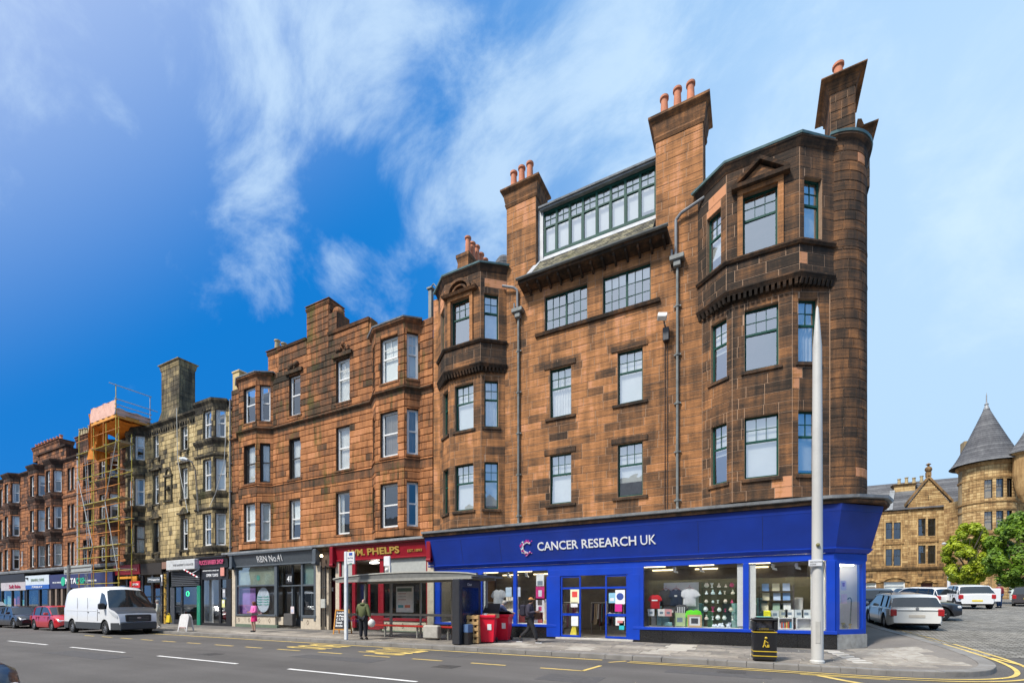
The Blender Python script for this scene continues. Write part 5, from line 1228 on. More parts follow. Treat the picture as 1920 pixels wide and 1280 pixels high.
# darker shop depth: racks of clothes along the back
M_DKSH = colm('dark_green_back', (.035, .045, .04))
m = MB(); m.box(wx(1207)-.1, wx(1549), 19.35, 19.4, .2, 2.55); part('display_back', m, colm('olive_board', (.11, .1, .055)), SH, shift=True)
# spot lights in the ceiling
for i, u in enumerate((850, 868, 946, 980, 1262, 1312, 1450, 1495)):
 x = wx(u); m = MB(); m.cbox(x-.05, x+.05, 18.35, 18.45, 2.86, 2.99, .01); m.xform(Matrix.Identity(4)); m.hexa([(x-.02, 18.35, 2.8), (x+.13, 18.35, 2.76), (x+.13, 18.47, 2.76), (x-.02, 18.47, 2.8), (x-.02, 18.33, 2.86), (x+.11, 18.33, 2.83), (x+.11, 18.47, 2.83), (x-.02, 18.47, 2.88)]); part('spot_light', m, pm('spot_white', (.75, .75, .7), .4), SH, shift=True)
# lettering on the fascia
slope = -math.atan2(.26, 1.13)
def onfascia(u, z): d = .12+.26*(z-fz0)/(fz1-fz0); return Matrix.Translation((X(u, 18.05-d), 18.05-d-.012, z)) @ Matrix.Rotation(R(90)-slope*1.0, 4, 'X')
sg = thing('shop_sign', 'white CANCER RESEARCH UK lettering with pink and blue dotted C emblem on the blue fascia', 'sign', (-6.5, 17.7, 3.8))
def seg(s, u0, u1, z, h, bold=.007):
 x0, x1 = X(u0, 17.8), X(u1, 17.8)
 cu = bpy.data.curves.new('x', 'FONT'); cu.body = s; cu.size = 1; o = bpy.data.objects.new('x', cu); me = bpy.data.meshes.new_from_object(o)
 wv = [v.co.x for v in me.vertices]; hv = [v.co.y for v in me.vertices]; ww, hh = max(wv)-min(wv), max(hv)-min(hv); mx0, my0 = min(wv), min(hv); bpy.data.objects.remove(o); bpy.data.curves.remove(cu); bpy.data.meshes.remove(me)
 sy = h/hh; sx = (x1-x0)/ww
 M_ = Matrix.Translation((x0, 0, 0)) @ Matrix.Translation((0, 17.915-(z-fz0)*.23-.012, z)) @ Matrix.Rotation(R(90)-slope, 4, 'X') @ Matrix.Translation((-mx0*sx, -my0*sy, 0))
 return M_, sy, sx/sy
def fit_text(name, s, u0, u1, z, h, mat, root, bold=.006, Y=17.8, tilt=None, extr=.012, zbase=None, ypos=None):
 x0, x1 = X(u0, Y), X(u1, Y)
 cu = bpy.data.curves.new('x', 'FONT'); cu.body = s; cu.size = 1; cu.offset = bold; o = bpy.data.objects.new('x', cu); me = bpy.data.meshes.new_from_object(o)
 wv = [v.co.x for v in me.vertices]; hv = [v.co.y for v in me.vertices]; ww, hh = max(wv)-min(wv), max(hv)-min(hv); mx0, my0 = min(wv), min(hv); bpy.data.objects.remove(o); bpy.data.curves.remove(cu); bpy.data.meshes.remove(me)
 sy = h/hh; sx = (x1-x0)/ww; y = ypos if ypos is not None else Y
 L = root.location
 M_ = Matrix.Translation((x0-L.x, y-L.y, z-L.z)) @ Matrix.Rotation(R(90)+(tilt or 0), 4, 'X') @ Matrix.Diagonal((sx/sy, 1, 1, 1)) @ Matrix.Translation((-mx0*sy, -my0*sy, 0))
 return text(name, s, sy, M_, mat, root, extr=extr, bold=bold*sy)
TL = -slope
yb = lambda z: 18.05-.12-.26*(z-fz0)/(fz1-fz0)-.014
fit_text('lettering', 'CANCER', 1008, 1084, 3.84, .36, M_SIGNW, sg, Y=yb(3.95), ypos=yb(3.84), tilt=TL, bold=.012)
fit_text('lettering', 'RESEARCH', 1091, 1193, 3.84, .36, M_SIGNW, sg, Y=yb(3.95), ypos=yb(3.84), tilt=TL, bold=.012)
fit_text('lettering', 'UK', 1201, 1230, 3.84, .36, M_SIGNW, sg, Y=yb(3.95), ypos=yb(3.84), tilt=TL, bold=.002)
rnd = random.Random(5); cols = [colm('dot_white', (.85, .85, .85)), colm('dot_pink', (.75, .03, .3)), colm('dot_blue', (.1, .4, .75)), colm('dot_magenta', (.5, .02, .4))]
xc, zc_ = X(988, 17.75), 4.0
dots = [MB() for _ in cols]
for i in range(210):
 t = rnd.uniform(R(48), R(312)); rr = abs(rnd.gauss(.0, .05)) if rnd.random() < .72 else rnd.uniform(0, .17)
 r_ = .19+rr; x, z = xc+r_*math.cos(t), zc_+r_*math.sin(t)
 k = 0 if rr < .03 and rnd.random() < .8 else (rnd.choice([0, 1, 1, 3]) if abs(t-PI) > 1.1 else rnd.choice([0, 2, 0, 1])); s_ = rnd.uniform(.009, .022)
 y = yb(z)-.004-.0002*i; mb = dots[k]; mb.hexa([(x-s_, y+.01, z-s_), (x+s_, y+.01, z-s_), (x+s_, y+.02, z-s_), (x-s_, y+.02, z-s_), (x-s_, y+.003, z+s_), (x+s_, y+.003, z+s_), (x+s_, y+.02, z+s_), (x-s_, y+.02, z+s_)])
for mb, c in zip(dots, cols): part('emblem_dots', mb, c, sg, shift=True, kind='stuff')
# ------------------------------------------------------------------ goods in the windows
def tshirt(name_label, x, y, z, col, s=1.0, hang=True, sleeves=.2, length=.68, cat='shirt', print_=None, matn=None):
 t = thing('shirt', name_label, cat, (x, y, z)); c = matn or colm('cloth_%d_%d_%d' % tuple(int(v*99) for v in col), col, .85, bump=.2, bscale=8)
 w = .24*s; pts = [(-.08*s, 0), (-w, -.06*s), (-w-sleeves*s, -.26*s), (-w-sleeves*s+.1*s, -.34*s), (-w+.02, -.2*s), (-w+.01, -length*s), (w-.01, -length*s), (w-.02, -.2*s), (w+sleeves*s-.1*s, -.34*s), (w+sleeves*s, -.26*s), (w, -.06*s), (.08*s, 0), (.0, -.05*s)]
 m = MB(); n = len(pts)
 for sg_ in (-1, 1):
  cen = (0, sg_*.085*s, -.35*s); i0 = len(m.v); m.v += [(p[0], sg_*.02, p[1]) for p in pts]+[(p[0]*.6, sg_*.075*s, -.35*s+(p[1]+.35*s)*.65) for p in pts]+[cen]
  for i in range(n):
   j = (i+1) % n; m.f += [(i0+i, i0+j, i0+n+j, i0+n+i), (i0+n+i, i0+n+j, i0+2*n)]; m.t += [.3, .3]; m.m += [0, 0]
 for i in range(n): j = (i+1) % n; m.quad((pts[i][0], -.02, pts[i][1]), (pts[j][0], -.02, pts[j][1]), (pts[j][0], .02, pts[j][1]), (pts[i][0], .02, pts[i][1]))
 part('cloth', m, c, t, smooth=True)
 if print_:
  for (px, pz, pw, ph, pc) in print_: m = MB(); m.box(px-pw/2, px+pw/2, -.1*s, -.082*s, pz-ph/2, pz+ph/2); part('print', m, colm('print_%d_%d_%d' % tuple(int(v*99) for v in pc), pc), t)
 if hang: m = MB(); m.path([(-.15*s, 0, -.02), (0, 0, .06), (.15*s, 0, -.02)], .008, 5); m.path([(0, 0, .06), (0, 0, .12), (.025, 0, .15)], .005, 5); part('hanger', m, colm('red_wire', (.4, .03, .03)), t)
 return t
tshirt('red football shirt on a bust in the blue shop window', wx(1224), 18.5, 1.95, (.5, .012, .02), .8, False, .1, print_=[(0, -.22, .22, .05, (.8, .8, .8))])
tshirt('charcoal vest top hanging on the white board in the window', wx(1243), 18.72, 2.15, (.03, .03, .032), .95, True, .02)
tshirt('navy patterned shirt hanging at the centre of the white board', wx(1263), 18.7, 2.15, (.015, .025, .05), .95, True, .16, print_=[(0, -.25, .1, .07, (.5, .5, .5))])
tshirt('white short-sleeved shirt hanging right on the white board', wx(1289), 18.68, 2.18, (.62, .62, .64), 1.0, True, .16)
tshirt('bright green jumper on a low stand in the shop window', wx(1298), 18.45, 1.38, (.12, .62, .02), 1.05, False, .06, .6, cat='jumper')
tshirt('black and white striped top on a low stand beside the green jumper', wx(1274), 18.55, 1.58, (.05, .05, .055), .75, False, .1, .55, print_=[(x_, -.25, .02, .3, (.8, .8, .8)) for x_ in (-.12, -.06, 0, .06, .12)])
bd = thing('display_board', 'white display board behind the hanging shirts', 'board', (wx(1268), 18.85, 1.2)); m = MB(); m.box(wx(1238), wx(1306), 18.83, 18.87, 1.25, 2.42); part('board', m, M_WPL, bd, shift=True); m = MB(); m.box(wx(1268)-.03, wx(1268)+.03, 18.84, 18.86, .7, 1.25); part('post', m, M_WPL, bd, shift=True)
pf = thing('picture_frame', 'square wooden picture frame with dark picture low in the shop window', 'picture frame', (wx(1301), 18.3, .73))
m = MB(); xx = wx(1301)
for a, b_, c, d in ((-.25, .25, 0, .06), (-.25, .25, .4, .46), (-.25, -.19, .06, .4), (.19, .25, .06, .4)): m.box(xx+a, xx+b_, 18.28, 18.31, .73+c, .73+d)
part('frame', m, M_WOOD, pf, shift=True); m = MB(); m.box(xx-.19, xx+.19, 18.295, 18.3, .79, 1.13); part('mount', m, M_WPL, pf, shift=True); m = MB(); m.box(xx-.12, xx+.12, 18.288, 18.293, .86, 1.06); part('picture', m, colm('dark_photo', (.05, .05, .055), var=.6, scale=20), pf, shift=True)
# low display table across the left of the window
def shelfunit(label, xa, xb, y, zs_, d=.35, mat=M_WPL, name='shelf_unit', posts=True, back=None):
 t = thing(name, label, 'shelves', ((xa+xb)/2, y, zs_[0]))
 for z in zs_: m = MB(); m.box(xa, xb, y, y+d, z-.02, z); part('shelf', m, mat, t, shift=True)
 if posts:
  for x in (xa, xb-.03):
   m = MB(); m.box(x, x+.03, y+.02, y+d-.02, .2, zs_[-1]+.2); part('side', m, mat, t, shift=True)
 return t
M_GSH = glass_mat('glass_shelf', .15, tint=(.75, .92, .85))
shelfunit('long low black display bench along the left shop window', wx(1210), wx(1262), 18.3, (.72, 1.1), mat=M_BLACK)
shelfunit('green-tinted glass shelf unit of ornaments in the shop window', wx(1313), wx(1380), 18.55, (1.0, 1.3, 1.62, 1.95, 2.2), .35, M_GSH, 'glass_shelf_unit')
shelfunit('dark shelf unit of books right of the white mullion', wx(1423), wx(1492), 18.6, (1.35, 1.72, 2.05), .3, colm('dark_wood', (.06, .04, .03)))
rnd = random.Random(12)
def goods(label, n, cat, xa, xb, y, z, cols_, kind, group):
 for i in range(n):
  x = xa+(xb-xa)*(i+.5)/n+rnd.uniform(-.04, .04); y += rnd.uniform(-.02, .02); c = rnd.choice(cols_); mt = colm('good_%d_%d_%d' % tuple(int(v*99) for v in c), c, .5)
  m = MB(); h = rnd.uniform(.09, .2)
  if kind == 'orn':
   pr = rnd.choice([[(.001, 0), (.05, 0), (.06, .04), (.02, .09), (.03, .12), (.001, .15)], [(.001, 0), (.03, 0), (.07, .05), (.06, .1), (.035, .13), (.04, .15), (.001, .15)], [(.001, 0), (.05, 0), (.02, .02), (.02, .08), (.06, .16), (.001, .12)]]); s_ = rnd.uniform(.7, 1.3)
   m.lathe((0, 0, 0), [(a*s_, b_*s_) for a, b_ in pr], 9)
  elif kind == 'book': m.box(-.11, .11, -.015, .015, 0, .27); m.xform(Matrix.Rotation(R(-12), 4, 'X'))
  elif kind == 'spine': m.box(-.018, .018, -.07, .07, 0, rnd.uniform(.17, .24))
  elif kind == 'bag': m.cbox(-.11, .11, -.05, .05, 0, .24, .02)
  cn_ = 'white' if min(c) > .55 else 'red' if c[0] > 2*c[1] and c[0] > .3 else 'blue' if c[2] > 1.2*c[0] else 'dark' if max(c) < .2 else 'yellow' if c[2] < .3*c[0] else 'tan'
  lab = label if n == 1 else cn_+' '+cat+', '+('first second third fourth fifth sixth seventh eighth'.split()[i])+' from the left '+label
  single(cat.replace(' ', '_'), m, mt, lab, cat, group, loc=(x, y, z), smooth=kind == 'orn')
whites = [(.75, .75, .72), (.6, .68, .7), (.7, .6, .5), (.8, .8, .8)]
for z, zn in ((1.0, 'lowest'), (1.3, 'second lowest'), (1.62, 'middle'), (1.95, 'second highest'), (2.2, 'highest')): goods('on the '+zn+' green glass shelf', 5, 'ornament', wx(1316), wx(1377), 18.68, z, whites+[(.5, .05, .15)], 'orn', 'ornaments on the glass shelves')
for z, zn in ((1.35, 'lower'), (1.72, 'middle'), (2.05, 'upper')): goods('on the '+zn+' dark shelf', 3, 'book', wx(1425), wx(1490), 18.7, z, [(.5, .6, .75), (.75, .75, .7), (.3, .42, .3), (.65, .6, .4), (.2, .35, .6)], 'book', 'face-out books in the right window')
for x0u, x1u, lab in ((1460, 1488, 'left white rounded display cube holding coloured books'), (1494, 1524, 'right white rounded display cube with bric-a-brac')):
 xa, xb = wx(x0u), wx(x1u); t = thing('display_cube', lab, 'display cube', ((xa+xb)/2, 18.4, .73)); m = MB(); m.box(xa, xa+.03, 18.25, 18.5, .73, 1.12); m.box(xb-.03, xb, 18.25, 18.5, .73, 1.12); m.box(xa+.03, xb-.03, 18.25, 18.5, .73, .76); m.box(xa+.03, xb-.03, 18.25, 18.5, 1.09, 1.12); part('box', m, M_WPL, t, shift=True); m = MB(); m.box(xa+.03, xb-.03, 18.48, 18.5, .76, 1.09); part('back', m, M_WPL, t, shift=True)
goods('in the left white display cube', 8, 'book', wx(1463), wx(1486), 18.38, .76, [(.05, .3, .45), (.6, .1, .05), (.7, .5, .1), (.75, .75, .7), (.1, .1, .3)], 'spine', 'book spines in the display cube')
goods('bright yellow gift bag in the right shop window', 1, 'bag', wx(1429), wx(1447), 18.35, 1.12, [(.75, .7, .02)], 'bag', None)
for u, z, c, lb in ((1454, 1.1, (.5, .55, .55), 'grey framed card standing in the right window'), (1470, 1.13, (.4, .42, .35), 'green framed card standing above the left display cube'), (1482, 1.13, (.7, .7, .68), 'white framed card standing above the left display cube'), (1500, 1.13, (.55, .6, .62), 'left pale blue storage tin on the right display cube'), (1514, 1.13, (.6, .64, .66), 'right pale blue storage tin on the right display cube'), (1217, 1.12, (.6, .62, .65), 'pale card leaning at the left end of the black bench'), (1237, 1.12, (.7, .68, .66), 'white card with red print on the black bench'), (1250, 1.12, (.65, .3, .3), 'reddish card on the black bench'), (1272, .75, (.4, .5, .25), 'green patterned folder standing on the window floor')):
 poster('display_card', lb, wx(u), 18.42, z, .26 if u != 1272 else .4, .27 if u != 1272 else .5, c, None, [(.25, .3, .5, .35, (.15, .2, .25))], cat='card')
for a_, b_ in ((826, 1028), (1207, 1549)): m = MB(); m.box(wx(a_), wx(b_), 18.18, 19.3, .21, .715); part('window_bed', m, M_WPL, SH, shift=True)
for k in range(60):
 u = rnd.choice([rnd.uniform(1212, 1385), rnd.uniform(1412, 1520), rnd.uniform(830, 1025)]); c = rnd.choice([(.5, .45, .4), (.7, .68, .62), (.55, .6, .7), (.6, .5, .2), (.2, .4, .45), (.4, .08, .08), (.6, .6, .58), (.2, .15, .1), (.15, .25, .15), (.05, .05, .06)]); z = .716; x = wx(u); m = MB(); w_ = rnd.uniform(.07, .2); m.cbox(-w_, w_, -.06, .06, 0, rnd.choice([.15, .25, .4, .6, .9, 1.1]), .02); m.xform(Matrix.Rotation(rnd.uniform(-.5, .5), 4, 'Z')); part('stock', m, colm('stk_%d_%d_%d' % tuple(int(v*99) for v in c), c), SH).location = (x+5, 18.95-18.05+rnd.uniform(0, .25), z)
goods('on the floor of the blue shop window', 8, 'tumbler', wx(1335), wx(1372), 18.3, .74, [(.7, .75, .78)], 'orn', 'tumblers low in the window')
# left windows: coat, cream chair, shelf cube, posters, clothes rail
ct = tshirt('pale grey hooded coat on a dress stand in the left blue window', wx(925), 18.55, 2.25, (.33, .34, .36), 1.2, False, .12, 1.05, cat='coat')
tshirt('dark navy coat on a stand behind the bus shelter panel', wx(852), 18.55, 2.0, (.02, .025, .035), 1.1, False, .1, 1.0, cat='coat')
ch = thing('folding_chair', 'cream slatted chair displayed in the left blue window', 'chair', (wx(951), 18.5, 1.2)); xx = wx(951); m = MB()
for k in range(5): m.box(xx-.3+k*.13, xx-.2+k*.13, 18.5, 18.53, 1.35, 1.9)
part('back_slats', m, colm('cream_paint', (.62, .55, .45)), ch, shift=True); m = MB(); m.cbox(xx-.34, xx+.34, 18.3, 18.75, 1.27, 1.35, .01); part('seat', m, colm('cream_paint', (.62, .55, .45)), ch, shift=True)
cu_ = thing('display_cube', 'stacked white display cubes with small goods beside the cream chair', 'display cube', (wx(955), 18.5, .72)); m = MB(); xa, xb = wx(939), wx(962)
for z in (.73, 1.24): m.box(xa, xa+.03, 18.25, 18.6, z, z+.5); m.box(xb-.03, xb, 18.25, 18.6, z, z+.5); m.box(xa+.03, xb-.03, 18.25, 18.6, z, z+.03); m.box(xa+.03, xb-.03, 18.25, 18.6, z+.47, z+.5)
part('box', m, M_WPL, cu_, shift=True)
goods('in the white cubes, left blue window', 3, 'ornament', wx(942), wx(960), 18.4, .76, [(.3, .35, .35), (.6, .6, .6), (.4, .1, .1)], 'orn', 'ornaments in the white cubes')
for u, v, w_, h_, c, lb, mk in ((953, 1118, .3, .42, (.5, .6, .7), 'pale blue notice low on the middle pane of the left windows', None), (970, 1118, .26, .42, (.62, .66, .8), 'pale notice beside the blue glazing bar', None), (1012, 1099, .36, .55, (.8, .8, .8), 'white poster with grey figures at the top of the right-hand poster column', [(.15, .1, .7, .35, (.2, .25, .3))]), (1012, 1124, .4, .6, (.6, .03, .2), 'crimson poster with white photo in the middle of the poster column', [(.3, .25, .4, .45, (.7, .7, .75))]), (1012, 1147, .38, .6, (.75, .72, .75), 'white and pink photo poster at the foot of the poster column', [(.2, .5, .55, .4, (.1, .08, .08)), (.3, .1, .4, .3, (.6, .05, .2))])):
 poster('poster', lb, wx(u), 18.09, Z(u, v, YS), w_, h_, c, None, mk)
for u, v, w_, h_, c, lb, mk in ((1078, 1126, .38, .58, (.8, .75, .5), 'yellow and red poster on the left door panel', [(.2, .45, .6, .4, (.7, .06, .05))]), (1077, 1133, .3, .2, (.75, .75, .75), 'small white notice under the yellow poster', None), (1078, 1168, .3, .4, (.75, .78, .8), 'white notice low on the left door panel', None), (1148, 1125, .26, .4, (.25, .5, .65), 'sky blue notice on the right door panel', [(.2, .2, .6, .3, (.7, .7, .7))]), (1163, 1127, .38, .56, (.78, .78, .8), 'white poster with large blue disc on the right door panel', None), (1160, 1141, .28, .3, (.6, .02, .25), 'magenta round sticker low on the right door glass', None), (1163, 1167, .36, .32, (.7, .68, .68), 'white and red leaflet low on the right door', [(.2, .3, .6, .3, (.6, .2, .2))]), (1166, 1175, .2, .35, (.02, .45, .5), 'teal notice at the foot of the right door glass', None)):
 t = poster('poster', lb, wx(u), 18.02, Z(u, v, YS)-.1, w_, h_, c, None, mk)
 if 'disc' in lb: m = MB(); m.tube((0, -.011, .3), (0, -.0045, .3), .14, 18); part('disc', m, colm('disc_blue', (.03, .07, .3)), t)
ws = thing('floor_sign', 'yellow folding wet-floor sign standing inside the blue shop door', 'floor sign', (wx(1071), 18.5, .2)); xx = wx(1071)
for s_ in (-1, 1): m = MB(); m.hexa([(xx-.16, 18.45+s_*.18, .21), (xx+.16, 18.45+s_*.18, .21), (xx+.16, 18.47+s_*.18, .21), (xx-.16, 18.47+s_*.18, .21), (xx-.05, 18.45+s_*.01, .82), (xx+.05, 18.45+s_*.01, .82), (xx+.05, 18.47+s_*.01, .82), (xx-.05, 18.47+s_*.01, .82)]); part('panel', m, colm('yellow_plastic', (.75, .6, .02)), ws, shift=True)
# clothes rails inside
def rail(label, xa, xb, y, seed):
 t = thing('clothes_rail', label, 'clothes rail', ((xa+xb)/2, y, .2)); m = MB(); m.path([(xa, y, .22), (xa, y, 1.65), (xb, y, 1.65), (xb, y, .22)], .02, 6); part('rail', m, M_STEEL, t, shift=True); r = random.Random(seed); n = int((xb-xa)/.085)
 for k in range(n):
  c = r.choice([(.12, .05, .05), (.05, .05, .08), (.3, .25, .22), (.5, .48, .45), (.03, .03, .03), (.25, .08, .12), (.08, .14, .16), (.4, .3, .2)]); x = xa+.05+k*.085; m = MB(); L = r.uniform(.7, 1.1)
  m.hexa([(x-.03, y-.26, 1.62-L), (x+.03, y-.26, 1.62-L), (x+.03, y+.26, 1.62-L), (x-.03, y+.26, 1.62-L), (x-.015, y-.18, 1.6), (x+.015, y-.18, 1.6), (x+.015, y+.18, 1.6), (x-.015, y+.18, 1.6)]); part('garment', m, colm('garment_%d_%d_%d' % tuple(int(v*99) for v in c), c, .9), t, shift=True)
 return t
rail('long rail of dark clothes seen through the open shop door', -6.7, -4.6, 21.0, 1); rail('rail of clothes behind the poster column', -9.0, -7.2, 20.4, 2); rail('rail of clothes deep behind the grey coat', -12.6, -10.4, 20.6, 3)
rail('rail of clothes deep behind the doorway, further back', -6.9, -5.0, 23.2, 4)
sb = thing('book_shelf', 'tall shelf of dark boxes along the back of the blue shop', 'shelves', (-8, 25.6, .2))
for k in range(30):
 c = random.choice([(.1, .08, .06), (.2, .15, .1), (.05, .06, .08), (.3, .28, .25), (.12, .05, .04)]); m = MB(); x = -13+k*.52; m.box(x, x+.48, 25.3, 25.8, .22, random.uniform(1.6, 2.4)); part('box', m, colm('boxes_%d_%d_%d' % tuple(int(v*99) for v in c), c), sb, shift=True)
# corner window goods
for x, y, z, c, lb in ((2.75, 18.78, 2.05, (.7, .6, .75), 'small card with coloured emblem in the splayed corner window'), (2.77, 18.8, 1.6, (.75, .5, .55), 'pink notice in the splayed corner window')): poster('notice', lb, x, y, z, .26, .32, c, None, [(.3, .4, .4, .4, (.3, .15, .5))] if c[1] == .6 else None, rz=fc.ang)
cn = thing('walking_stick', 'dark walking stick with crook standing in the corner window', 'walking stick', (3.0, 19.1, .8)); m = MB(); m.path([(2.98, 19.1, .82), (3.02, 19.1, 1.72), (3.0, 19.1, 1.8), (2.94, 19.1, 1.8), (2.92, 19.1, 1.74)], .018, 7); part('shaft', m, colm('dark_green_lacquer', (.02, .06, .05)), cn, shift=True)
goods('at the foot of the corner window', 5, 'ornament', 2.45, 2.95, 18.75, .78, [(.4, .28, .08), (.5, .4, .1), (.1, .1, .1)], 'orn', 'ornaments in the corner window')

# ------------------------------------------------------------------ smaller shops along the street
M_GREYP = pm('slate_grey_paint', (.085, .1, .115), .5); M_MAROON = pm('dark_red_gloss_paint', (.27, .008, .018), .35, var=.12); M_CREAM = pm('cream_render', (.55, .47, .36), .85, var=.12, dirt=.25, bump=.2)
M_GOLD = pm('gold_leaf', (.55, .36, .08), .45, metal=.3); M_PINKT = pm('pink_letter', (.75, .12, .25), .5); M_GREEN2 = pm('emerald_paint', (.01, .22, .13), .45); M_NAVY = pm('navy_sign', (.03, .035, .12), .5)
M_DKGL = glass_mat('dark_shop_glass', .13, tint=(.55, .58, .58)); M_FROST = pm('frosted_panel', (.42, .43, .4), .35, var=.1); M_GRILLE = pm('shutter_slat', (.055, .06, .07), .5)
def comp(root, kind, u0, u1, z0, z1, mat=None, y=17.98, d=.08, name=None):
 a, b_ = X(u0, y), X(u1, y); m = MB()
 if kind == 'glass': m.box(a, b_, y+.03, y+.036, z0, z1); return part(name or 'pane', m, mat or M_SGLASS, root, shift=True)
 m.cbox(a, b_, y, y+d, z0, z1, .008); return part(name or 'panel', m, mat, root, shift=True)
def fascia(root, u0, u1, z0, z1, mat, tilt=.12, y=17.92, name='fascia', corn=True):
 a, b_ = X(u0, y), X(u1, y); m = MB(); m.hexa([(a, y, z0), (b_, y, z0), (b_, y+.12, z0), (a, y+.12, z0), (a, y-tilt, z1), (b_, y-tilt, z1), (b_, y+.12, z1), (a, y+.12, z1)]); part(name, m, mat, root, shift=True)
 if corn: m = MB(); m.cbox(a-.04, b_+.04, y-tilt-.1, y+.1, z1+.004, z1+.1, .02); m.cbox(a, b_, y-.05, y+.1, z0-.09, z0-.004, .015); part('moulding', m, mat, root, shift=True)
def shop(label, u0, u1, floorm=None, depth=4.5, wallm=None, light=True, zc=3.9):
 a, b_ = X(u0, 18), X(u1, 18); t = thing('shop', label, 'shop front', ((a+b_)/2, 18, 0)); room(t, a+.06, b_-.06, 18.3, 18.3+depth, zc, .14, wallm or colm('shop_wall_tan', (.3, .26, .21)))
 if light: tubes(t, [((a+b_)/2, 18.3+depth*.5)], zc-.05)
 return t
def bulk(label, xs_, y, z0, hs, cols_, cat, w=.3):
 for i, x in enumerate(xs_): pass
# beauty shop (grey)
s = shop('slate grey shop front with white RBN No.41 lettering and cream tiled stall riser', 434, 597)
fascia(s, 436, 592, 3.98, 4.62, M_GREYP, .2)
fit_text('lettering', 'RBN No.41', 484, 530, 4.12, .4, M_SIGNW, s, Y=17.85, ypos=17.84, tilt=.3, bold=.0, extr=.004)
for u in (436, 592): m = MB(); x = X(u, 17.8); m.cbox(x-.14, x+.14, 17.66, 18.0, 3.75, 4.66, .04); m.tube((x-.14, 17.72, 3.85), (x+.14, 17.72, 3.85), .09, 10); part('console_bracket', m, M_GREYP, s, shift=True)
comp(s, 'p', 435, 441, .12, 3.9, M_CREAM, 17.93, .3, 'pilaster'); comp(s, 'p', 441, 516, .82, .93, M_GREYP, 17.92, .14, 'sill'); comp(s, 'p', 441, 516, 2.66, 2.76, M_GREYP, 17.96, .1, 'transom'); comp(s, 'p', 514, 519, .82, 3.9, M_GREYP, 17.94, .12, 'post'); comp(s, 'p', 441, 444, .9, 3.9, M_GREYP, 17.95, .1, 'post')
comp(s, 'glass', 444, 514, .93, 2.66); comp(s, 'glass', 444, 514, 2.76, 3.9, M_PANE2)
m = MB(); m.box(X(444, 18), X(514, 18), 18.1, 18.12, 2.74, 3.9); part('upper_screen', m, colm('pale_green_screen', (.42, .44, .36), var=.3, scale=1.5), s, shift=True)
m = MB(); m.tube((X(484, 18.08), 18.08, 3.2), (X(484, 18.08), 18.095, 3.2), .16, 16); part('round_logo', m, colm('mint_logo', (.12, .5, .42)), s, shift=True)
comp(s, 'p', 437, 516, .3, .82, M_CREAM, 17.98, .12, 'stall_riser'); comp(s, 'p', 437, 519, .12, .3, colm('green_skirting', (.13, .17, .12)), 17.95, .15, 'skirting')
def diamonds(root, us, z, y=17.975, mat=None):
 for u in us:
  x = X(u, y); m = MB()
  for (ax, az, bx, bz) in ((-.09, 0, 0, .14), (0, .14, .09, 0), (.09, 0, 0, -.14), (0, -.14, -.09, 0)): m.tube((x+ax, y, z+az), (x+bx, y, z+bz), .012, 4)
  part('tile_diamond', m, mat or colm('tile_brown', (.12, .07, .05)), root, shift=True)
diamonds(s, (448, 467, 486, 505), .56)
m = MB(); m.box(X(447, 18.25), X(479, 18.25), 18.25, 18.27, .95, 2.6); part('display_panel', m, colm('lilac_panel', (.33, .18, .47), var=.25, scale=1.2), s, shift=True)
m = MB(); m.box(X(479, 18.3), X(513, 18.3), 18.32, 18.34, .95, 2.6); part('display_panel', m, M_BLACK, s, shift=True)
m = MB(); m.lathe((0, 0, 0), [(.001, 0), (.62, 0), (.62, .02), (.001, .02)], 28, sx=1, sy=1.25); m.xform(Matrix.Translation((X(494, 18.2), 18.2, 1.82)) @ Matrix.Rotation(R(90), 4, 'X')); part('oval_sign', m, colm('oval_pale', (.55, .6, .68)), s, shift=True)
for z in (1.98, 1.82, 1.66, 1.5): fit_text('oval_lettering', 'hair nails', 483, 505, z, .08, colm('mint_logo', (.12, .5, .42)), s, Y=18.17, ypos=18.165, bold=0)
# recessed entrance of the grey shop
comp(s, 'p', 519, 531, .3, .78, M_CREAM, 18.15, .1, 'stall_riser'); comp(s, 'glass', 519, 546, .8, 3.9, None, 18.25); comp(s, 'p', 546, 549, .2, 3.9, M_GREYP, 18.3, .1, 'post'); comp(s, 'p', 519, 564, 2.62, 2.7, M_GREYP, 18.2, .08, 'transom')
comp(s, 'p', 549, 552, .2, 2.6, M_GREYP, 18.6, .06, 'door_stile'); comp(s, 'p', 560, 563, .2, 2.6, M_GREYP, 18.6, .06, 'door_stile'); comp(s, 'p', 552, 560, .2, .7, M_GREYP, 18.6, .06, 'door_rail'); comp(s, 'glass', 552, 560, .7, 2.6, None, 18.6)
comp(s, 'p', 532, 548, .3, 1.0, colm('grey_box', (.09, .085, .08)), 18.05, .25, 'meter_box')
m = MB()
for i in range(6): x = X(523+i*4, 18.2); m.box(x, x+.02, 18.2, 18.22, 2.7, 3.85)
part('fanlight_bar', m, M_BLACK, s, shift=True)
comp(s, 'p', 536, 548, 2.78, 3.35, M_BLACK, 18.14, .04, 'number_plate'); fit_text('number', '41', 538, 546, 2.9, .34, M_SIGNW, s, Y=18.12, ypos=18.13)
comp(s, 'p', 564, 567, .6, 3.9, M_GREYP, 17.94, .12, 'post'); comp(s, 'p', 588, 592, .6, 3.9, M_GREYP, 17.94, .12, 'post'); comp(s, 'p', 564, 592, .78, .93, M_GREYP, 17.92, .14, 'sill'); comp(s, 'p', 567, 588, 2.6, 2.7, M_GREYP, 17.95, .1, 'transom'); comp(s, 'p', 564, 593, .12, .78, M_CREAM, 17.97, .12, 'stall_riser'); diamonds(s, (577,), .5, 17.965)
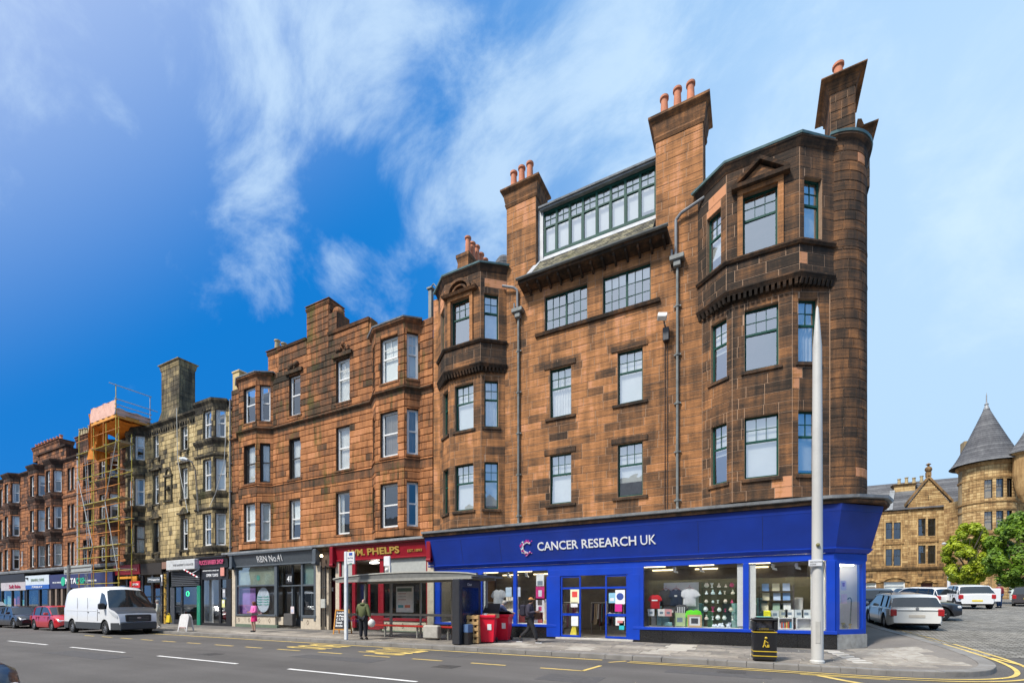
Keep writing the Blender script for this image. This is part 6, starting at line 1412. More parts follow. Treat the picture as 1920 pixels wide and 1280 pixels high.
comp(s, 'glass', 567, 588, .93, 2.6, M_DKGL); comp(s, 'glass', 567, 588, 2.7, 3.9, M_PANE2); m = MB(); m.box(X(567, 18.1), X(588, 18.1), 18.1, 18.12, 2.7, 3.9); part('upper_screen', m, colm('sea_green_screen', (.3, .4, .37)), s, shift=True)
poster('poster', 'white framed blue poster in the narrow window of the grey shop', X(578, 18.1), 18.12, 1.25, .62, 1.1, (.6, .62, .72), None, [(.15, .15, .7, .7, (.05, .06, .09)), (.1, .05, .4, .35, (.7, .55, .55))])
poster('poster', 'small pale notice beside the door of the grey shop', X(544, 18.05), 18.2, 1.0, .3, .42, (.7, .6, .6), None, [(.2, .2, .6, .4, (.5, .55, .7))])
# between the shops: cream pier, pipes, close door
cl = thing('close_entrance', 'narrow tenement entrance with dark maroon door between cream piers and black pipes', 'entrance', (X(610, 18), 18, 0))
comp(cl, 'p', 592, 601, .12, 3.95, M_CREAM, 17.95, .35, 'pier'); comp(cl, 'p', 604, 611, .12, 3.6, M_CREAM, 18.15, .2, 'pier'); comp(cl, 'p', 612, 616, .12, 3.6, M_CREAM, 18.2, .2, 'pier'); comp(cl, 'p', 629, 636, .12, 3.9, M_CREAM, 17.95, .35, 'pier')
comp(cl, 'p', 616, 629, .14, 2.9, pm('maroon_door', (.07, .012, .02), .4), 18.55, .08, 'door'); comp(cl, 'p', 616, 629, 2.98, 3.6, M_BLACK, 18.5, .08, 'fanlight'); comp(cl, 'p', 594, 629, 3.62, 4.55, pm('sooty_stone', (.075, .05, .035), .9, var=.5, scale=4, bump=.5), 17.98, .5, 'lintel')
m = MB()
for u in (602, 610): x = X(u, 17.95); m.tube((x, 17.95, .3), (x, 17.95, 3.7), .035, 8)
m.tube((X(602, 17.95), 17.95, 2.5), (X(612, 17.95), 17.95, 2.5), .025, 6); part('pipe', m, M_BLACK, cl, shift=True)
comp(cl, 'p', 601, 609, 1.35, 1.85, pm('meter_white', (.5, .5, .45), .6, dirt=.4), 17.88, .1, 'meter_box'); m = MB(); m.ball((X(607, 17.9), 17.75, 4.25), .08, 8, 6); part('entrance_lamp', m, pm('warm_lamp', (1, .8, .5), .5, emit=4, var=0), cl, shift=True)
poster('notice', 'small white notice on the maroon entrance door', X(622, 18.5), 18.52, 2.3, .18, .22, (.75, .75, .75))
# butcher-red shop
s = shop('dark red shop front with gold WM. PHELPS lettering on the fascia', 630, 813)
fascia(s, 622, 811, 3.98, 4.66, M_MAROON, .1); xz = .36
fit_text('lettering', 'WM.', 653, 684, 4.14, .34, M_GOLD, s, Y=17.86, ypos=17.87, tilt=.14, bold=.03); fit_text('lettering', 'PHELPS', 689, 749, 4.14, .36, M_GOLD, s, Y=17.86, ypos=17.87, tilt=.14, bold=.03); fit_text('lettering', 'EST.1893', 764, 791, 4.16, .13, M_GOLD, s, Y=17.86, ypos=17.87, tilt=.14, bold=.012)
for u in (624, 806): m = MB(); x = X(u, 17.8); m.cbox(x-.13, x+.13, 17.66, 18.0, 3.6, 4.7, .05); m.tube((x-.13, 17.74, 3.7), (x+.13, 17.74, 3.7), .1, 10); part('console_bracket', m, M_MAROON, s, shift=True)
comp(s, 'p', 801, 813, .12, 3.92, M_CREAM, 17.92, .35, 'pilaster')
for u0, u1 in ((636, 639), (660, 666), (712, 719), (799, 802)): comp(s, 'p', u0, u1, .3, 3.9, M_MAROON, 17.95, .12, 'post')
comp(s, 'p', 637, 662, .7, .85, M_MAROON, 17.93, .14, 'sill'); comp(s, 'p', 637, 662, 2.7, 2.8, M_MAROON, 17.95, .1, 'transom'); comp(s, 'glass', 639, 660, .85, 2.7, M_DKGL); comp(s, 'p', 639, 660, 2.8, 3.9, M_FROST, 18.02, .03, 'upper_screen'); comp(s, 'p', 637, 662, .12, .7, M_CREAM, 17.98, .1, 'stall_riser')
m = MB(); m.box(X(643, 18.1), X(657, 18.1), 18.1, 18.12, .95, 2.6); part('window_screen', m, M_FROST, s, shift=True)
comp(s, 'p', 718, 800, .72, .86, M_MAROON, 17.93, .14, 'sill'); comp(s, 'p', 718, 800, 2.66, 2.78, M_MAROON, 17.95, .1, 'transom'); comp(s, 'glass', 719, 799, .86, 2.66, M_DKGL); comp(s, 'p', 719, 799, 2.78, 3.9, M_FROST, 18.02, .03, 'upper_screen'); comp(s, 'p', 716, 801, .22, .72, M_CREAM, 17.98, .1, 'stall_riser'); comp(s, 'p', 716, 801, .12, .22, colm('green_skirting', (.13, .17, .12)), 17.96, .15, 'skirting')
diamonds(s, (725, 755, 785), .47, 17.975)
comp(s, 'p', 690, 694, .2, 2.75, M_MAROON, 18.5, .06, 'door_stile'); comp(s, 'p', 709, 712, .2, 2.75, M_MAROON, 18.5, .06, 'door_stile'); comp(s, 'p', 694, 709, .2, .95, M_MAROON, 18.5, .06, 'door_panel'); comp(s, 'glass', 694, 709, .95, 2.7, M_DKGL, 18.5); comp(s, 'p', 666, 712, 2.75, 2.85, M_MAROON, 18.45, .08, 'transom')
m = MB(); m.cbox(X(694, 18.1), X(706, 18.1), 18.05, 18.3, 3.72, 3.8, .02); part('porch_lamp', m, pm('porch_white', (1, .95, .85), .5, emit=5, var=0), s, shift=True)
rnd = random.Random(9)
for i in range(16):   # trays and goods on shelves behind the dark glass
 c = rnd.choice([(.3, .05, .04), (.35, .25, .15), (.45, .42, .4), (.12, .2, .1), (.4, .32, .1)]); u = rnd.uniform(672, 795); z = rnd.choice([.9, 1.35, 1.8, 2.2]); m = MB(); x = X(u, 19); m.cbox(x-.14, x+.14, 18.9, 19.2, z, z+rnd.uniform(.1, .26), .02); part('stock', m, colm('stock_%d_%d_%d' % tuple(int(v*99) for v in c), c), s, shift=True)
# ---- barber
s = shop('black barber shop front with pink lettering and white open doorway', 374, 432, wallm=M_WPL, depth=3)
fascia(s, 371, 428, 4.02, 4.62, M_BLACK, .06); fit_text('lettering', "BRUCE'S BARBER SHOP", 373, 420, 4.2, .3, M_PINKT, s, Y=17.88, ypos=17.85, tilt=.1, bold=.012)
comp(s, 'p', 374, 428, 3.2, 3.95, M_BLACK, 17.95, .08, 'lower_sign'); fit_text('lettering', 'OPEN 7 DAYS', 387, 409, 3.38, .2, M_SIGNW, s, Y=17.94, ypos=17.94, bold=.012); fit_text('lettering', 'APPOINTMENTS & WALK INS', 380, 410, 3.75, .09, M_SIGNW, s, Y=17.94, ypos=17.94)
comp(s, 'p', 413, 420, 3.4, 3.95, colm('salmon_sign', (.7, .28, .22)), 17.86, .06, 'hanging_sign')
for u0, u1 in ((374, 379), (410, 414), (424, 433)): comp(s, 'p', u0, u1, .12, 3.2, M_BLACK, 17.95, .14, 'post')
comp(s, 'glass', 379, 410, .3, 3.2); comp(s, 'glass', 414, 424, .3, 3.2, M_DKGL); comp(s, 'p', 379, 424, .12, .3, M_BLACK, 17.96, .1, 'threshold'); comp(s, 'p', 414, 424, 2.55, 2.62, M_BLACK, 17.96, .08, 'transom')
m = MB(); m.box(X(380, 18.4), X(397, 18.4), 18.5, 18.55, .14, 3.2); part('screen_wall', m, M_WPL, s, shift=True); m = MB(); m.cbox(X(394, 18.5), X(409, 18.5), 18.6, 18.9, .14, 1.35, .02); part('counter', m, M_BLACK, s, shift=True)
m = MB(); m.box(X(397, 18.5), X(410, 18.5), 18.95, 19.0, 1.35, 3.2); part('mirror_wall', m, colm('pale_mirror', (.4, .43, .45)), s, shift=True); m = MB(); m.cbox(X(414, 18.5), X(424, 18.5), 18.5, 18.9, .5, 1.05, .1); part('barber_chair', m, colm('red_vinyl', (.4, .015, .02)), s, shift=True)
poster('poster', 'yellow and white leaflet in the narrow barber window', X(418, 17.9), 17.93, 1.35, .32, .5, (.72, .7, .3), None, [(.2, .5, .6, .4, (.75, .75, .78))])
poster('poster', 'pair of grey notices in the narrow barber window', X(419, 17.9), 17.93, 2.0, .3, .55, (.35, .36, .4), None, [(.2, .55, .6, .3, (.7, .7, .7))])
# ---- shuttered shop with white sign box
s = shop('shop with white sign box, half-lowered charcoal roller shutter and emerald green post', 314, 374, depth=4, wallm=colm('dark_green_back', (.05, .08, .06)))
m = MB(); a, b_ = X(316, 17.7), X(369, 17.7); m.cbox(a, b_, 17.55, 17.95, 3.93, 4.62, .03); part('sign_box', m, pm('dirty_white_board', (.55, .56, .56), .6, dirt=.35), s, shift=True); fit_text('lettering', "THE BARBER'S LOUNGE", 324, 362, 4.2, .14, colm('faded_grey', (.3, .3, .3)), s, Y=17.54, ypos=17.54, bold=0)
comp(s, 'p', 312, 316, .12, 3.9, M_BLACK, 17.9, .2, 'post')
n = 9
for k in range(n): m = MB(); z = 2.78+k*.128; m.prism([(0, z), (0, z+.02), (-.03, z+.05), (-.03, z+.09), (0, z+.12)], 0, b_-a, 'x'); m.v = [(p[0]+a, p[1]+17.9, p[2]) for p in m.v]; part('shutter_slat', m, M_GRILLE, s, shift=True)
comp(s, 'p', 319, 327, .12, 2.75, M_GRILLE, 17.95, .1, 'post'); comp(s, 'p', 369, 375, .12, 2.8, M_GREEN2, 17.88, .16, 'green_post'); comp(s, 'p', 339, 342, .4, 2.75, M_BLACK, 17.97, .08, 'mullion'); comp(s, 'p', 327, 369, .12, .45, M_BLACK, 17.97, .08, 'kick_board'); comp(s, 'p', 327, 369, 1.35, 1.42, M_BLACK, 17.97, .06, 'rail')
comp(s, 'glass', 327, 369, .45, 2.75, M_DKGL)
m = MB(); x = X(352, 18.6)
for k in range(16): t0, t1 = 2*PI*k/16, 2*PI*(k+1)/16; m.tube((x+.17*math.cos(t0), 18.6, 2.3+.17*math.sin(t0)), (x+.17*math.cos(t1), 18.6, 2.3+.17*math.sin(t1)), .035, 5)
part('neon_ring', m, pm('green_neon', (.05, 1, .35), .5, emit=3, var=0), s, shift=True); m = MB(); m.cbox(X(328, 18.8), X(368, 18.8), 18.9, 19.4, .14, 1.2, .02); part('counter', m, colm('dark_green_counter', (.015, .06, .04)), s, shift=True)
bp_ = thing('barber_pole', 'red and white striped barber pole slanting out from the white sign box', 'barber pole', (X(360, 17.4), 17.4, 3.6)); p0, p1 = Vector((X(345, 17.35), 17.35, 3.9)), Vector((X(371, 17.35), 17.35, 3.32)); N = 9
for k in range(N): m = MB(); m.tube(p0.lerp(p1, k/N), p0.lerp(p1, (k+1)/N), .05, 8); part('stripe', m, colm('stripe_red', (.5, .01, .03)) if k % 2 else M_SIGNW, bp_, shift=True)
m = MB(); m.tube(p0.lerp(p1, .55), (X(368, 17.7), 17.9, 3.95), .025, 6); part('bracket', m, M_SIGNW, bp_, shift=True)
# ---- leopard-striped doorway and dark shop
s = shop('dark narrow shop with a black and yellow speckled column and small white hanging sign', 262, 314, depth=3, wallm=colm('shop_wall_tan', (.3, .26, .21)))
fascia(s, 264, 303, 3.75, 4.6, colm('dark_brown_board', (.03, .024, .02)), .04, corn=False); comp(s, 'p', 303, 312, 4.1, 4.6, colm('brick_tan', (.25, .14, .1)), 17.85, .2, 'end_block')
m = MB(); x = X(309, 17.9); m.lathe((x, 18.0, .12), [(.15, 0), (.15, 3.6)], 14); part('column', m, colm('mustard', (.5, .3, .05)), s, shift=True); m = MB(); r = random.Random(2)
for k in range(70): t_ = r.uniform(PI, 2*PI); z = r.uniform(.4, 3.6); m.ball((x+.15*math.cos(t_), 18+.15*math.sin(t_), z), .035, 6, 4)
part('black_spots', m, M_BLACK, s, shift=True, kind='stuff')
comp(s, 'p', 276, 300, 3.12, 3.5, M_GREYP, 17.6, .08, 'hanging_sign'); fit_text('lettering', 'Magpie', 279, 299, 3.24, .16, M_SIGNW, s, Y=17.59, ypos=17.59, bold=.01)
for u0, u1 in ((264, 268), (283, 287), (300, 304)): comp(s, 'p', u0, u1, .12, 3.7, M_BLACK, 17.96, .12, 'post')
comp(s, 'glass', 268, 300, .6, 3.0, M_DKGL); comp(s, 'p', 264, 304, .12, .6, M_BLACK, 17.97, .1, 'kick_board'); comp(s, 'p', 301, 304, 2.9, 3.7, M_SIGNW, 17.9, .05, 'white_tag')
# ---- red fascia shop behind the scaffold
s = shop('shop with dark red sign and yellow edged awning frame behind the scaffold legs', 212, 262, depth=3)
fascia(s, 214, 262, 3.85, 4.6, pm('red_sign', (.33, .01, .02), .5), .05, corn=False); fit_text('lettering', 'FOOD & WINE', 232, 257, 4.1, .22, colm('pale_red', (.6, .25, .25)), s, Y=17.85, ypos=17.86)
comp(s, 'p', 220, 256, 3.5, 3.68, colm('orange_yellow', (.7, .3, .02)), 17.75, .1, 'awning_edge'); comp(s, 'p', 248, 256, 3.0, 3.5, colm('orange_yellow', (.7, .3, .02)), 17.75, .1, 'awning_end'); comp(s, 'p', 243, 262, 2.75, 3.25, colm('signal_red', (.62, .01, .015)), 17.3, .06, 'oval_sign'); fit_text('lettering', 'OPEN', 246, 259, 2.93, .16, M_SIGNW, s, Y=17.28, ypos=17.29, bold=.02)
comp(s, 'glass', 216, 262, .6, 3.0, M_DKGL); comp(s, 'p', 214, 262, .12, .6, M_BLACK, 17.97, .1, 'kick_board')
for u in (214, 236, 260): comp(s, 'p', u, u+3, .12, 3.8, M_BLACK, 17.96, .12, 'post')
# ---- cash shop
s = shop('wide navy shop front with INSTACASH lettering and brown shutter columns', 92, 212, depth=3)
fascia(s, 92, 212, 2.95, 4.2, M_NAVY, .05, y=17.8, corn=False); GRN = pm('mint_letter', (.02, .45, .25), .5)
fit_text('lettering', 'INSTA', 120, 142, 3.3, .5, M_SIGNW, s, Y=17.73, ypos=17.76, bold=.03); fit_text('lettering', 'CASH', 142, 160, 3.3, .5, GRN, s, Y=17.73, ypos=17.76, bold=.02); m = MB(); x = X(117, 17.7); m.tube((x, 17.73, 3.55), (x, 17.78, 3.55), .4, 18); part('round_logo', m, GRN, s, shift=True)
fit_text('lettering', 'WE BUY AND SELL', 98, 115, 3.4, .14, M_SIGNW, s, Y=17.73, ypos=17.76); fit_text('lettering', 'PAWN & LOANS', 162, 180, 3.42, .16, M_SIGNW, s, Y=17.73, ypos=17.76)
comp(s, 'p', 92, 212, .12, 2.95, colm('dark_brown_interior', (.045, .03, .025)), 18.1, .1, 'shutter_back')
for k in range(11): u = 83+11*k+9; comp(s, 'p', u, u+3.4, .12, 2.95, colm('tan_column', (.22, .16, .12)), 17.85, .2, 'column')
# ---- white and blue sign shop, pink sign shop, one more beyond
s = shop('shop with tall white sign banded in blue near the left edge', 48, 92, depth=3, wallm=colm('mint_wall', (.35, .5, .4))); fascia(s, 48, 92, 3.35, 4.25, pm('white_sign', (.6, .66, .7), .5), .02, y=17.75, corn=False); fascia(s, 48, 92, 2.95, 3.35, pm('blue_band', (.02, .12, .45), .5), .02, y=17.74, corn=False)
fit_text('lettering', 'DENTAL CARE', 58, 82, 3.7, .24, colm('grey_green_letter', (.25, .32, .25)), s, Y=17.72, ypos=17.72); fit_text('lettering', 'PAISLEY', 60, 80, 3.06, .18, M_SIGNW, s, Y=17.71, ypos=17.71); m = MB(); m.ball((X(51, 17.7), 17.72, 4.0), .16, 8, 5, .6); part('logo', m, M_BLACK, s, shift=True)
comp(s, 'glass', 50, 90, .6, 2.9, M_DKGL); comp(s, 'p', 48, 92, .12, .6, M_BLACK, 17.95, .1, 'kick_board')
for u in (48, 72, 89): comp(s, 'p', u, u+2.5, .12, 2.95, M_BLACK, 17.93, .14, 'post')
m = MB(); m.box(X(52, 18.15), X(68, 18.15), 18.2, 18.25, .7, 2.9); part('window_panel', m, colm('pale_green_board', (.45, .55, .45), var=.5, scale=2), s, shift=True)
s = shop('shop with pinkish white sign and crimson script below a black band at the left edge', 2, 48, depth=3, wallm=colm('mint_wall', (.35, .5, .4))); fascia(s, 2, 48, 2.9, 3.7, pm('pale_pink_sign', (.5, .45, .46), .5, var=.2), .02, y=17.75, corn=False); fascia(s, 2, 48, 3.72, 4.5, M_BLACK, .1, y=17.85, corn=False)
fit_text('lettering', 'Soft Bake', 17, 38, 3.1, .36, colm('crimson_script', (.35, .02, .07)), s, Y=17.72, ypos=17.72, bold=.02)
comp(s, 'glass', 4, 46, .6, 2.9, M_SGLASS); comp(s, 'p', 2, 48, .12, .6, M_BLACK, 17.95, .1, 'kick_board')
for u in (2, 21, 37, 45.5): comp(s, 'p', u, u+1.6, .12, 2.95, M_BLACK, 17.93, .14, 'post')
for i, (ua, ub, c) in enumerate(((6, 12, (.1, .4, .33)), (13, 20, (.25, .5, .45)), (24, 29, (.5, .2, .25)), (30, 36, (.25, .03, .05)), (39, 45, (.1, .35, .28)))): m = MB(); m.box(X(ua, 18.2), X(ub, 18.2), 18.25, 18.3, .65, random.uniform(1.8, 2.8)); part('window_panel', m, colm('wp%d' % i, c), s, shift=True)
s = shop('row of far shop fronts running out of frame on the left', -140, 2, depth=3); fascia(s, -140, 2, 3.2, 4.3, colm('dark_green_back', (.035, .045, .04)), .05, corn=False); comp(s, 'glass', -138, 0, .6, 3.1, M_DKGL); comp(s, 'p', -138, 1, .12, .6, M_BLACK, 17.97, .1, 'kick_board')
# ================================================================== SCAFFOLD
M_SCY = pm('yellow_galvanised_tube', (.5, .4, .06), .5, var=.35, scale=2.5, metal=.2, dirt=.3); M_SCO = pm('orange_tube', (.62, .22, .03), .5, var=.3, scale=2); M_SCG = pm('galvanised_tube', (.42, .43, .42), .45, metal=.4, var=.2)
M_SHEET = pm('orange_debris_sheet', (.75, .24, .02), .8, var=.2, scale=2); M_SHEETW = pm('pink_white_sheet', (.72, .42, .32), .7, var=.15, scale=3); M_BOARD = pm('orange_boards', (.7, .3, .05), .8, var=.2, scale=3)
sc = thing('scaffold', 'yellow tube scaffold tower with orange boarded top platform against the tenement', 'scaffold', (-43, 17.3, .12))
def tubep(a, b_, mat=M_SCY, r=.03, n='tube'): m = MB(); m.tube(a, b_, r, 6); return part(n, m, mat, sc, shift=True)
xs_ = [-47.4, -44.9, -42.9, -41.0]; yf, yb_ = 16.45, 17.25
lv = [2.1, 4.1, 5.9, 7.9, 9.3, 11.4, 13.4]
for i, x in enumerate(xs_):
 for j, y in enumerate((yf, yb_)):
  zt = 15.2 if j == 0 else 14.2
  for k in range(4): tubep((x, y, .12+k*(zt-.12)/4), (x, y, .12+(k+1)*(zt-.12)/4), [M_SCO, M_SCY, M_SCO, M_SCY][(k+i+j) % 4] if k < 3 else M_SCY, .033, 'standard')
for z in lv:
 for y in (yf, yb_): tubep((xs_[0]-.3, y-.04, z), (xs_[-1]+.35, y-.04, z+.02), M_SCY, n='ledger')
 tubep((xs_[0]-.3, yf-.04, z+1.0), (xs_[-1]+.3, yf-.04, z+1.0), M_SCO if z > 5 else M_SCY, n='guard_rail')
 for x in xs_: tubep((x+.05, yf-.15, z+.05), (x+.05, yb_+.15, z+.05), M_SCG, n='transom')
for z in (5.9, 9.3, 13.4):
 for k in range(3): m = MB(); m.box(xs_[0]-.2, xs_[-1]+.2, yf+.08+k*.24, yf+.3+k*.24, z+.08, z+.12); part('board', m, pm('scaffold_board', (.32, .24, .14), .9, var=.3), sc, shift=True)
for a, b_ in (((xs_[0], yf-.06, .2), (xs_[1], yf-.06, 6)), ((xs_[1], yf-.06, 6), (xs_[0], yf-.06, 11.5)), ((xs_[3], yf-.06, 4), (xs_[2], yf-.06, 9.2)), ((xs_[2], yf-.06, 9.2), (xs_[3], yf-.06, 14))): tubep(a, b_, M_SCG, n='brace')
for x in (xs_[0]+.9,):   # ladders
 for (z0, z1, dx) in ((.2, 6.2, .9), (6.0, 9.8, .7), (9.4, 13.8, .8)):
  m = MB()
  for s_ in (0, .38): m.tube((x+s_, yf+.2, z0), (x+s_-dx, yf+.3, z1), .025, 5)
  for k in range(int((z1-z0)/.28)): f_ = k*.28/(z1-z0); m.tube((x-dx*f_, yf+.2+.1*f_, z0+k*.28), (x+.38-dx*f_, yf+.2+.1*f_, z0+k*.28), .014, 4)
  part('ladder', m, M_SCG, sc, shift=True)
# top platform, 3.9 m long, reaching over the wall head
px0, px1, py0, py1, pz = -45.0, -41.15, 16.35, 18.5, 15.25
for k in range(9): y = py0+k*(py1-py0)/9; m = MB(); m.box(px0, px1, y, y+.23, pz, pz+.05); part('platform_board', m, M_BOARD, sc, shift=True)
m = MB(); m.box(px0, px1, py0-.03, py0, pz-.05, pz+.2); m.box(px1, px1+.03, py0, py1, pz-.05, pz+.2); part('toe_board', m, M_BOARD, sc, shift=True)
for y in (py0, py0+1.0, py1): tubep((px0-.1, y, pz-.06), (px1+.25, y, pz-.06), M_SCO)
for z in (.15, .6, 1.05): tubep((px0, py0, pz+z+.15), (px1+.1, py0, pz+z+.15), M_SCO, n='guard_rail'); tubep((px1+.04, py0-.1, pz+z*.7+.15), (px1+.04, py1+.1, pz+z*.7+.15), M_SCG, n='guard_rail')
for x in (px0, (px0+px1)/2, px1): tubep((x, py0, 13.4), (x, py0, pz+(2.35 if x == px1 else 1.3)), M_SCY if x == px1 else M_SCO, n='standard')
tubep((px1, py1, 13.4), (px1, py1, pz+2.3), M_SCG, n='standard'); tubep((px1, py0-.4, pz+2.3), (px1, py1+.1, pz+2.3), M_SCG, n='guard_rail'); tubep((px1, py0-.1, pz+1.3), (px1, py1+.5, pz+1.3), M_SCG, n='guard_rail')
m = MB()
N = 16
def shp(i, j): x = px0+(px1-px0)*i/N; return (x, py0-.05-.04*math.sin(i*1.7+j), pz+.15+j*.26+.05*math.sin(i*.9)*(j > 2))
for i in range(N):
 for j in range(4): m.quad(shp(i, j), shp(i+1, j), shp(i+1, j+1), shp(i, j+1))
part('guard_sheet', m, M_SHEETW, sc, shift=True, smooth=True)
m = MB()
for i in range(10):
 y0_, y1_ = py0+(py1-py0)*i/10, py0+(py1-py0)*(i+1)/10; m.quad((px1+.02+.03*math.sin(i), y0_, pz+.1), (px1+.02+.03*math.sin(i+1), y1_, pz+.1), (px1+.02+.03*math.sin(i+1), y1_, pz+.62+.06*math.sin(i*1.3+1.3)), (px1+.02+.03*math.sin(i), y0_, pz+.62+.06*math.sin(i*1.3)))
part('guard_sheet', m, M_SHEETW, sc, shift=True, smooth=True)
m = MB()   # orange sheet hanging at the left end and sagging under the platform
N = 14
for i in range(N):
 for j in range(8):
  def q_(i, j): t = i/N; return (px0-.25+.12*math.sin(i*1.1+j*.6)+.05*j*math.sin(t*3), py0-.1+t*1.3+.06*math.sin(j*1.3+i), pz+.9-j*.44+.08*math.sin(i*.8))
  m.quad(q_(i, j), q_(i+1, j), q_(i+1, j+1), q_(i, j+1))
part('debris_sheet', m, M_SHEET, sc, shift=True, smooth=True)
m = MB()
for i in range(18):
 for j in range(8):
  def q_(i, j): t, w_ = i/18, j/8; return (px0+(px1-px0-.2)*t, py0+.1+(py1-py0-.2)*w_, pz-.12-.34*math.sin(PI*t)*math.sin(PI*w_)-.5*(t < .25)*(.25-t)*4*w_-.05*math.sin(i*1.7+j))
  m.quad(q_(i, j), q_(i+1, j), q_(i+1, j+1), q_(i, j+1))
part('sagging_sheet', m, M_SHEET, sc, shift=True, smooth=True)

# ================================================================== STREET FURNITURE
M_ALU = pm('grey_aluminium', (.36, .35, .31), .45, metal=.3, var=.15); M_CHAR = pm('charcoal_casing', (.035, .036, .042), .4); M_REDB = pm('red_bench', (.6, .03, .02), .45)
M_CLG = glass_mat('shelter_glass', .05, tint=(.9, .93, .92))
# bus shelter
shx0, shx1, shyb, shyf = -15.9, -9.35, 15.75, 14.3
sh_ = thing('bus_shelter', 'grey framed glass bus shelter with curved roof and dark end panel', 'bus shelter', (-12.6, 15, .12))
m = MB(); n = 18; rx0, rx1, ry0, ry1 = -16.05, -8.75, 14.05, 16.0
def rz_(t, top): return (2.65+.17*math.sin(PI*min(1, max(0, t)))**.6) if top else (2.6-.0*t)
for side in (0, 1):
 for i in range(n):
  a, b_ = i/n, (i+1)/n; xa, xb = rx0+(rx1-rx0)*a, rx0+(rx1-rx0)*b_
  if side: m.quad((xa, ry0, rz_(a, 1)), (xb, ry0, rz_(b_, 1)), (xb, ry1, rz_(b_, 1)-.03), (xa, ry1, rz_(a, 1)-.03))
  else: m.quad((xa, ry1, 2.6), (xb, ry1, 2.6), (xb, ry0, 2.58), (xa, ry0, 2.58))
 for i in range(n):
  a, b_ = i/n, (i+1)/n; xa, xb = rx0+(rx1-rx0)*a, rx0+(rx1-rx0)*b_; y = ry0 if side == 0 else ry1
  m.quad((xa, y, 2.59), (xb, y, 2.59), (xb, y, rz_(b_, 1)-.02*side), (xa, y, rz_(a, 1)-.02*side))
m.quad((rx0, ry0, 2.58), (rx0, ry1, 2.6), (rx0, ry1, 2.66), (rx0, ry0, 2.66)); m.quad((rx1, ry0, 2.58), (rx1, ry1, 2.6), (rx1, ry1, 2.66), (rx1, ry0, 2.66))
part('roof', m, pm('smoked_roof', (.16, .16, .15), .4, var=.15), sh_, shift=True)
m = MB(); m.box(rx0+.2, rx1-.2, 14.0, 14.1, 2.5, 2.6); m.box(rx0+.3, rx1-.2, shyb-.04, shyb+.04, 2.5, 2.59); part('roof_beam', m, M_ALU, sh_, shift=True)
m = MB()
for i in range(n):
 a, b_ = i/n, (i+1)/n; xa, xb = rx0+(rx1-rx0)*a, rx0+(rx1-rx0)*b_; m.quad((xa, ry0-.03, rz_(a, 1)-.01), (xb, ry0-.03, rz_(b_, 1)-.01), (xb, ry0-.03, rz_(b_, 1)+.035), (xa, ry0-.03, rz_(a, 1)+.035)); m.quad((xa, ry0-.03, rz_(a, 1)+.035), (xb, ry0-.03, rz_(b_, 1)+.035), (xb, ry0+.05, rz_(b_, 1)+.035), (xa, ry0+.05, rz_(a, 1)+.035))
part('roof_trim', m, pm('pale_trim', (.42, .41, .36), .5), sh_, shift=True)
bays_ = [shx0, -14.3, -12.65, -11.0, shx1]
for x in bays_: m = MB(); m.cbox(x-.035, x+.035, shyb-.04, shyb+.04, .12, 2.5, .01); part('post', m, M_ALU, sh_, shift=True)
m = MB(); m.cbox(shx0-.035, shx0+.035, shyf+.3, shyf+.37, .12, 2.5, .01); part('post', m, M_ALU, sh_, shift=True)
for a, b_ in zip(bays_[:-1], bays_[1:]):
 m = MB(); m.box(a+.035, b_-.035, shyb-.03, shyb+.03, 1.06, 1.16); m.box(a+.035, b_-.035, shyb-.025, shyb+.025, .3, .35); part('rail', m, M_ALU, sh_, shift=True)
 m = MB(); m.box(a+.04, b_-.04, shyb-.004, shyb+.004, 1.16, 2.48); part('glass_panel', m, M_CLG, sh_, shift=True); m = MB(); m.box(a+.04, b_-.04, shyb-.004, shyb+.004, .35, 1.06); part('glass_panel', m, M_CLG, sh_, shift=True)
m = MB(); m.box(shx0-.004, shx0+.004, shyf+.38, shyb-.04, .35, 2.48); part('glass_panel', m, M_CLG, sh_, shift=True); m = MB(); m.box(shx0-.03, shx0+.03, shyf+.37, shyb-.04, 1.06, 1.16); part('rail', m, M_ALU, sh_, shift=True)
m = MB(); m.cbox(-15.0, -10.6, 15.3, 15.6, .6, .68, .02); part('bench_seat', m, M_REDB, sh_, shift=True)
for x in (-14.4, -12.6, -11.0): m = MB(); m.cbox(x-.03, x+.03, 15.42, 15.5, .12, .6, .01); part('bench_leg', m, M_ALU, sh_, shift=True)
m = MB(); m.box(-13.95, -13.0, 15.66, 15.7, 1.22, 2.35); part('timetable_frame', m, pm('pale_frame', (.62, .64, .62), .5), sh_, shift=True); m = MB(); m.box(-13.88, -13.07, 15.652, 15.659, 1.3, 2.12); part('timetable_sheet', m, colm('paper', (.72, .71, .7)), sh_, shift=True)
m = MB(); m.box(-13.88, -13.07, 15.652, 15.659, 2.13, 2.28); part('timetable_header', m, colm('header_green', (.12, .18, .16)), sh_, shift=True)
for k, c in enumerate([(.5, .3, .3), (.45, .45, .5), (.5, .35, .35), (.1, .35, .4), (.6, .2, .12)]):
 m = MB(); z = 2.02-k*.13 if k < 3 else 1.42; xo = 0 if k < 3 else (k-3)*.38; m.box(-13.83+xo, -13.83+xo+(.45 if k < 3 else .3), 15.647, 15.651, z, z+(.035 if k < 3 else .12)); part('timetable_print', m, colm('tp%d' % k, c), sh_, shift=True)
m = MB(); m.cbox(-9.62, -9.3, 13.75, 15.25, .12, 2.5, .03); part('advert_case', m, M_CHAR, sh_, shift=True); m = MB(); m.box(-9.299, -9.29, 13.95, 15.05, .55, 2.2); part('advert_screen', m, pm('dark_blue_screen', (.012, .02, .05), .12), sh_, shift=True)
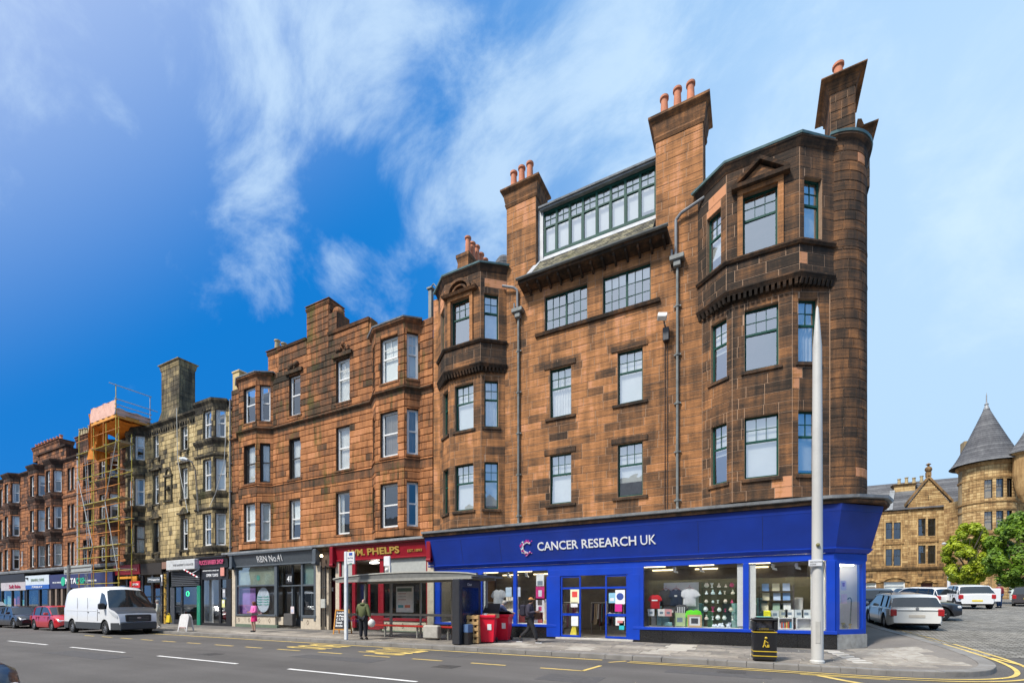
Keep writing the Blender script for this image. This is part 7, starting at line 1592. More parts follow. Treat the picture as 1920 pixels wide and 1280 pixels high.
text('advert_name', 'Clear', .14, Matrix.Translation((-9.285+12.6, 14.25-15, 2.27-.12)) @ Matrix.Rotation(R(90), 4, 'Z') @ Matrix.Rotation(R(90), 4, 'X'), M_SIGNW, sh_, extr=.003)
gb = thing('concrete_block', 'pale weathered block standing under the shelter bench by its right end', 'block', (-11.6, 15.35, .12)); m = MB(); m.cbox(-11.95, -11.2, 15.0, 15.28, .17, .72, .05); part('body', m, pm('pale_block', (.42, .4, .36), .9, dirt=.4), gb, shift=True); m = MB(); m.box(-11.85, -11.3, 15.05, 15.25, .12, .18); part('foot', m, M_BLACK, gb, shift=True)
# bus stop pole and flag
bs_ = thing('bus_stop', 'white square bus stop pole with flag sign at the kerb', 'bus stop', (-14.68, 13.5, .12))
m = MB(); m.cbox(-14.75, -14.61, 13.45, 13.55, .12, 3.72, .015); part('pole', m, pm('white_pole', (.68, .7, .72), .4), bs_, shift=True); m = MB(); m.cbox(-14.6, -14.2, 13.47, 13.53, 3.2, 3.7, .01); part('flag', m, pm('white_flag', (.7, .7, .7), .5), bs_, shift=True)
m = MB(); m.box(-14.48, -14.3, 13.46, 13.469, 3.56, 3.66); part('blue_emblem', m, colm('stop_blue', (.02, .08, .4)), bs_, shift=True); L = bs_.location
text('flag_lettering', 'Bus Stop', .085, facing(-14.56-L.x, 13.464-L.y, 3.43-L.z), colm('flag_grey', (.12, .16, .3)), bs_, extr=.002); text('flag_lettering', 'Town Centre', .05, facing(-14.56-L.x, 13.464-L.y, 3.3-L.z), colm('flag_grey', (.12, .16, .3)), bs_, extr=.002)
m = MB(); m.box(-14.45, -14.32, 13.46, 13.469, 3.2, 3.24); part('green_tab', m, M_GREEN2, bs_, shift=True)
cf = thing('camera_post', 'white flag panel with round lamp on a short post above the shelter roof', 'sign', (X(727, 15.9), 15.9, 2.9)); xx = X(727, 15.9)
m = MB(); m.cbox(xx-.2, xx+.16, 15.85, 15.92, 3.3, 3.75, .015); part('flag', m, pm('white_flag', (.7, .7, .7), .5), cf, shift=True); m = MB(); m.tube((xx+.1, 15.95, .12), (xx+.1, 15.95, 3.7), .03, 8); part('post', m, M_ALU, cf, shift=True); m = MB(); m.ball((xx+.05, 15.8, 3.12), .1, 10, 6); m.box(xx+.16, xx+.22, 15.8, 15.9, 3.0, 3.3); part('lamp', m, pm('white_plastic', (.7, .68, .62), .5), cf, shift=True)
# chalk A-board and white A-board
ab = thing('a_board', 'orange wooden A-board with white chalk writing on black', 'a-board', (-17.75, 16.1, .12), R(22))
for s_ in (-1, 1):
 for xx in (-.34, .3): m = MB(); m.hexa([(xx, s_*.3-.02, 0), (xx+.05, s_*.3-.02, 0), (xx+.05, s_*.3+.02, 0), (xx, s_*.3+.02, 0), (xx, s_*.04-.02, 1.2), (xx+.05, s_*.04-.02, 1.2), (xx+.05, s_*.04+.02, 1.2), (xx, s_*.04+.02, 1.2)]); part('leg', m, colm('orange_wood', (.6, .26, .04), .5), ab)
 tl = math.atan(.26/1.2)
 for z in (.2, 1.12): m = MB(); y = s_*(.3-.26*z/1.2); m.box(-.29, .3, y-.015, y+.015, z, z+.06); part('rail', m, colm('orange_wood', (.6, .26, .04), .5), ab)
 m = MB(); y0, y1 = s_*(.3-.26*.26/1.2), s_*(.3-.26*1.12/1.2); m.hexa([(-.29, y0-.006, .26), (.3, y0-.006, .26), (.3, y0+.006, .26), (-.29, y0+.006, .26), (-.29, y1-.006, 1.12), (.3, y1-.006, 1.12), (.3, y1+.006, 1.12), (-.29, y1+.006, 1.12)]); part('blackboard', m, colm('chalkboard', (.02, .022, .03), .7), ab)
for k, t_ in enumerate(('Lunch', '& Pies', '£ 3.75', 'Steak', 'Bridie')): z = .98-k*.155; text('chalk_text', t_, .15, Matrix.Translation((-.25, -(.3-.26*z/1.2)-.012, z)) @ Matrix.Rotation(R(90)-math.atan(.26/1.2), 4, 'X'), M_SIGNW, ab, extr=.001, bold=.004)
wb_ = thing('a_board', 'white plastic A-board with faded red print outside the shuttered shop', 'a-board', (-26.9, 13.75, .12), R(10))
for s_ in (-1, 1): m = MB(); pts = [(-.32, 0), (-.27, 0), (-.25, .22), (.25, .22), (.27, 0), (.32, 0), (.32, .8), (.22, .93), (-.22, .93), (-.32, .8)]; m.prism(pts, -.02, .02, 'y'); m.xform(Matrix.Translation((0, s_*.2, 0)) @ Matrix.Rotation(s_*math.atan(.16/.93), 4, 'X')); part('panel', m, pm('white_plastic_board', (.66, .64, .63), .5, dirt=.1), wb_)
for k, t_ in enumerate(('TAKEAWAY', 'OPEN', 'HOT FOOD')): text('print', t_, .1, Matrix.Translation((-.24, -.205-.0+.16*(.74-k*.17)/.93, .74-k*.17)) @ Matrix.Rotation(R(90)-math.atan(.16/.93), 4, 'X'), colm('faded_red', (.6, .3, .3)), wb_, extr=.002)
m = MB(); m.box(-.22, .22, -.19, -.15, .18, .22); part('red_base_band', m, colm('faded_red_dark', (.35, .15, .13)), wb_)
# litter bin
lb = thing('litter_bin', 'black and gold litter bin with hooded top at the kerb', 'litter bin', (.3, 13.8, .12), R(6)); M_BINB = pm('black_bin_plastic', (.014, .014, .016), .35, var=.2)
m = MB(); m.cbox(-.27, .27, -.25, .25, 0, .78, .05); part('body', m, M_BINB, lb); m = MB()
m.cbox(-.29, -.2, -.27, .27, .78, 1.04, .03); m.cbox(.2, .29, -.27, .27, .78, 1.04, .03); m.cbox(-.2, .2, .1, .27, .78, 1.04, .02); m.cbox(-.2, .2, -.27, .1, .78, .84, .02); part('hood', m, M_BINB, lb)
m = MB(); m.cbox(-.3, .3, -.28, .28, 1.04, 1.1, .03); m.cbox(-.2, .2, -.2, .2, 1.1, 1.13, .02); part('top', m, M_BINB, lb)
m = MB(); m.box(-.19, .19, -.1, .08, .85, 1.03); part('aperture_liner', m, colm('rubbish_mix', (.25, .22, .22), var=.9, scale=12), lb)
m = MB(); m.cbox(-.18, .14, -.2, .1, 1.131, 1.15, .01); part('ash_tray', m, pm('teal_leaflet', (.15, .4, .36), .5, var=.4, scale=10), lb)
for z in (.74, .24, .12): m = MB(); m.box(-.275, .275, -.256, .256, z, z+.022); part('gold_band', m, colm('gold_band', (.55, .38, .03), .4), lb)
text('lettering', 'LITTER', .075, facing(-.14, -.262, .79), colm('gold_band', (.55, .38, .03), .4), lb, extr=.002)
m = MB(); y = -.258; m.ball((.02, y, .6), .035, 8, 5)
for a, b_, r in (((.0, y, .55), (-.02, y, .44), .02), ((-.02, y, .44), (-.05, y, .36), .015), ((-.02, y, .44), (.03, y, .36), .015), ((0, y, .53), (.07, y, .47), .011), ((.07, y, .36), (.07, y, .43), .03)): m.tube(a, b_, r, 6)
part('tidy_figure', m, colm('gold_band', (.55, .38, .03), .4), lb)
# tall tapered pale column
cl_ = thing('lamp_column', 'tall pale tapered steel column with pointed top at the kerb', 'column', (1.48, 13.78, .12)); M_COL = pm('dirty_white_column', (.5, .49, .46), .55, var=.12, scale=1.2, dirt=.3, stretch=(1, 1, .3))
m = MB(); m.lathe((0, 0, 0), [(.16, 0), (.16, .05), (.135, .08), (.133, 1.4), (.125, 1.45), (.112, 5.4), (.1, 7.95), (.095, 8.0), (.03, 8.9), (.001, 8.98)], 20); part('shaft', m, M_COL, cl_, smooth=True)
m = MB(); m.cbox(-.05, .05, -.139, -.125, .5, 1.05, .004); part('access_door', m, pm('column_door', (.42, .41, .38), .6, dirt=.3), cl_)
m = MB(); m.cbox(-.2, .08, -.17, -.15, 2.42, 2.58, .004); part('name_plate', m, pm('white_plate', (.62, .63, .65), .5), cl_); m = MB()
for t_ in ('RESTRICTED', 'ZONE'): text('plate_lettering', t_, .045, facing(-.17, -.173, 2.51 if t_[0] == 'R' else 2.45), M_BLACK, cl_, extr=.001)
m.tube((0, -.12, 2.95), (0, -.16, 2.95), .045, 10); m.ball((0, -.16, 2.95), .03, 8, 5); part('fixing_boss', m, colm('brassy', (.22, .2, .08), .5), cl_)
# wheeled bins
def wheelie(loc, rz, label, lid):
 t = thing('wheelie_bin', label, 'wheelie bin', loc, rz, 'red wheelie bins on the pavement'); M_RB = pm('red_bin_plastic', (.78, .01, .04), .4, var=.06)
 m = MB(); m.hexa([(-.23, -.26, .05), (.23, -.26, .05), (.23, .26, .05), (-.23, .26, .05), (-.3, -.36, 1.0), (.3, -.36, 1.0), (.3, .36, 1.0), (-.3, .36, 1.0)]); part('body', m, M_RB, t)
 m = MB(); m.cbox(-.33, .33, -.4, -.34, .96, 1.06, .015); m.cbox(-.33, .33, .34, .42, .96, 1.06, .015); m.cbox(-.33, -.28, -.34, .34, .96, 1.06, .015); m.cbox(.28, .33, -.34, .34, .96, 1.06, .015); part('rim', m, M_RB, t)
 for x in (-.27, .27): m = MB(); m.tube((x-.03, .28, .1), (x+.03, .28, .1), .1, 12); part('wheel', m, M_BLACK, t)
 m = MB(); m.tube((-.27, .44, 1.02), (.27, .44, 1.02), .02, 8); part('handle', m, M_RB, t)
 m = MB(); a = lid; m.hexa([(-.33, .38, 1.05), (.33, .38, 1.05), (.33, .42, 1.07), (-.33, .42, 1.07), (-.3, .38-.75*math.cos(a), 1.07+.75*math.sin(a)), (.3, .38-.75*math.cos(a), 1.07+.75*math.sin(a)), (.3, .41-.75*math.cos(a), 1.11+.75*math.sin(a)), (-.3, .41-.75*math.cos(a), 1.11+.75*math.sin(a))]); part('lid', m, M_BINB, t)
 m = MB(); m.hexa([(.02, -.325, .5), (.17, -.325, .5), (.17, -.3, .5), (.02, -.3, .5), (.02, -.348, .72), (.17, -.348, .72), (.17, -.32, .72), (.02, -.32, .72)]); m.xform(Matrix.Rotation(0, 4, 'Z')); part('sticker', m, M_SIGNW, t)
 r = random.Random(int(label[5:7].__hash__()) % 5)
 return t
wa = wheelie((-8.85, 15.05, .12), R(20), 'near red wheelie bin overfull with cardboard and bags, lid thrown back', R(150))
wb2 = wheelie((-8.8, 16.15, .12), R(14), 'rear red wheelie bin half hidden behind the near one', R(7))
for k, (bx_, by_, bz_, sx_, sy_, sz_, c, lbl) in enumerate(((-8.95, 15.0, 1.1, .4, .3, .2, (.7, .68, .65), 'crumpled white bag on top of the near red bin'), (-8.7, 15.1, 1.1, .3, .4, .16, (.5, .33, .17), 'brown cardboard box on top of the near red bin'))):
 m = MB(); (m.ball((0, 0, .08), .16, 8, 5, .7) if k == 0 else m.cbox(-.2, .2, -.18, .18, 0, .16, .01)); single('rubbish_bag' if k == 0 else 'cardboard_box', m, colm('rub%d' % k, c), lbl, 'bag' if k == 0 else 'box', loc=(bx_, by_, bz_-.04))
pl_ = thing('pallet_stack', 'upright stack of worn wooden pallets between the dark shelter panel and the red bins', 'pallets', (-9.12, 14.35, .12), R(20)); r = random.Random(3)
for k in range(4):
 y = -.1+k*.16
 for j in range(5): m = MB(); x = -.0; m.cbox(-.2, .24, y, y+.02, .04+j*.22, .16+j*.22, .004); part('slat', m, colm('pallet_wood', (.5, .31, .13), .85, var=.35, scale=3), pl_)
 for j in (-.19, .0, .17): m = MB(); m.cbox(j, j+.07, y+.022, y+.12, .02, 1.06, .006); part('bearer', m, colm('pallet_wood', (.5, .31, .13), .85, var=.35, scale=3), pl_)
cr_ = thing('crate', 'blue and black plastic crates at the left foot of the wooden pallets', 'crate', (-9.3, 14.2, .12)); m = MB(); m.cbox(-9.26, -9.05, 13.95, 14.3, .12, .55, .01); part('lower_crate', m, M_BLACK, cr_, shift=True); m = MB(); m.cbox(-9.27, -9.06, 13.96, 14.29, .555, .85, .01); part('upper_crate', m, colm('crate_blue', (.08, .15, .3)), cr_, shift=True)
# back of a direction sign on its post
ds = thing('direction_sign', 'grey back of a wide direction sign on a tall post behind the white van', 'sign', (-40.4, 13.6, .12)); m = MB(); m.box(-41.3, -37.3, 13.55, 13.58, 3.55, 4.1); part('panel', m, pm('grey_sign_back', (.36, .38, .37), .6), ds, shift=True)
for x in (-40.4,): m = MB(); m.tube((x, 13.48, .12), (x, 13.48, 4.15), .09, 10); part('post', m, M_ALU, ds, shift=True)
for z in (3.65, 3.95): m = MB(); m.box(-41.2, -37.4, 13.5, 13.55, z, z+.05); part('rail', m, M_ALU, ds, shift=True)
# swan-neck street lamp on the blackened tenement and loose cables
sl_ = thing('street_lamp', 'grey swan-neck street lamp on the front of the blackened tenement', 'street lamp', (-33.2, 17.2, 8)); m = MB()
pp = [(X(372, 17.3), 17.3, Z(372, 958, 17.3)), (X(369, 17.0), 17.0, Z(369, 915, 17.0)), (X(366, 16.4), 16.4, Z(366, 880, 16.4)), (X(360, 16.0), 16.0, Z(360, 866, 16.0)), (X(352, 15.8), 15.8, Z(352, 862, 15.8))]
m.path(pp, .045, 8); part('arm', m, M_ALU, sl_, shift=True); q0 = Vector(pp[-1]); q1 = Vector((X(337, 15.6), 15.6, Z(337, 859, 15.6))); m = MB(); m.tube(q0, q0.lerp(q1, .5), .08, 8, .15); m.tube(q0.lerp(q1, .5), q1, .15, 8, .07); part('lamp_head', m, pm('lamp_head_grey', (.6, .62, .6), .4), sl_, shift=True)
for pts_, lb_ in ((((331, 765), (333, 860), (341, 905), (352, 960)), 'loose white cable hanging down the blackened tenement by its middle windows'), (((423, 820), (420, 870), (404, 925), (393, 950)), 'looped white cable hanging across the right bay of the blackened tenement')):
 m = MB(); yy = 17.2; m.path([(X(u, yy), yy, Z(u, v, yy)) for u, v in pts_], .02, 5); single('cable', m, colm('cable_white', (.55, .55, .5)), lb_, 'cable')

# ================================================================== VEHICLES
M_TYRE = pm('tyre_rubber', (.012, .012, .012), .75); M_RIM = pm('alloy', (.5, .5, .5), .3, metal=.8); M_CGL = pm('car_window', (.012, .016, .018), .06, spec=.9, coat=.4); M_TRIM = pm('black_trim', (.018, .018, .019), .5)
M_HL = pm('headlamp_glass', (.6, .62, .64), .12, spec=.8); M_TL = pm('tail_lamp', (.38, .008, .012), .15, spec=.8)
def wheel(root, x, y, r, side, w=.2):
 m = MB(); s_ = side; m.lathe((0, 0, 0), [(r*.62, -w/2), (r*.93, -w/2), (r, -w*.36), (r, w*.36), (r*.93, w/2), (r*.62, w/2), (r*.55, w*.3)], 22); m.xform(Matrix.Rotation(R(90), 4, 'X')); o = part('wheel', m, M_TYRE, root, smooth=True); o.location = (x, y, r)
 m = MB(); yy = s_*(w/2-.03)
 m.lathe((0, 0, 0), [(.001, 0), (.05, .012), (r*.16, 0)], 14)
 for k in range(7): a = 2*PI*k/7; c, d = math.cos(a), math.sin(a); m.hexa([(c*.03-d*.022, d*.03+c*.022, -.02), (c*.03+d*.022, d*.03-c*.022, -.02), (c*r*.6+d*.03, d*r*.6-c*.03, -.02), (c*r*.6-d*.03, d*r*.6+c*.03, -.02), (c*.03-d*.022, d*.03+c*.022, .008), (c*.03+d*.022, d*.03-c*.022, .008), (c*r*.6+d*.03, d*r*.6-c*.03, .008), (c*r*.6-d*.03, d*r*.6+c*.03, .008)])
 m.lathe((0, 0, 0), [(r*.57, -.03), (r*.57, .01), (r*.64, .015), (r*.64, -.03)], 22); m.xform(Matrix.Translation((0, yy, 0)) @ Matrix.Rotation(R(-90)*s_, 4, 'X')); part('rim', m, M_RIM, o, smooth=True)
 m = MB(); m.tube((0, -s_*w*.1, 0), (0, -s_*w*.4, 0), r*.56, 16); part('brake_disc', m, M_TRIM, o); return o
def loft(stations, matfn, nm):
 """stations: list of half rings [(x,y,z)...] bottom centre to top centre; returns one MB per material index"""
 mbs = [MB() for _ in range(nm)]; k = len(stations[0])
 for i in range(len(stations)-1):
  for j in range(k-1):
   mi = matfn(i, j)
   if mi is None: continue
   a, b_, c, d = stations[i][j], stations[i+1][j], stations[i+1][j+1], stations[i][j+1]
   mbs[mi].quad(a, b_, c, d); f = lambda p: (p[0], -p[1], p[2]); mbs[mi].quad(f(d), f(c), f(b_), f(a))
 for st in (stations[0], stations[-1]):
  ring = list(st)+[(p[0], -p[1], p[2]) for p in st[::-1]]
  mbs[0].poly(ring if st is stations[-1] else ring[::-1])
 return mbs
def lerp_tab(tab, x):
 for (x0, v0), (x1, v1) in zip(tab[:-1], tab[1:]):
  if x <= x1: t = 0 if x1 == x0 else max(0, (x-x0)/(x1-x0)); return v0+(v1-v0)*t
 return tab[-1][1]
def car(name, label, cat, loc, rz, paint, L, W, wb0, wb1, r, deck, cab, roofw=.78, zb=.2, belt=None, front_light=(.62, .12), group=None, rear_h=None, glass=None, roofmat=None, plate=(.75, .75, .72), rear_glass=True, trimlow=False, tail_v=True):
 """deck: (x, z) bonnet/boot line; cab: (x, z) roof line incl. screen feet; x from the tail (0) to the nose (L); origin at the middle"""
 t = thing(name, label, cat, loc, rz, group); hw = W/2; gl = glass or M_CGL
 cx0, cx1 = cab[0][0], cab[-1][0]
 xs = sorted(set([0, .04, .12, .3]+[round(k*.1, 2) for k in range(4, int(L*10)-3)]+[L-.3, L-.12, L-.04, L]))
 sts = []
 for x in xs:
  e = min(x, L-x); tw = hw*(1-.16*max(0, 1-e/.55)**2.2); zt = lerp_tab(deck, x); z0 = zb+.12*max(0, 1-e/.35)**2
  za = z0
  for wx_ in (wb0, wb1):
   dx = abs(x-wx_); ra = r+.07
   if dx < ra: za = max(za, r+math.sqrt(ra*ra-dx*dx))
  zs_ = zt-.07; zm = min(max(za+.03, .55), zs_-.02); zl = max(za, z0+.08)
  sts.append([(x-L/2, 0, z0), (x-L/2, tw-.28, z0), (x-L/2, tw-.26, max(z0, za)), (x-L/2, tw-.03, za), (x-L/2, tw, min(zl+.02, zs_-.05)), (x-L/2, tw, zm), (x-L/2, tw-.03, zs_), (x-L/2, tw-.13, zt), (x-L/2, tw*.5, zt+.02), (x-L/2, 0, zt+.03)])
 body, low = loft(sts, lambda i, j: 1 if j <= 2 or (trimlow and j <= 4) else 0, 2)
 part('body', body, paint, t, smooth=True); part('underbody', low, M_TRIM, t)
 # cabin
 cxs = sorted(set([c[0] for c in cab]+[cx0+(cx1-cx0)*k/16 for k in range(17)])); cs_ = []
 top = max(c[1] for c in cab)
 for x in cxs:
  zr = lerp_tab(cab, x); zbv = lerp_tab(deck, x)-.05; fr = max(0, (zr-zbv)/(top-zbv+1e-6)); wbm = hw-.07; wt = wbm+(hw*roofw-wbm)*fr
  if zr-zbv < .02: zr = zbv+.02
  cs_.append([(x-L/2, 0, zbv), (x-L/2, wbm, zbv), (x-L/2, wt+.015, zr-.06*fr-.005), (x-L/2, wt-.08, zr-.008*fr), (x-L/2, wt*.5, zr+.012*fr), (x-L/2, 0, zr+.018*fr)])
 rf0 = [c[0] for c in cab if c[1] > top-.16][0]; rf1 = [c[0] for c in cab if c[1] > top-.16][-1]
 def mf(i, j):
  xm = (cxs[i]+cxs[i+1])/2
  if j == 0: return None
  if j == 1: return 1
  return 0 if rf0-.02 < xm < rf1+.02 else 1
 roof, glz = loft(cs_, mf, 2); part('roof', roof, roofmat or paint, t, smooth=True); part('windows', glz, gl, t, smooth=True)
 # pillars and window frames
 def cabpt(x, f_, off=.012):
  zr = lerp_tab(cab, x); zbv = lerp_tab(deck, x)-.02; fr = (zr-zbv)/(top-zbv+1e-6); wbm = hw-.07; wt = wbm+(hw*roofw-wbm)*max(0, fr); z = zbv+(zr-.05-zbv)*f_; y = wbm+(wt+.015-wbm)*f_+off; return (x-L/2, y, z)
 span = cx1-cx0; pil = [rf0+.02, rf0+(rf1-rf0)*.52]+([rf0+(rf1-rf0)*.05] if False else [])
 if L > 4.4: pil.append(rf0+(rf1-rf0)*.2)
 for s_ in (1, -1):
  for xp_ in pil[1:]+[rf0+.05]:
   m = MB(); a = cabpt(xp_, 0); b_ = cabpt(xp_, 1); m.tube((a[0], s_*a[1]-s_*.02, a[2]), (b_[0], s_*b_[1]-s_*.02, b_[2]), .032, 6); part('pillar', m, paint if xp_ < rf0+.1 else M_TRIM, t)
  m = MB(); P_ = []
  for x in [cab[0][0]+.02]+[c[0] for c in cab if c[1] > top-.16]+[cab[-1][0]-.02]: a = cabpt(x, 1 if lerp_tab(cab, x) > top-.2 else .1, 0); P_.append((a[0], s_*a[1]-s_*.015, a[2]))
  m.path(P_, .03, 6); part('roof_rail', m, paint, t)
  a = cabpt(cab[-1][0]-.25, .15, 0); m = MB(); m.cbox(a[0]-.1, a[0]+.08, s_*(hw+.02) if s_ > 0 else -(hw+.2), (hw+.2) if s_ > 0 else -(hw+.02), a[2], a[2]+.15, .03); part('wing_mirror', m, paint, t)
  for k in range(2): xx = L/2*(0.0+.1)-k*.95; m = MB(); y = s_*(hw-.0); zh = lerp_tab(deck, L/2)-.14; m.cbox(xx-.09, xx+.09, min(y, y+s_*.025), max(y, y+s_*.025), zh, zh+.03, .008); part('door_handle', m, paint, t)
  for k, xx in enumerate((cab[-1][0]-.35, rf0+(rf1-rf0)*.52, wb0+.38)):
   m = MB(); m.box(xx-L/2-.006, xx-L/2+.006, min(s_*(hw-.02), s_*(hw+.002)), max(s_*(hw-.02), s_*(hw+.002)), .4, lerp_tab(deck, xx)-.09); part('door_seam', m, M_TRIM, t)
  zl = lerp_tab(deck, L-.12)-.17; m = MB(); m.cbox(L/2-.42, L/2-.02, s_*(hw*.58) if s_ > 0 else -hw*.9, hw*.9 if s_ > 0 else -hw*.58, zl, zl+.13, .035); part('headlight', m, M_HL, t)
  zt_ = (rear_h or lerp_tab(deck, .1))-.05; m = MB(); m.cbox(-L/2-.012, -L/2+.22, s_*(hw*.72) if s_ > 0 else -hw*.955, hw*.955 if s_ > 0 else -hw*.72, zt_-.27, zt_+.02, .03); part('tail_light', m, M_TL, t)
  for xw in (wb0, wb1): wheel(t, xw-L/2, s_*(hw-.11), r, s_)
 m = MB(); m.box(-L/2-.015, -L/2+.02, -.26, .26, .55, .66); part('number_plate', m, colm('plate_%d' % int(plate[2]*99), plate), t); m = MB(); m.box(L/2-.02, L/2+.015, -.26, .26, .38, .49); part('number_plate', m, colm('plate_w', (.75, .75, .72)), t)
 m = MB(); zg = lerp_tab(deck, L-.1)-.16; m.cbox(L/2-.06, L/2+.008, -hw*.5, hw*.5, zg-.08, zg+.05, .02); m.cbox(L/2-.08, L/2+.004, -hw*.7, hw*.7, .27, .37, .02); part('grille', m, M_TRIM, t)
 return t
def paint(n, c, r=.28, coat=.7, metal=0.0): return pm(n, c, r, var=.03, coat=coat, metal=metal)
P_SILW = paint('cream_white_paint', (.74, .73, .68)); P_BLK = paint('black_car_paint', (.02, .021, .025)); P_RED = paint('red_car_paint', (.5, .012, .02)); P_WHT = paint('white_car_paint', (.72, .73, .73)); P_NAVY = paint('dark_blue_paint', (.045, .06, .1), metal=.3); P_GRY = paint('dark_grey_paint', (.05, .045, .05))
HATCH = dict(L=4.0, W=1.7, wb0=.68, wb1=3.2, r=.3, deck=[(0, .88), (.3, .92), (2.9, .92), (3.0, .93), (3.5, .84), (3.85, .7), (4.0, .58)], cab=[(.06, .92), (.45, 1.36), (.8, 1.44), (1.9, 1.46), (2.35, 1.38), (3.1, .93)])
SEDAN = dict(L=4.6, W=1.78, wb0=.9, wb1=3.65, r=.32, deck=[(0, .85), (.2, .94), (.9, .96), (3.2, .92), (4.1, .84), (4.45, .7), (4.6, .58)], cab=[(.75, .96), (1.35, 1.33), (1.7, 1.4), (2.5, 1.42), (2.85, 1.33), (3.45, .92)])
# the white panel van
def van(label, loc, rz):
 t = thing('panel_van', label, 'van', loc, rz); L, hw, r = 5.9, 1.0, .35; PW = paint('van_white', (.76, .77, .78), .35, .5)
 roof = [(0, 2.28), (.05, 2.38), (.25, 2.45), (1.5, 2.5), (3.9, 2.5), (4.3, 2.44), (4.55, 2.33), (5.2, 1.4), (5.27, 1.34), (5.6, 1.22), (5.78, 1.08), (5.86, .9), (5.9, .7)]
 wb0, wb1 = 1.02, 4.78; xs = sorted(set([0, .05, .12, .25]+[round(.35+k*.1, 2) for k in range(39)]+[4.3, 4.42, 4.55, 4.7, 4.85, 5.0, 5.1, 5.2, 5.27, 5.35, 5.45, 5.6, 5.7, 5.78, 5.86, 5.9])); sts = []
 for x in xs:
  e = min(x, L-x); zt = lerp_tab(roof, x); tw = hw*(1-.03*max(0, 1-x/.2)-.2*max(0, 1-(L-x)/.9)**2); za = .26
  for wx_ in (wb0, wb1):
   dx = abs(x-wx_)
   if dx < .44: za = max(za, .35+math.sqrt(.44**2-dx*dx))
  up = max(0, (zt-1.35)/1.1); wt = tw-.16*up; zbelt = min(1.32, zt-.1); zc = min(.62, zt-.2); zc = max(zc, za+.02)
  sts.append([(x-L/2, 0, .26), (x-L/2, tw-.3, .26), (x-L/2, tw-.28, za), (x-L/2, tw-.03, za), (x-L/2, tw, za+.015), (x-L/2, tw, zc), (x-L/2, tw, max(zbelt, zc+.01)), (x-L/2, tw-(tw-wt)*.75, max(zt-.28*up-.02, max(zbelt, zc+.01)+.005)), (x-L/2, wt-.06*up, zt-.1*up-.004), (x-L/2, wt-.18, zt-.02*up), (x-L/2, 0, zt+.02)])
 def mf(i, j):
  xm = (xs[i]+xs[i+1])/2
  if j <= 2: return 1
  if j in (3, 4) and not 5.2 < xm < 5.4: return 1 if (xm < 5.3 or True) and (j == 3 or sts[i][5][2] < .66) else 0
  if j >= 8 and 4.56 < xm < 5.19: return 2
  if j >= 8 and 5.19 < xm < 5.79: return 3
  if j >= 7 and 4.56 < xm < 5.19: return 2 if j > 7 else 0
  if j == 6 and 4.1 < xm < 4.95: return 2
  return 0
 b_, lo, g_, bn = loft(sts, mf, 4); part('bonnet', bn, pm('dark_bonnet', (.06, .065, .075), .35, coat=.4), t, smooth=True); part('body', b_, PW, t, smooth=True); part('lower_cladding', lo, pm('grey_cladding', (.05, .055, .06), .6), t, smooth=True); part('windscreen', g_, M_CGL, t, smooth=True)
 for s_ in (1, -1):
  for x0, x1 in ((4.0, 4.06), (2.9, 2.91), (1.7, 1.71)): m = MB(); m.box(x0-L/2, x1-L/2, min(s_*.99, s_*1.004), max(s_*.99, s_*1.004), .7, 1.9 if x0 < 4 else 1.3); part('door_seam', m, colm('seam_grey', (.15, .15, .15)), t)
  m = MB(); m.cbox(.3-L/2, 3.9-L/2, min(s_*.985, s_*1.012), max(s_*.985, s_*1.012), 1.2, 1.25, .01); part('swage_line', m, PW, t)
  for k in range(2): x = (4.15, 2.95)[k]-L/2; m = MB(); m.cbox(x, x+.12, min(s_*1.0, s_*1.03), max(s_*1.0, s_*1.03), 1.12, 1.16, .01); part('door_handle', m, M_TRIM, t)
  m = MB(); m.cbox(4.72-L/2, 4.9-L/2, min(s_*1.0, s_*1.26), max(s_*1.0, s_*1.26), 1.3, 1.62, .05); part('wing_mirror', m, M_TRIM, t)
  m = MB(); rw = [k for k, x in enumerate(xs) if 5.2 <= x <= 5.79]
  def hp(k, f_): a_, c_ = Vector(sts[k][5]), Vector(sts[k][6]); p_ = a_.lerp(c_, f_); return (p_.x+.012, s_*(p_.y+.014), p_.z)
  for k0, k1 in zip(rw[:-1], rw[1:]): f0 = .95-.28*(xs[k0]-5.2)/.3 if xs[k0] < 5.5 else .62; f1 = .95-.28*(xs[k1]-5.2)/.3 if xs[k1] < 5.5 else .62; m.quad(hp(k0, f0), hp(k1, f1), hp(k1, .99), hp(k0, .99))
  part('headlight', m, M_HL, t)
  m = MB(); m.cbox(-L/2-.01, -L/2+.1, s_*.86 if s_ > 0 else -.97, .97 if s_ > 0 else -.86, .8, 1.5, .02); part('tail_light', m, M_TL, t)
  m = MB(); m.cbox(5.6-L/2, 5.84-L/2, s_*.55 if s_ > 0 else -.75, .75 if s_ > 0 else -.55, .48, .54, .01); part('fog_light', m, M_HL, t)
  for xw in (wb0, wb1): wheel(t, xw-L/2, s_*.88, r, s_, .22)
 m = MB(); m.cbox(5.78-L/2, 5.93-L/2, -.56, .56, .66, 1.04, .04); part('grille', m, M_TRIM, t)
 for z in (.74, .82, .9): m = MB(); m.box(5.93-L/2, 5.937-L/2, -.44, .44, z, z+.018); part('grille_bar', m, colm('seam_grey', (.15, .15, .15)), t)
 m = MB(); m.lathe((0, 0, 0), [(.001, 0), (.09, 0), (.09, .012), (.001, .014)], 18, sy=.45); m.xform(Matrix.Translation((5.94-L/2, 0, .87)) @ Matrix.Rotation(R(90), 4, 'Z') @ Matrix.Rotation(R(90), 4, 'X')); part('badge', m, M_RIM, t)
 m = MB(); m.cbox(5.85-L/2, 5.96-L/2, -.8, .8, .26, .65, .05); part('front_bumper', m, pm('grey_cladding', (.05, .055, .06), .6), t)
 return t
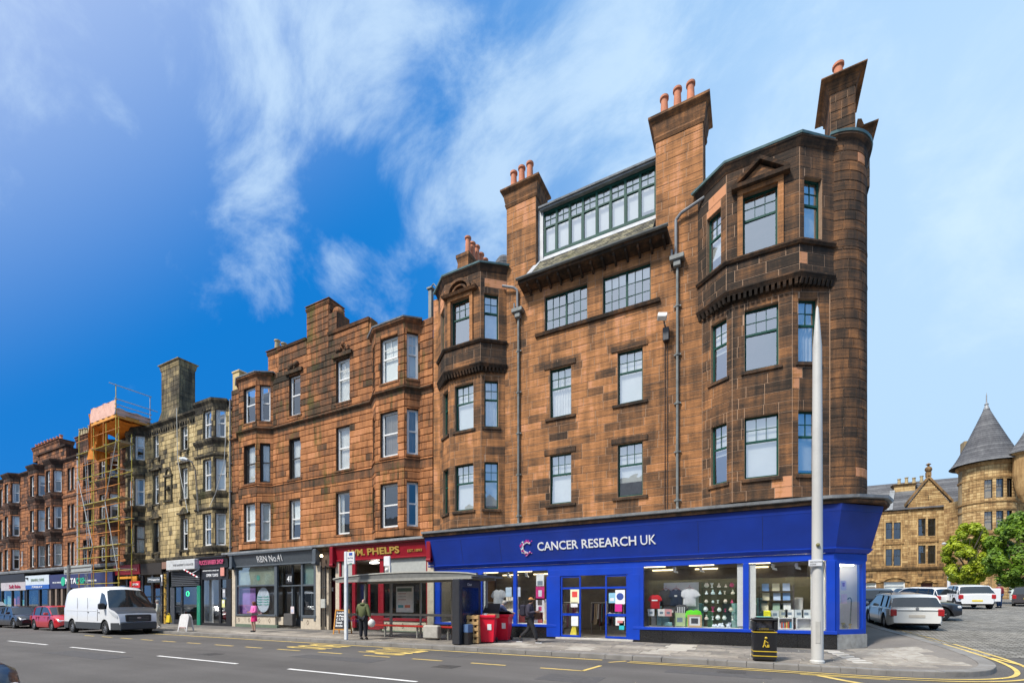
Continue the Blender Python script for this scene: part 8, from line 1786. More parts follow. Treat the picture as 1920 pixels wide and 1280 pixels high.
van('white high-roof panel van with black grille parked at the kerb', (-31.1, 12.15, 0), 0)
car('parked_car', 'small red hatchback parked behind the white van', 'car', (-37.25, 12.1, 0), 0, P_RED, **HATCH)
car('parked_car', 'black saloon parked behind the red hatchback', 'car', (-43.0, 12.1, 0), R(0), P_BLK, **SEDAN)
tx = car('parked_car', 'black taxi with white roof sign at the left edge', 'car', (-48.6, 12.1, 0), 0, P_BLK, **{**SEDAN, 'L': 4.6})
m = MB(); m.hexa([(-.25, -.55, 1.44), (.35, -.55, 1.44), (.35, .55, 1.44), (-.25, .55, 1.44), (-.15, -.4, 1.72), (.2, -.4, 1.72), (.2, .4, 1.72), (-.15, .4, 1.72)]); part('taxi_sign', m, pm('taxi_sign_white', (.75, .75, .72), .5), tx)
car('parked_car', 'silver saloon further back in the row of parked cars', 'car', (-54.2, 12.1, 0), 0, paint('silver_paint', (.4, .41, .43), metal=.5), **SEDAN)
nc = car('parked_car', 'near black car just entering the lower left corner of the frame', 'car', (-10.3, 1.45, 0), R(0), P_BLK, **{**SEDAN, 'cab': [(.75, .96), (1.1, 1.33), (1.4, 1.4), (1.9, 1.42), (2.2, 1.33), (2.75, .92)]})
# the square
EST = dict(L=4.75, W=1.8, wb0=.95, wb1=3.65, r=.32, deck=[(0, .86), (.15, .95), (1.0, .97), (3.2, .94), (4.2, .86), (4.6, .7), (4.75, .55)], cab=[(.06, .97), (.35, 1.36), (.6, 1.47), (2.4, 1.5), (2.9, 1.42), (3.7, .95)])
SUV = dict(L=4.5, W=1.86, wb0=.85, wb1=3.55, r=.36, zb=.28, deck=[(0, .98), (.15, 1.06), (1.0, 1.08), (3.3, 1.05), (4.1, .98), (4.4, .8), (4.5, .62)], cab=[(.08, 1.08), (.5, 1.52), (.8, 1.6), (2.3, 1.63), (2.75, 1.54), (3.45, 1.06)])
def onsq(x, y): return (x, y, hgt(x, y)+.01)
def slope_rot(o, yw):   # cars follow the rise of the square (about 2.6 degrees uphill to the north)
 a = math.atan(.045); d = Vector((math.cos(yw), math.sin(yw))); o.rotation_euler = (a*d.x, -a*d.y, yw)
e = car('parked_car', 'cream white estate car seen from behind, parked at the side kerb by the blue corner', 'car', onsq(6.0, 26.75), R(91), P_SILW, plate=(.55, .5, .42), **EST); slope_rot(e, R(91))
m = MB(); m.box(-2.395, -2.38, -.8, .8, .83, .845); part('boot_trim', m, M_TRIM, e); m = MB(); m.tube((-2.40, 0, .92), (-2.37, 0, .92), .055, 14); part('badge', m, M_RIM, e)
for s_ in (-1, 1): m = MB(); m.path([(-1.6, s_*.66, 1.5), (-1.5, s_*.66, 1.56), (.2, s_*.66, 1.58), (.35, s_*.66, 1.5)], .018, 6); part('roof_bar', m, M_TRIM, e)
k = car('parked_car', 'black saloon with its nose showing right of the cream estate', 'car', onsq(7.15, 31.2), R(-12), P_BLK, **{**SEDAN, 'L': 4.4, 'cab': [(.75, .96), (1.35, 1.33), (1.7, 1.4), (2.5, 1.42), (2.85, 1.33), (3.3, .92)]}); k.rotation_euler = (R(2.3), 0, R(-12))
k = car('parked_car', 'dark blue off-roader half hidden behind the blue shop corner', 'car', onsq(6.0, 33.4), R(92), P_NAVY, **SUV); slope_rot(k, R(92))
k = car('parked_car', 'white crossover with yellow rear plate parked in the square', 'car', onsq(13.3, 43.2), R(88), P_WHT, plate=(.7, .55, .05), trimlow=True, **SUV); slope_rot(k, R(88))
for s_ in (1,): m = MB(); m.hexa([(.2, -.95, .5), (.2, -1.55, .5), (1.1, -.97, .5), (1.12, -.93, .5), (.25, -.9, 1.5), (.2, -1.3, 1.4), (.9, -.92, 1.2), (.95, -.88, 1.2)]) if False else m.cbox(-.2, -.1, -1.75, -.93, .45, 1.35, .03); part('open_door', m, P_WHT, k)
k = car('parked_car', 'white estate seen side-on behind the white crossover', 'car', onsq(11.4, 45.5), R(120), P_WHT, **EST); slope_rot(k, R(120))
k = car('parked_car', 'dark grey hatchback at the right edge of the square', 'car', onsq(18.3, 48.0), R(70), P_GRY, plate=(.7, .55, .05), **HATCH); slope_rot(k, R(70))
k = car('parked_car', 'beige saloon far up the square, its roof above the estate', 'car', onsq(10.4, 53.0), R(10), paint('beige_paint', (.5, .45, .38)), **SEDAN); slope_rot(k, R(10))
k = car('parked_car', 'silver hatchback far up the square beside the beige saloon', 'car', onsq(13.8, 55.0), R(15), paint('silver_paint2', (.5, .53, .54), metal=.3), **HATCH); slope_rot(k, R(15))

# ================================================================== TREES
def leaf_mat(n, c1, c2):
 m = bpy.data.materials.new(n); m.use_nodes = True; t, n_, l = nodes_of(m); b = n_['Principled BSDF']; at = n_.new('ShaderNodeAttribute'); at.attribute_name = 'tone'
 cr = n_.new('ShaderNodeValToRGB'); l.new(at.outputs['Fac'], cr.inputs[0]); cr.color_ramp.elements[0].color = (*c1, 1); cr.color_ramp.elements[1].color = (*c2, 1); l.new(cr.outputs[0], b.inputs['Base Color']); b.inputs['Roughness'].default_value = .55
 tr = n_.new('ShaderNodeBsdfTranslucent'); l.new(cr.outputs[0], tr.inputs[0]); mx = n_.new('ShaderNodeMixShader'); mx.inputs[0].default_value = .35; l.new(b.outputs[0], mx.inputs[1]); l.new(tr.outputs[0], mx.inputs[2]); l.new(mx.outputs[0], n_['Material Output'].inputs[0]); return m
M_LEAF = leaf_mat('lime_leaves', (.14, .22, .012), (.55, .62, .03)); M_LEAF2 = leaf_mat('green_leaves', (.07, .15, .012), (.24, .38, .025)); M_BARK = pm('bark', (.09, .075, .055), .9, var=.3, scale=8, bump=.5)
def tree(label, x, y, H, Rr, trunk, lm, seed, n=15000):
 z0 = hgt(x, y); t = thing('street_tree', label, 'tree', (x, y, z0)); r = random.Random(seed); m = MB()
 m.tube((0, 0, 0), (.05, 0, trunk), .17, 10, .13); m.tube((.05, 0, trunk), (0, .1, H*.75), .13, 8, .03)
 limbs = []
 for k in range(11):
  a = k*2.4+r.uniform(-.3, .3); z = trunk+r.uniform(0, H*.35); e = Vector((math.cos(a)*Rr*r.uniform(.5, .85), math.sin(a)*Rr*r.uniform(.5, .85), z+r.uniform(.2, .4)*H)); s0 = Vector((.04, 0, z)); mid = s0.lerp(e, .5)+Vector((0, 0, -.15)); m.tube(s0, mid, .07, 6, .05); m.tube(mid, e, .05, 5, .012); limbs.append(e)
 part('trunk', m, M_BARK, t, smooth=True)
 cz = trunk*.95+(H-trunk*.9)/2; ch = (H-trunk*.9)/2; cl = []
 for k in range(75):   # clumps spread through an egg-shaped crown, broad below and narrow on top
  u = r.uniform(-1, 1); a = r.uniform(0, 2*PI); rr = math.sqrt(max(0, 1-u*u))*(1-.28*u)*r.uniform(.45, 1.0)**.6; cl.append((Vector((math.cos(a)*rr*Rr, math.sin(a)*rr*Rr, cz+u*ch)), r.uniform(.42, .75)*Rr*.42, r.uniform(-.2, .2)))
 m = MB()
 for k in range(n):
  c, cr, dt = cl[r.randrange(len(cl))]; d = Vector((r.gauss(0, 1), r.gauss(0, 1), r.gauss(0, 1))).normalized(); p = c+d*cr*r.uniform(.55, 1.08)*Vector((1, 1, .8)).length/1.62
  s_ = r.uniform(.09, .16); nn = (d+Vector((r.uniform(-.7, .7), r.uniform(-.7, .7), r.uniform(-.2, .9)))).normalized(); a1 = nn.orthogonal().normalized(); a1.rotate(Matrix.Rotation(r.uniform(0, 6.28), 3, nn)); a2 = nn.cross(a1)
  m.tone = min(1, max(0, .5+dt*1.3+r.uniform(-.3, .3))); m.quad(p-a1*s_, p-a2*s_*.6, p+a1*s_, p+a2*s_*.6)
 part('crown', m, lm, t, kind='stuff'); return t
tree('bright yellow-green young tree, left of the two trees in the square', X(1816, 56)-.0, 56, 7.0, 1.55, 1.9, M_LEAF, 3)
tree('darker green tree at the right edge, right of the two trees in the square', X(1908, 52), 52, 6.9, 1.95, 1.8, M_LEAF2, 5, 17000)
# ================================================================== SANDSTONE BUILDING WITH TURRET
SQ = [(0, (.6, .42, .2)), (.25, (.42, .265, .115)), (.5, (.27, .16, .07)), (.75, (.14, .09, .045)), (1, (.05, .038, .025))]
M_SQ = stone_mat('golden_sandstone', SQ, streak=.35); M_SQM = stone_mat('buff_joint', [(0, (.4, .3, .17)), (1, (.1, .07, .04))])
Q = thing('sandstone_building', 'golden sandstone building with gable and round corner turret across the square', 'building', (22, 78, 2.2))
bq = Bld(Q, (M_SQ, M_SQM), proud=.04, joint=.03, cx=.01, cz=.01, course=.32, lens=(.4, .9), seed=41, reveal=.3)
YQ = 78.0; zq = 1.9
def tq(x, y, z, r): return .26+r.gauss(0, .13)+(.22 if z < 8.2 else 0)
def Xq(u, y=YQ): return X(u, y)
def Zq(v, u=1735, y=YQ): return Z(u, v, y)
xa, xg0, xg1, xe = Xq(1560), Xq(1702), Xq(1781), Xq(1800)
zev = Zq(958, 1680); zstr = Zq(1066, 1700)
fq = Fr((xa, YQ), (xe, YQ)); qq = lambda x: x-xa
ops = []; wins = []
for us, vs in ((((1661, 1673), (1676, 1689)), ((979, 1010), (1029, 1060))), (((1722, 1735.5), (1740, 1754)), ((972, 1004), (1022, 1056)))):
 for a, b_ in us:
  for vt, vb in vs: um = (a+b_)/2; o = (qq(Xq(a)), qq(Xq(b_)), Z(um, vb, YQ), Z(um, vt, YQ)); ops.append(o); wins.append(o)
arch = [(qq(Xq(1657)), qq(Xq(1697)), Z(1677, 1106, YQ), Z(1677, 1090, YQ)), (qq(Xq(1624)), qq(Xq(1643)), Z(1640, 1106, YQ), Z(1640, 1092, YQ)), (qq(Xq(1727)), qq(Xq(1749)), zq+.2, Z(1738, 1092, YQ))]
bq.wall(fq, 0, qq(xg0), zq-1, zev, ops+arch, tq); bq.wall(fq, qq(xg0), qq(xg1), zq-1, zev+.6, ops+arch, tq); bq.wall(fq, qq(xg1), qq(xe), zq-1, zev, (), tq)
for o in wins: win(bq, fq, o[0], o[2], o[1]-o[0], o[3]-o[2], 'd2', sill=M_SQ, tone=.3, blind='n', glass=M_PANE2)
for k, o in enumerate(arch):
 if k < 2: win(bq, fq, o[0], o[2], o[1]-o[0], o[3]-o[2], 'w', blind='b10', glass=M_PANE2)
 else: m = MB(); m.box(xa+o[0], xa+o[1], YQ+.3, YQ+.36, o[2], o[3]); part('door', m, pm('brown_door', (.1, .03, .02), .5), Q, shift=True)
 xm = xa+(o[0]+o[1])/2; rw = (o[1]-o[0])/2; bq.trim.tone = .45
 for j in range(10):
  t0, t1 = PI*j/10, PI*(j+1)/10; ri, ro = rw, rw+.45; P4 = [(xm+ri*math.cos(t0), o[3]+ri*.45*math.sin(t0)), (xm+ro*math.cos(t0), o[3]+ro*.5*math.sin(t0)), (xm+ro*math.cos(t1), o[3]+ro*.5*math.sin(t1)), (xm+ri*math.cos(t1), o[3]+ri*.45*math.sin(t1))]
  bq.trim.tone = .3+.2*(j % 2); bq.trim.hexa([(x, YQ, z) for x, z in P4]+[(x, YQ-.18, z) for x, z in P4])
# moulded surrounds, string courses
for (u0, u1, va, vb) in ((1655, 1694, 1064, 975), (1716, 1759, 1062, 968)):
 for v in (va, (va+vb)/2-1): bq.trim.tone = .45; bq.trim.box(Xq(u0), Xq(u1), YQ-.14, YQ, Z((u0+u1)/2, v, YQ)-.12, Z((u0+u1)/2, v, YQ)+.1)
 for u in (u0+3, u1-5): bq.trim.tone = .15; bq.trim.box(Xq(u), Xq(u+2), YQ-.08, YQ, Z(u, va, YQ), Z(u, vb+2, YQ))
bq.sweep([(xa, YQ), (xe, YQ)], [(0, zstr-.2), (.2, zstr-.1), (.28, zstr+.15), (0, zstr+.25)], .7)
bq.sweep([(xa, YQ), (xg0, YQ)], [(0, zev-.35), (.12, zev-.25), (.2, zev), (-.3, zev+.1)], .6)
# gable
zap = Z(1738, 898, YQ); zs0 = Z(1738, 955, YQ)
A = zev+.6; n = 14
for k in range(n):
 za, zb_ = A+(zap-A)*k/n, A+(zap-A)*(k+1)/n; f0 = 1-(k+.5)/n; xm = (xg0+xg1)/2; hwid = (xg1-xg0)/2*f0
 x0_ = xm-hwid; nb = max(1, int(2*hwid/.7)); bq.back.tone = .3; bq.back.quad((x0_, YQ, za), (xm+hwid, YQ, za), (xm+hwid, YQ, zb_), (x0_, YQ, zb_))
 for j in range(nb): bq.block(fq, qq(x0_+2*hwid*j/nb), qq(x0_+2*hwid*(j+1)/nb), za, zb_, tq(0, 0, 12, bq.rnd))
for s_ in (-1, 1):
 bq.trim.tone = .6; x0_, x1_ = (xg0-.3, xm) if s_ < 0 else (xg1+.3, xm)
 bq.trim.hexa([(x0_, YQ-.2, A-.1), (x0_, YQ+.3, A-.1), (x1_, YQ+.3, zap+.1), (x1_, YQ-.2, zap+.1), (x0_, YQ-.2, A+.3), (x0_, YQ+.3, A+.3), (x1_, YQ+.3, zap+.5), (x1_, YQ-.2, zap+.5)])
bq.trim.box(xm-.25, xm+.25, YQ-.2, YQ+.3, zap+.3, zap+.9); bq.trim.ball((xm, YQ, zap+1.25), .4, 8, 6); bq.trim.lathe((xm, YQ, zap+1.5), [(.12, 0), (.12, .3), (.3, .4), (.001, .6)], 8)
m = MB(); m.box(xm-.25, xm+.25, YQ-.03, YQ+.02, Z(1738, 938, YQ), Z(1738, 922, YQ)); part('slit_window', m, M_CGL, Q, shift=True)
# roofs behind
m = MB()
def slopes(x0, x1, zE, rise, dep, over=.3):
 n = 12
 for k in range(n):
  t0, t1 = k/n, (k+1)/n; m.tone = .3+random.uniform(0, .5); m.quad((x0, YQ-over+dep*t0, zE+rise*t0+.04), (x1, YQ-over+dep*t0, zE+rise*t0+.04), (x1, YQ-over+dep*t1, zE+rise*t1), (x0, YQ-over+dep*t1, zE+rise*t1)); m.quad((x0, YQ-over+dep*t0, zE+rise*t0), (x1, YQ-over+dep*t0, zE+rise*t0), (x1, YQ-over+dep*t0, zE+rise*t0+.04), (x0, YQ-over+dep*t0, zE+rise*t0+.04))
slopes(xa, xe+2, zev+.1, 4.6, 5.0)
m.tone = .5; m.poly([(xg0, YQ, A), (xm, YQ, zap), (xm, YQ+7, zap), (xg0, YQ+7, A)]); m.poly([(xm, YQ, zap), (xg1, YQ, A), (xg1, YQ+7, A), (xm, YQ+7, zap)]); m.quad((xa, YQ+4.7, zev+4.7), (xe+2, YQ+4.7, zev+4.7), (xe+2, YQ+10, zev), (xa, YQ+10, zev))
part('slate_roof', m, M_SLATE2, Q, shift=True)
m = MB(); m.quad((Xq(1662), YQ-.36, zev+.18), (Xq(1672), YQ-.36, zev+.18), (Xq(1690), YQ+3, zev+3.4), (Xq(1680), YQ+3, zev+3.4)); part('pale_flashing', m, M_LEAD, Q, shift=True)
bq.back.tone = .5; bq.back.box(xa, xe+8, YQ+10, YQ+10.2, 0, zev); bq.back.box(xa, xa+.2, YQ+.1, YQ+10, 0, zev)
# turret
tu0, tu1 = 1793, 1909; YT = 72.0; xt = (X(tu0, YT)+X(tu1, YT))/2; rt = (X(tu1, YT)-X(tu0, YT))/2*.9; zte = Z(1850, 872, YT-rt*.4)
def tp(a, r, z): return (xt+r*math.cos(a), YT+r*math.sin(a), z)
twin = []
ZW = [(Z(1880, b_, YT-rt*.9), Z(1880, a, YT-rt*.9)) for a, b_ in ((897, 932), (957, 992), (1014, 1046))]
a0 = math.atan2(-.887, .4617)   # towards the viewer is about this way
angs = [(-1.99, -1.71), (-1.61, -1.31), (-1.2, -.98)]
NS = 48
for k in range(NS):
 b0, b1_ = 2*PI*k/NS-PI, 2*PI*(k+1)/NS-PI; bm = (b0+b1_)/2; inwin = any(p-.001 <= bm <= q_+.001 for p, q_ in angs)
 zz_ = [zq-1]+([v for w_ in sorted(ZW) for v in w_] if inwin else [])+[zte]
 for j in range(0, len(zz_)-1):
  solid = (j % 2 == 0); rr_ = rt if solid else rt-.35; bq.back.tone = .35; bq.back.quad(tp(b0, rr_, zz_[j]), tp(b1_, rr_, zz_[j]), tp(b1_, rr_, zz_[j+1]), tp(b0, rr_, zz_[j+1]))
  if solid and -2.9 < bm < .3:
   n = max(1, round((zz_[j+1]-zz_[j])/.32))
   for i in range(n):
    za, zb_ = zz_[j]+(zz_[j+1]-zz_[j])*i/n+.015, zz_[j]+(zz_[j+1]-zz_[j])*(i+1)/n-.015; off = .25*(2*PI/NS)*((i*7+k) % 3-1)*.4
    vs = [tp(b0+.004, rt, za), tp(b1_-.004, rt, za), tp(b1_-.004, rt, zb_), tp(b0+.004, rt, zb_), tp(b0+.006, rt+.04, za+.02), tp(b1_-.006, rt+.04, za+.02), tp(b1_-.006, rt+.04, zb_-.02), tp(b0+.006, rt+.04, zb_-.02)]
    bq.blocks.append((.1/3600, vs, [(0, 1, 5, 4), (1, 2, 6, 5), (2, 3, 7, 6), (3, 0, 4, 7), (4, 5, 6, 7)], .22+bq.rnd.gauss(0, .12), 0))
for p, q_ in angs:
 for (z0_, z1_) in ZW:
  fw_ = Fr(tp(p, rt-.02, 0)[:2], tp(q_, rt-.02, 0)[:2]); win(bq, fw_, .02, z0_, fw_.L-.04, z1_-z0_, 'd2', depth=.05, blind='n', glass=M_PANE2)
m = MB()
for (za, zb_, ro) in ((zte-.25, zte+.15, .25), (ZW[0][0]-.5, ZW[0][0]-.28, .14), (ZW[1][0]-.5, ZW[1][0]-.28, .14), (ZW[0][1]+.1, ZW[0][1]+.3, .1), (ZW[1][1]+.1, ZW[1][1]+.3, .1), (zstr-.2, zstr+.2, .22)): m.tone = .4; m.lathe((xt, YT, 0), [(rt-.3, za), (rt+ro*.4, za), (rt+ro, (za+zb_)/2), (rt+ro, zb_), (rt-.3, zb_+.02)], 40)
part('string_course', m, M_SQ, Q, shift=True)
zc0, zc1 = zte+.15, Z(1848, 763, YT); m = MB(); n = 26
for k in range(n):
 t0, t1 = k/n, (k+1)/n; f_ = lambda t: (rt+.5)*(1-t)**1.04*(1+.10*(1-t)**8)+.12*t; m.tone = .4+random.uniform(-.1, .25); m.lathe((xt, YT, 0), [(f_(t0)+.05, zc0+(zc1-zc0)*t0), (f_(t1)+.02, zc0+(zc1-zc0)*t1), (f_(t1), zc0+(zc1-zc0)*t1)], 44)
part('cone_roof', m, M_SLATE2, Q, shift=True)
m = MB(); m.lathe((xt, YT, zc1-.3), [(.3, 0), (.14, .5), (.2, .6), (.06, .8), (.05, 1.6), (.001, 2.0)], 12); part('finial', m, M_LEAD, Q, shift=True)
bq.back.box(X(1808, YT+1), X(1820, YT+1), YT+1, YT+2.2, zte, Z(1815, 826, YT+1))
# small bartizan turret at the right, partly out of frame
xb_, yb2 = X(1908, 69.5)+.6, 69.5; rb = X(1935, 69.5)-X(1897, 69.5); rb *= .62; zb0_, zb1_, zb2_, zb3_ = Z(1908, 915, 69.5), Z(1908, 892, 69.5), Z(1908, 855, 69.5), Z(1905, 812, 69.5); m = MB(); m.tone = .3
m.lathe((xb_, yb2, 0), [(.2, zb0_-1.6), (.6, zb0_-.8), (rb*.8, zb0_), (rb, zb1_), (rb, zb2_), (rb+.25, zb2_+.1), (rb+.3, zb2_+.25)], 24); part('bartizan', m, M_SQ, Q, shift=True)
m = MB(); n = 12
for k in range(n): t0, t1 = k/n, (k+1)/n; m.tone = .4+random.uniform(-.1, .2); m.lathe((xb_, yb2, 0), [((rb+.4)*(1-t0)**1.25+.06, zb2_+.25+(zb3_-zb2_)*t0), ((rb+.4)*(1-t1)**1.25+.04, zb2_+.25+(zb3_-zb2_)*t1)], 24)
m.lathe((xb_, yb2, zb3_), [(.06, 0), (.05, 1.0), (.001, 1.4)], 8); part('bartizan_roof', m, M_SLATE2, Q, shift=True)
# wing to the right of the turret and link wall left of it
f3 = Fr((X(1770, 77), 77), (X(1800, 75), 75)); bq.wall(f3, 0, f3.L, zq-1, zev+.3, (), tq)
f2 = Fr((xt+rt*.6, YT+1), (xt+rt+14, YT+6)); bq.wall(f2, 0, f2.L, zq-1, zte-1, (), tq)
bq.finish(60)
chq = thing('chimney_stack', 'wide pale chimney with clay pots on the roof of the golden building', 'chimney', (Xq(1690), YQ+4, 14)); bs = Bld(chq, (M_SQ, M_SQM), course=.34, lens=(.4, .8), seed=51)
xa_, xb2 = X(1677, YQ+3), X(1716, YQ+3); z1c = Z(1695, 912, YQ+3); bs.wall(Fr((xa_, YQ+3), (xb2, YQ+3)), 0, xb2-xa_, zev+1.5, z1c, (), lambda x, y, z, r: .08+r.gauss(0, .05)); chimney(bs, xa_, xb2, YQ+3, YQ+4.2, zev+1.5, z1c, z1c+.4, [(xa_+.6+k*.8, YQ+3.4) for k in range(4)], .3, flare=.2, potr=.2, poth=.9, potm=M_BUFFPOT); bs.finish(30)
ch2 = thing('chimney_stack', 'low dark stepped chimney at the left end of the golden building roof', 'chimney', (Xq(1655), YQ+5, 14)); m = MB(); m.tone = .75; xa_, xb2 = X(1648, YQ+4), X(1676, YQ+4); m.box(xa_, xb2, YQ+4, YQ+5, zev+1.5, Z(1660, 930, YQ+4)); m.box(xa_-.3, xb2+.2, YQ+3.8, YQ+5.2, Z(1660, 930, YQ+4), Z(1660, 926, YQ+4)); part('stack', m, M_SQ, ch2, shift=True)
for k in range(4): m = MB(); m.lathe((xa_+.5+k*.8, YQ+4.4, Z(1660, 926, YQ+4)), [(.25, 0), (.2, .5+.15*k), (.12, .5+.15*k)], 8); part('chimney_pot', m, pm('sooty_pot', (.12, .1, .06), .9), ch2, shift=True)
# lamp post and shop in the square
lp = thing('lamp_post', 'slim white lamp post in front of the golden building', 'lamp post', (X(1779, 60), 60, 1.7)); x = X(1779, 60); m = MB(); m.tube((x, 60, 1.7), (x, 60, Z(1779, 1019, 60)), .14, 10, .09); part('pole', m, pm('white_pole', (.68, .7, .72), .4), lp, shift=True); m = MB(); zt_ = Z(1779, 1018, 60); m.cbox(x-.5, x+.1, 59.85, 60.15, zt_-.1, zt_+.1, .05); part('lamp_head', m, pm('lamp_head_grey', (.6, .62, .6), .4), lp, shift=True)
gs2 = thing('garden_wall', 'low stone wall and pale panels behind the right-hand tree', 'wall', (25, 64, 1.8)); m = MB(); m.tone = .3; m.box(X(1860, 66), X(1875, 66), 66, 66.4, 1.5, Z(1870, 1083, 66)); part('stone_pier', m, M_SQ, gs2, shift=True); m = MB(); m.box(X(1895, 67), X(1990, 67), 67, 67.3, 1.5, Z(1900, 1100, 67)); part('pale_panel', m, pm('mint_white_panel', (.6, .66, .62), .7), gs2, shift=True)
m = MB(); m.box(X(1815, 66), X(1860, 66), 66.2, 66.5, 1.5, Z(1850, 1128, 66)); part('hedge_base', m, pm('dark_hedge', (.03, .05, .02), .9, var=.5, scale=3), gs2, shift=True)
# ================================================================== TERRACE ACROSS THE ROAD (behind the viewer; the windows mirror it)
op = []
for k, (x0_, x1_, h_, c, lab) in enumerate(((-70, -34, 9.5, (.3, .2, .13), 'brown stone terrace across the road, left part'), (-34, -6, 11, (.34, .28, .2), 'buff stone terrace across the road behind the viewer'), (-6, 20, 8.5, (.25, .22, .2), 'low grey terrace across the road, right part'))):
 t = thing('terrace', lab, 'building', ((x0_+x1_)/2, -10, 0)); m = MB(); m.box(x0_+.02, x1_-.02, -20, -9, 0, h_); part('wall', m, pm('opp_stone_%d' % k, c, .9, var=.3, scale=1), t, shift=True)
 m = MB(); m.prism([(-9+.3, h_), (-20.3, h_), (-14.5, h_+4)], x0_, x1_, 'x'); part('roof', m, M_SLATE2, t, shift=True)
 n = int((x1_-x0_)/2.8)
 for i in range(n):
  for z in (4.2, 7.3):
   if z+1.8 < h_: m = MB(); x = x0_+1+i*2.8; m.box(x, x+1.1, -9.0, -8.97, z, z+1.8); part('window', m, M_CGL, t, shift=True)
  m = MB(); x = x0_+.5+i*2.8; m.box(x, x+2.3, -9.0, -8.95, .7, 3); part('shop_window', m, M_CGL, t, shift=True)

# ================================================================== PEOPLE
SKIN = pm('skin', (.5, .3, .22), .6, var=.05); SKIN_D = pm('skin_brown', (.22, .11, .07), .6, var=.05)
def skin_mesh(name, verts, edges, radii, root_i, mat, parent, sub=1):
 me = bpy.data.meshes.new(name); me.from_pydata(verts, edges, []); o = bpy.data.objects.new(name, me); COL.objects.link(o)
 md = o.modifiers.new('s', 'SKIN'); md.use_smooth_shade = True; sb = o.modifiers.new('d', 'SUBSURF'); sb.levels = sub; sb.render_levels = sub
 for i, rr in enumerate(radii): me.skin_vertices[0].data[i].radius = rr if isinstance(rr, tuple) else (rr, rr)
 me.skin_vertices[0].data[root_i].use_root = True
 dg = bpy.context.evaluated_depsgraph_get(); nm = bpy.data.meshes.new_from_object(o.evaluated_get(dg)); bpy.data.objects.remove(o); bpy.data.meshes.remove(me)
 nm.materials.clear(); nm.materials.append(mat); nm.name = name; nm.polygons.foreach_set('use_smooth', [True]*len(nm.polygons)); return link(name, nm, parent)
def person(label, loc, heading, H, J, coat, trous, shoe=None, skin=SKIN, hair=None, hairmat=None, coat_len=0.0, coat_r=1.22, bare_legs=False, skirt=None, hood=None):
 """J: joint name -> (x right, y forward, z) in metres for a 1.75 m figure; limbs R/L"""
 t = thing('person', label, 'person', loc, heading); s = H/1.75
 D_ = dict(pel=(0, 0, .96), spine=(0, 0, 1.15), chest=(0, 0, 1.36), neck=(0, .01, 1.5), head=(0, .03, 1.62), crown=(0, .02, 1.7),
     Rsh=(.18, 0, 1.42), Lsh=(-.18, 0, 1.42), Rel=(.24, -.03, 1.14), Lel=(-.24, -.03, 1.14), Rwr=(.25, .06, .9), Lwr=(-.25, .06, .9),
     Rhip=(.09, 0, .92), Lhip=(-.09, 0, .92), Rkn=(.1, .02, .5), Lkn=(-.1, .02, .5), Ran=(.1, 0, .09), Lan=(-.1, 0, .09), Rto=(.11, .17, .04), Lto=(-.11, .17, .04))
 D_.update(J); P = {k: Vector(v)*s for k, v in D_.items()}
 V, E_, Rd, I = [], [], [], {}
 def add(n, p, r): I[n] = len(V); V.append(tuple(p)); Rd.append(tuple(q*s for q in r) if isinstance(r, tuple) else r*s); return I[n]
 def e(a, b_): E_.append((I[a], I[b_]))
 for n, r in (('pel', (.14, .1)), ('spine', (.12, .09)), ('chest', (.145, .1)), ('neck', .052), ('head', (.075, .095)), ('crown', (.06, .075))): add(n, P[n], r)
 for a, b_ in (('pel', 'spine'), ('spine', 'chest'), ('chest', 'neck'), ('neck', 'head'), ('head', 'crown')): e(a, b_)
 add('nose', P['head']+Vector((0, .1, -.01))*s, .012); e('head', 'nose')
 for S in 'RL':
  for n, r in (('sh', .055), ('el', .042), ('wr', .028)): add(S+n, P[S+n], r)
  e('chest', S+'sh'); e(S+'sh', S+'el'); e(S+'el', S+'wr')
  d = (P[S+'wr']-P[S+'el']).normalized(); palm = P[S+'wr']+d*.07*s; add(S+'pa', palm, (.034, .018)); e(S+'wr', S+'pa'); sd_ = d.cross(Vector((0, 1, 0.2))).normalized()
  for k in range(4):
   b0 = palm+sd_*(k-1.5)*.02*s+d*.02*s; tip = b0+d*(.075-.008*abs(k-1.3))*s+Vector((0, .02, 0))*s; add('%sf%d' % (S, k), b0, .009); add('%sg%d' % (S, k), tip, .007); e(S+'pa', '%sf%d' % (S, k)); e('%sf%d' % (S, k), '%sg%d' % (S, k))
  add(S+'th', palm-d*.03*s+Vector((0, .045, 0))*s, .009); e(S+'pa', S+'th')
  for n, r in (('hip', .085), ('kn', .056), ('an', .036), ('to', .03)): add(S+n, P[S+n], r)
  e('pel', S+'hip'); e(S+'hip', S+'kn'); e(S+'kn', S+'an'); e(S+'an', S+'to')
 skin_mesh('body', V, E_, Rd, 0, skin, t)
 # coat or top
 V, E_, Rd, I = [], [], [], {}
 lo = P['pel']+Vector((0, 0, -.04-coat_len))*s
 for n, p, r in (('lo', lo, (.17*coat_r, .135*coat_r)), ('spine', P['spine'], (.155*coat_r, .125*coat_r)), ('chest', P['chest'], (.165*coat_r, .125*coat_r)), ('nk', P['neck']-Vector((0, 0, .03))*s, .075)): add(n, p, r)
 e('lo', 'spine'); e('spine', 'chest'); e('chest', 'nk')
 for S in 'RL':
  for n, p, r in (('sh', P[S+'sh'], .075*coat_r), ('el', P[S+'el'], .06*coat_r), ('wr', P[S+'el'].lerp(P[S+'wr'], .92), .047)): add(S+n, p, r)
  e('chest', S+'sh'); e(S+'sh', S+'el'); e(S+'el', S+'wr')
 skin_mesh('coat', V, E_, Rd, 0, coat, t)
 V, E_, Rd, I = [], [], [], {}
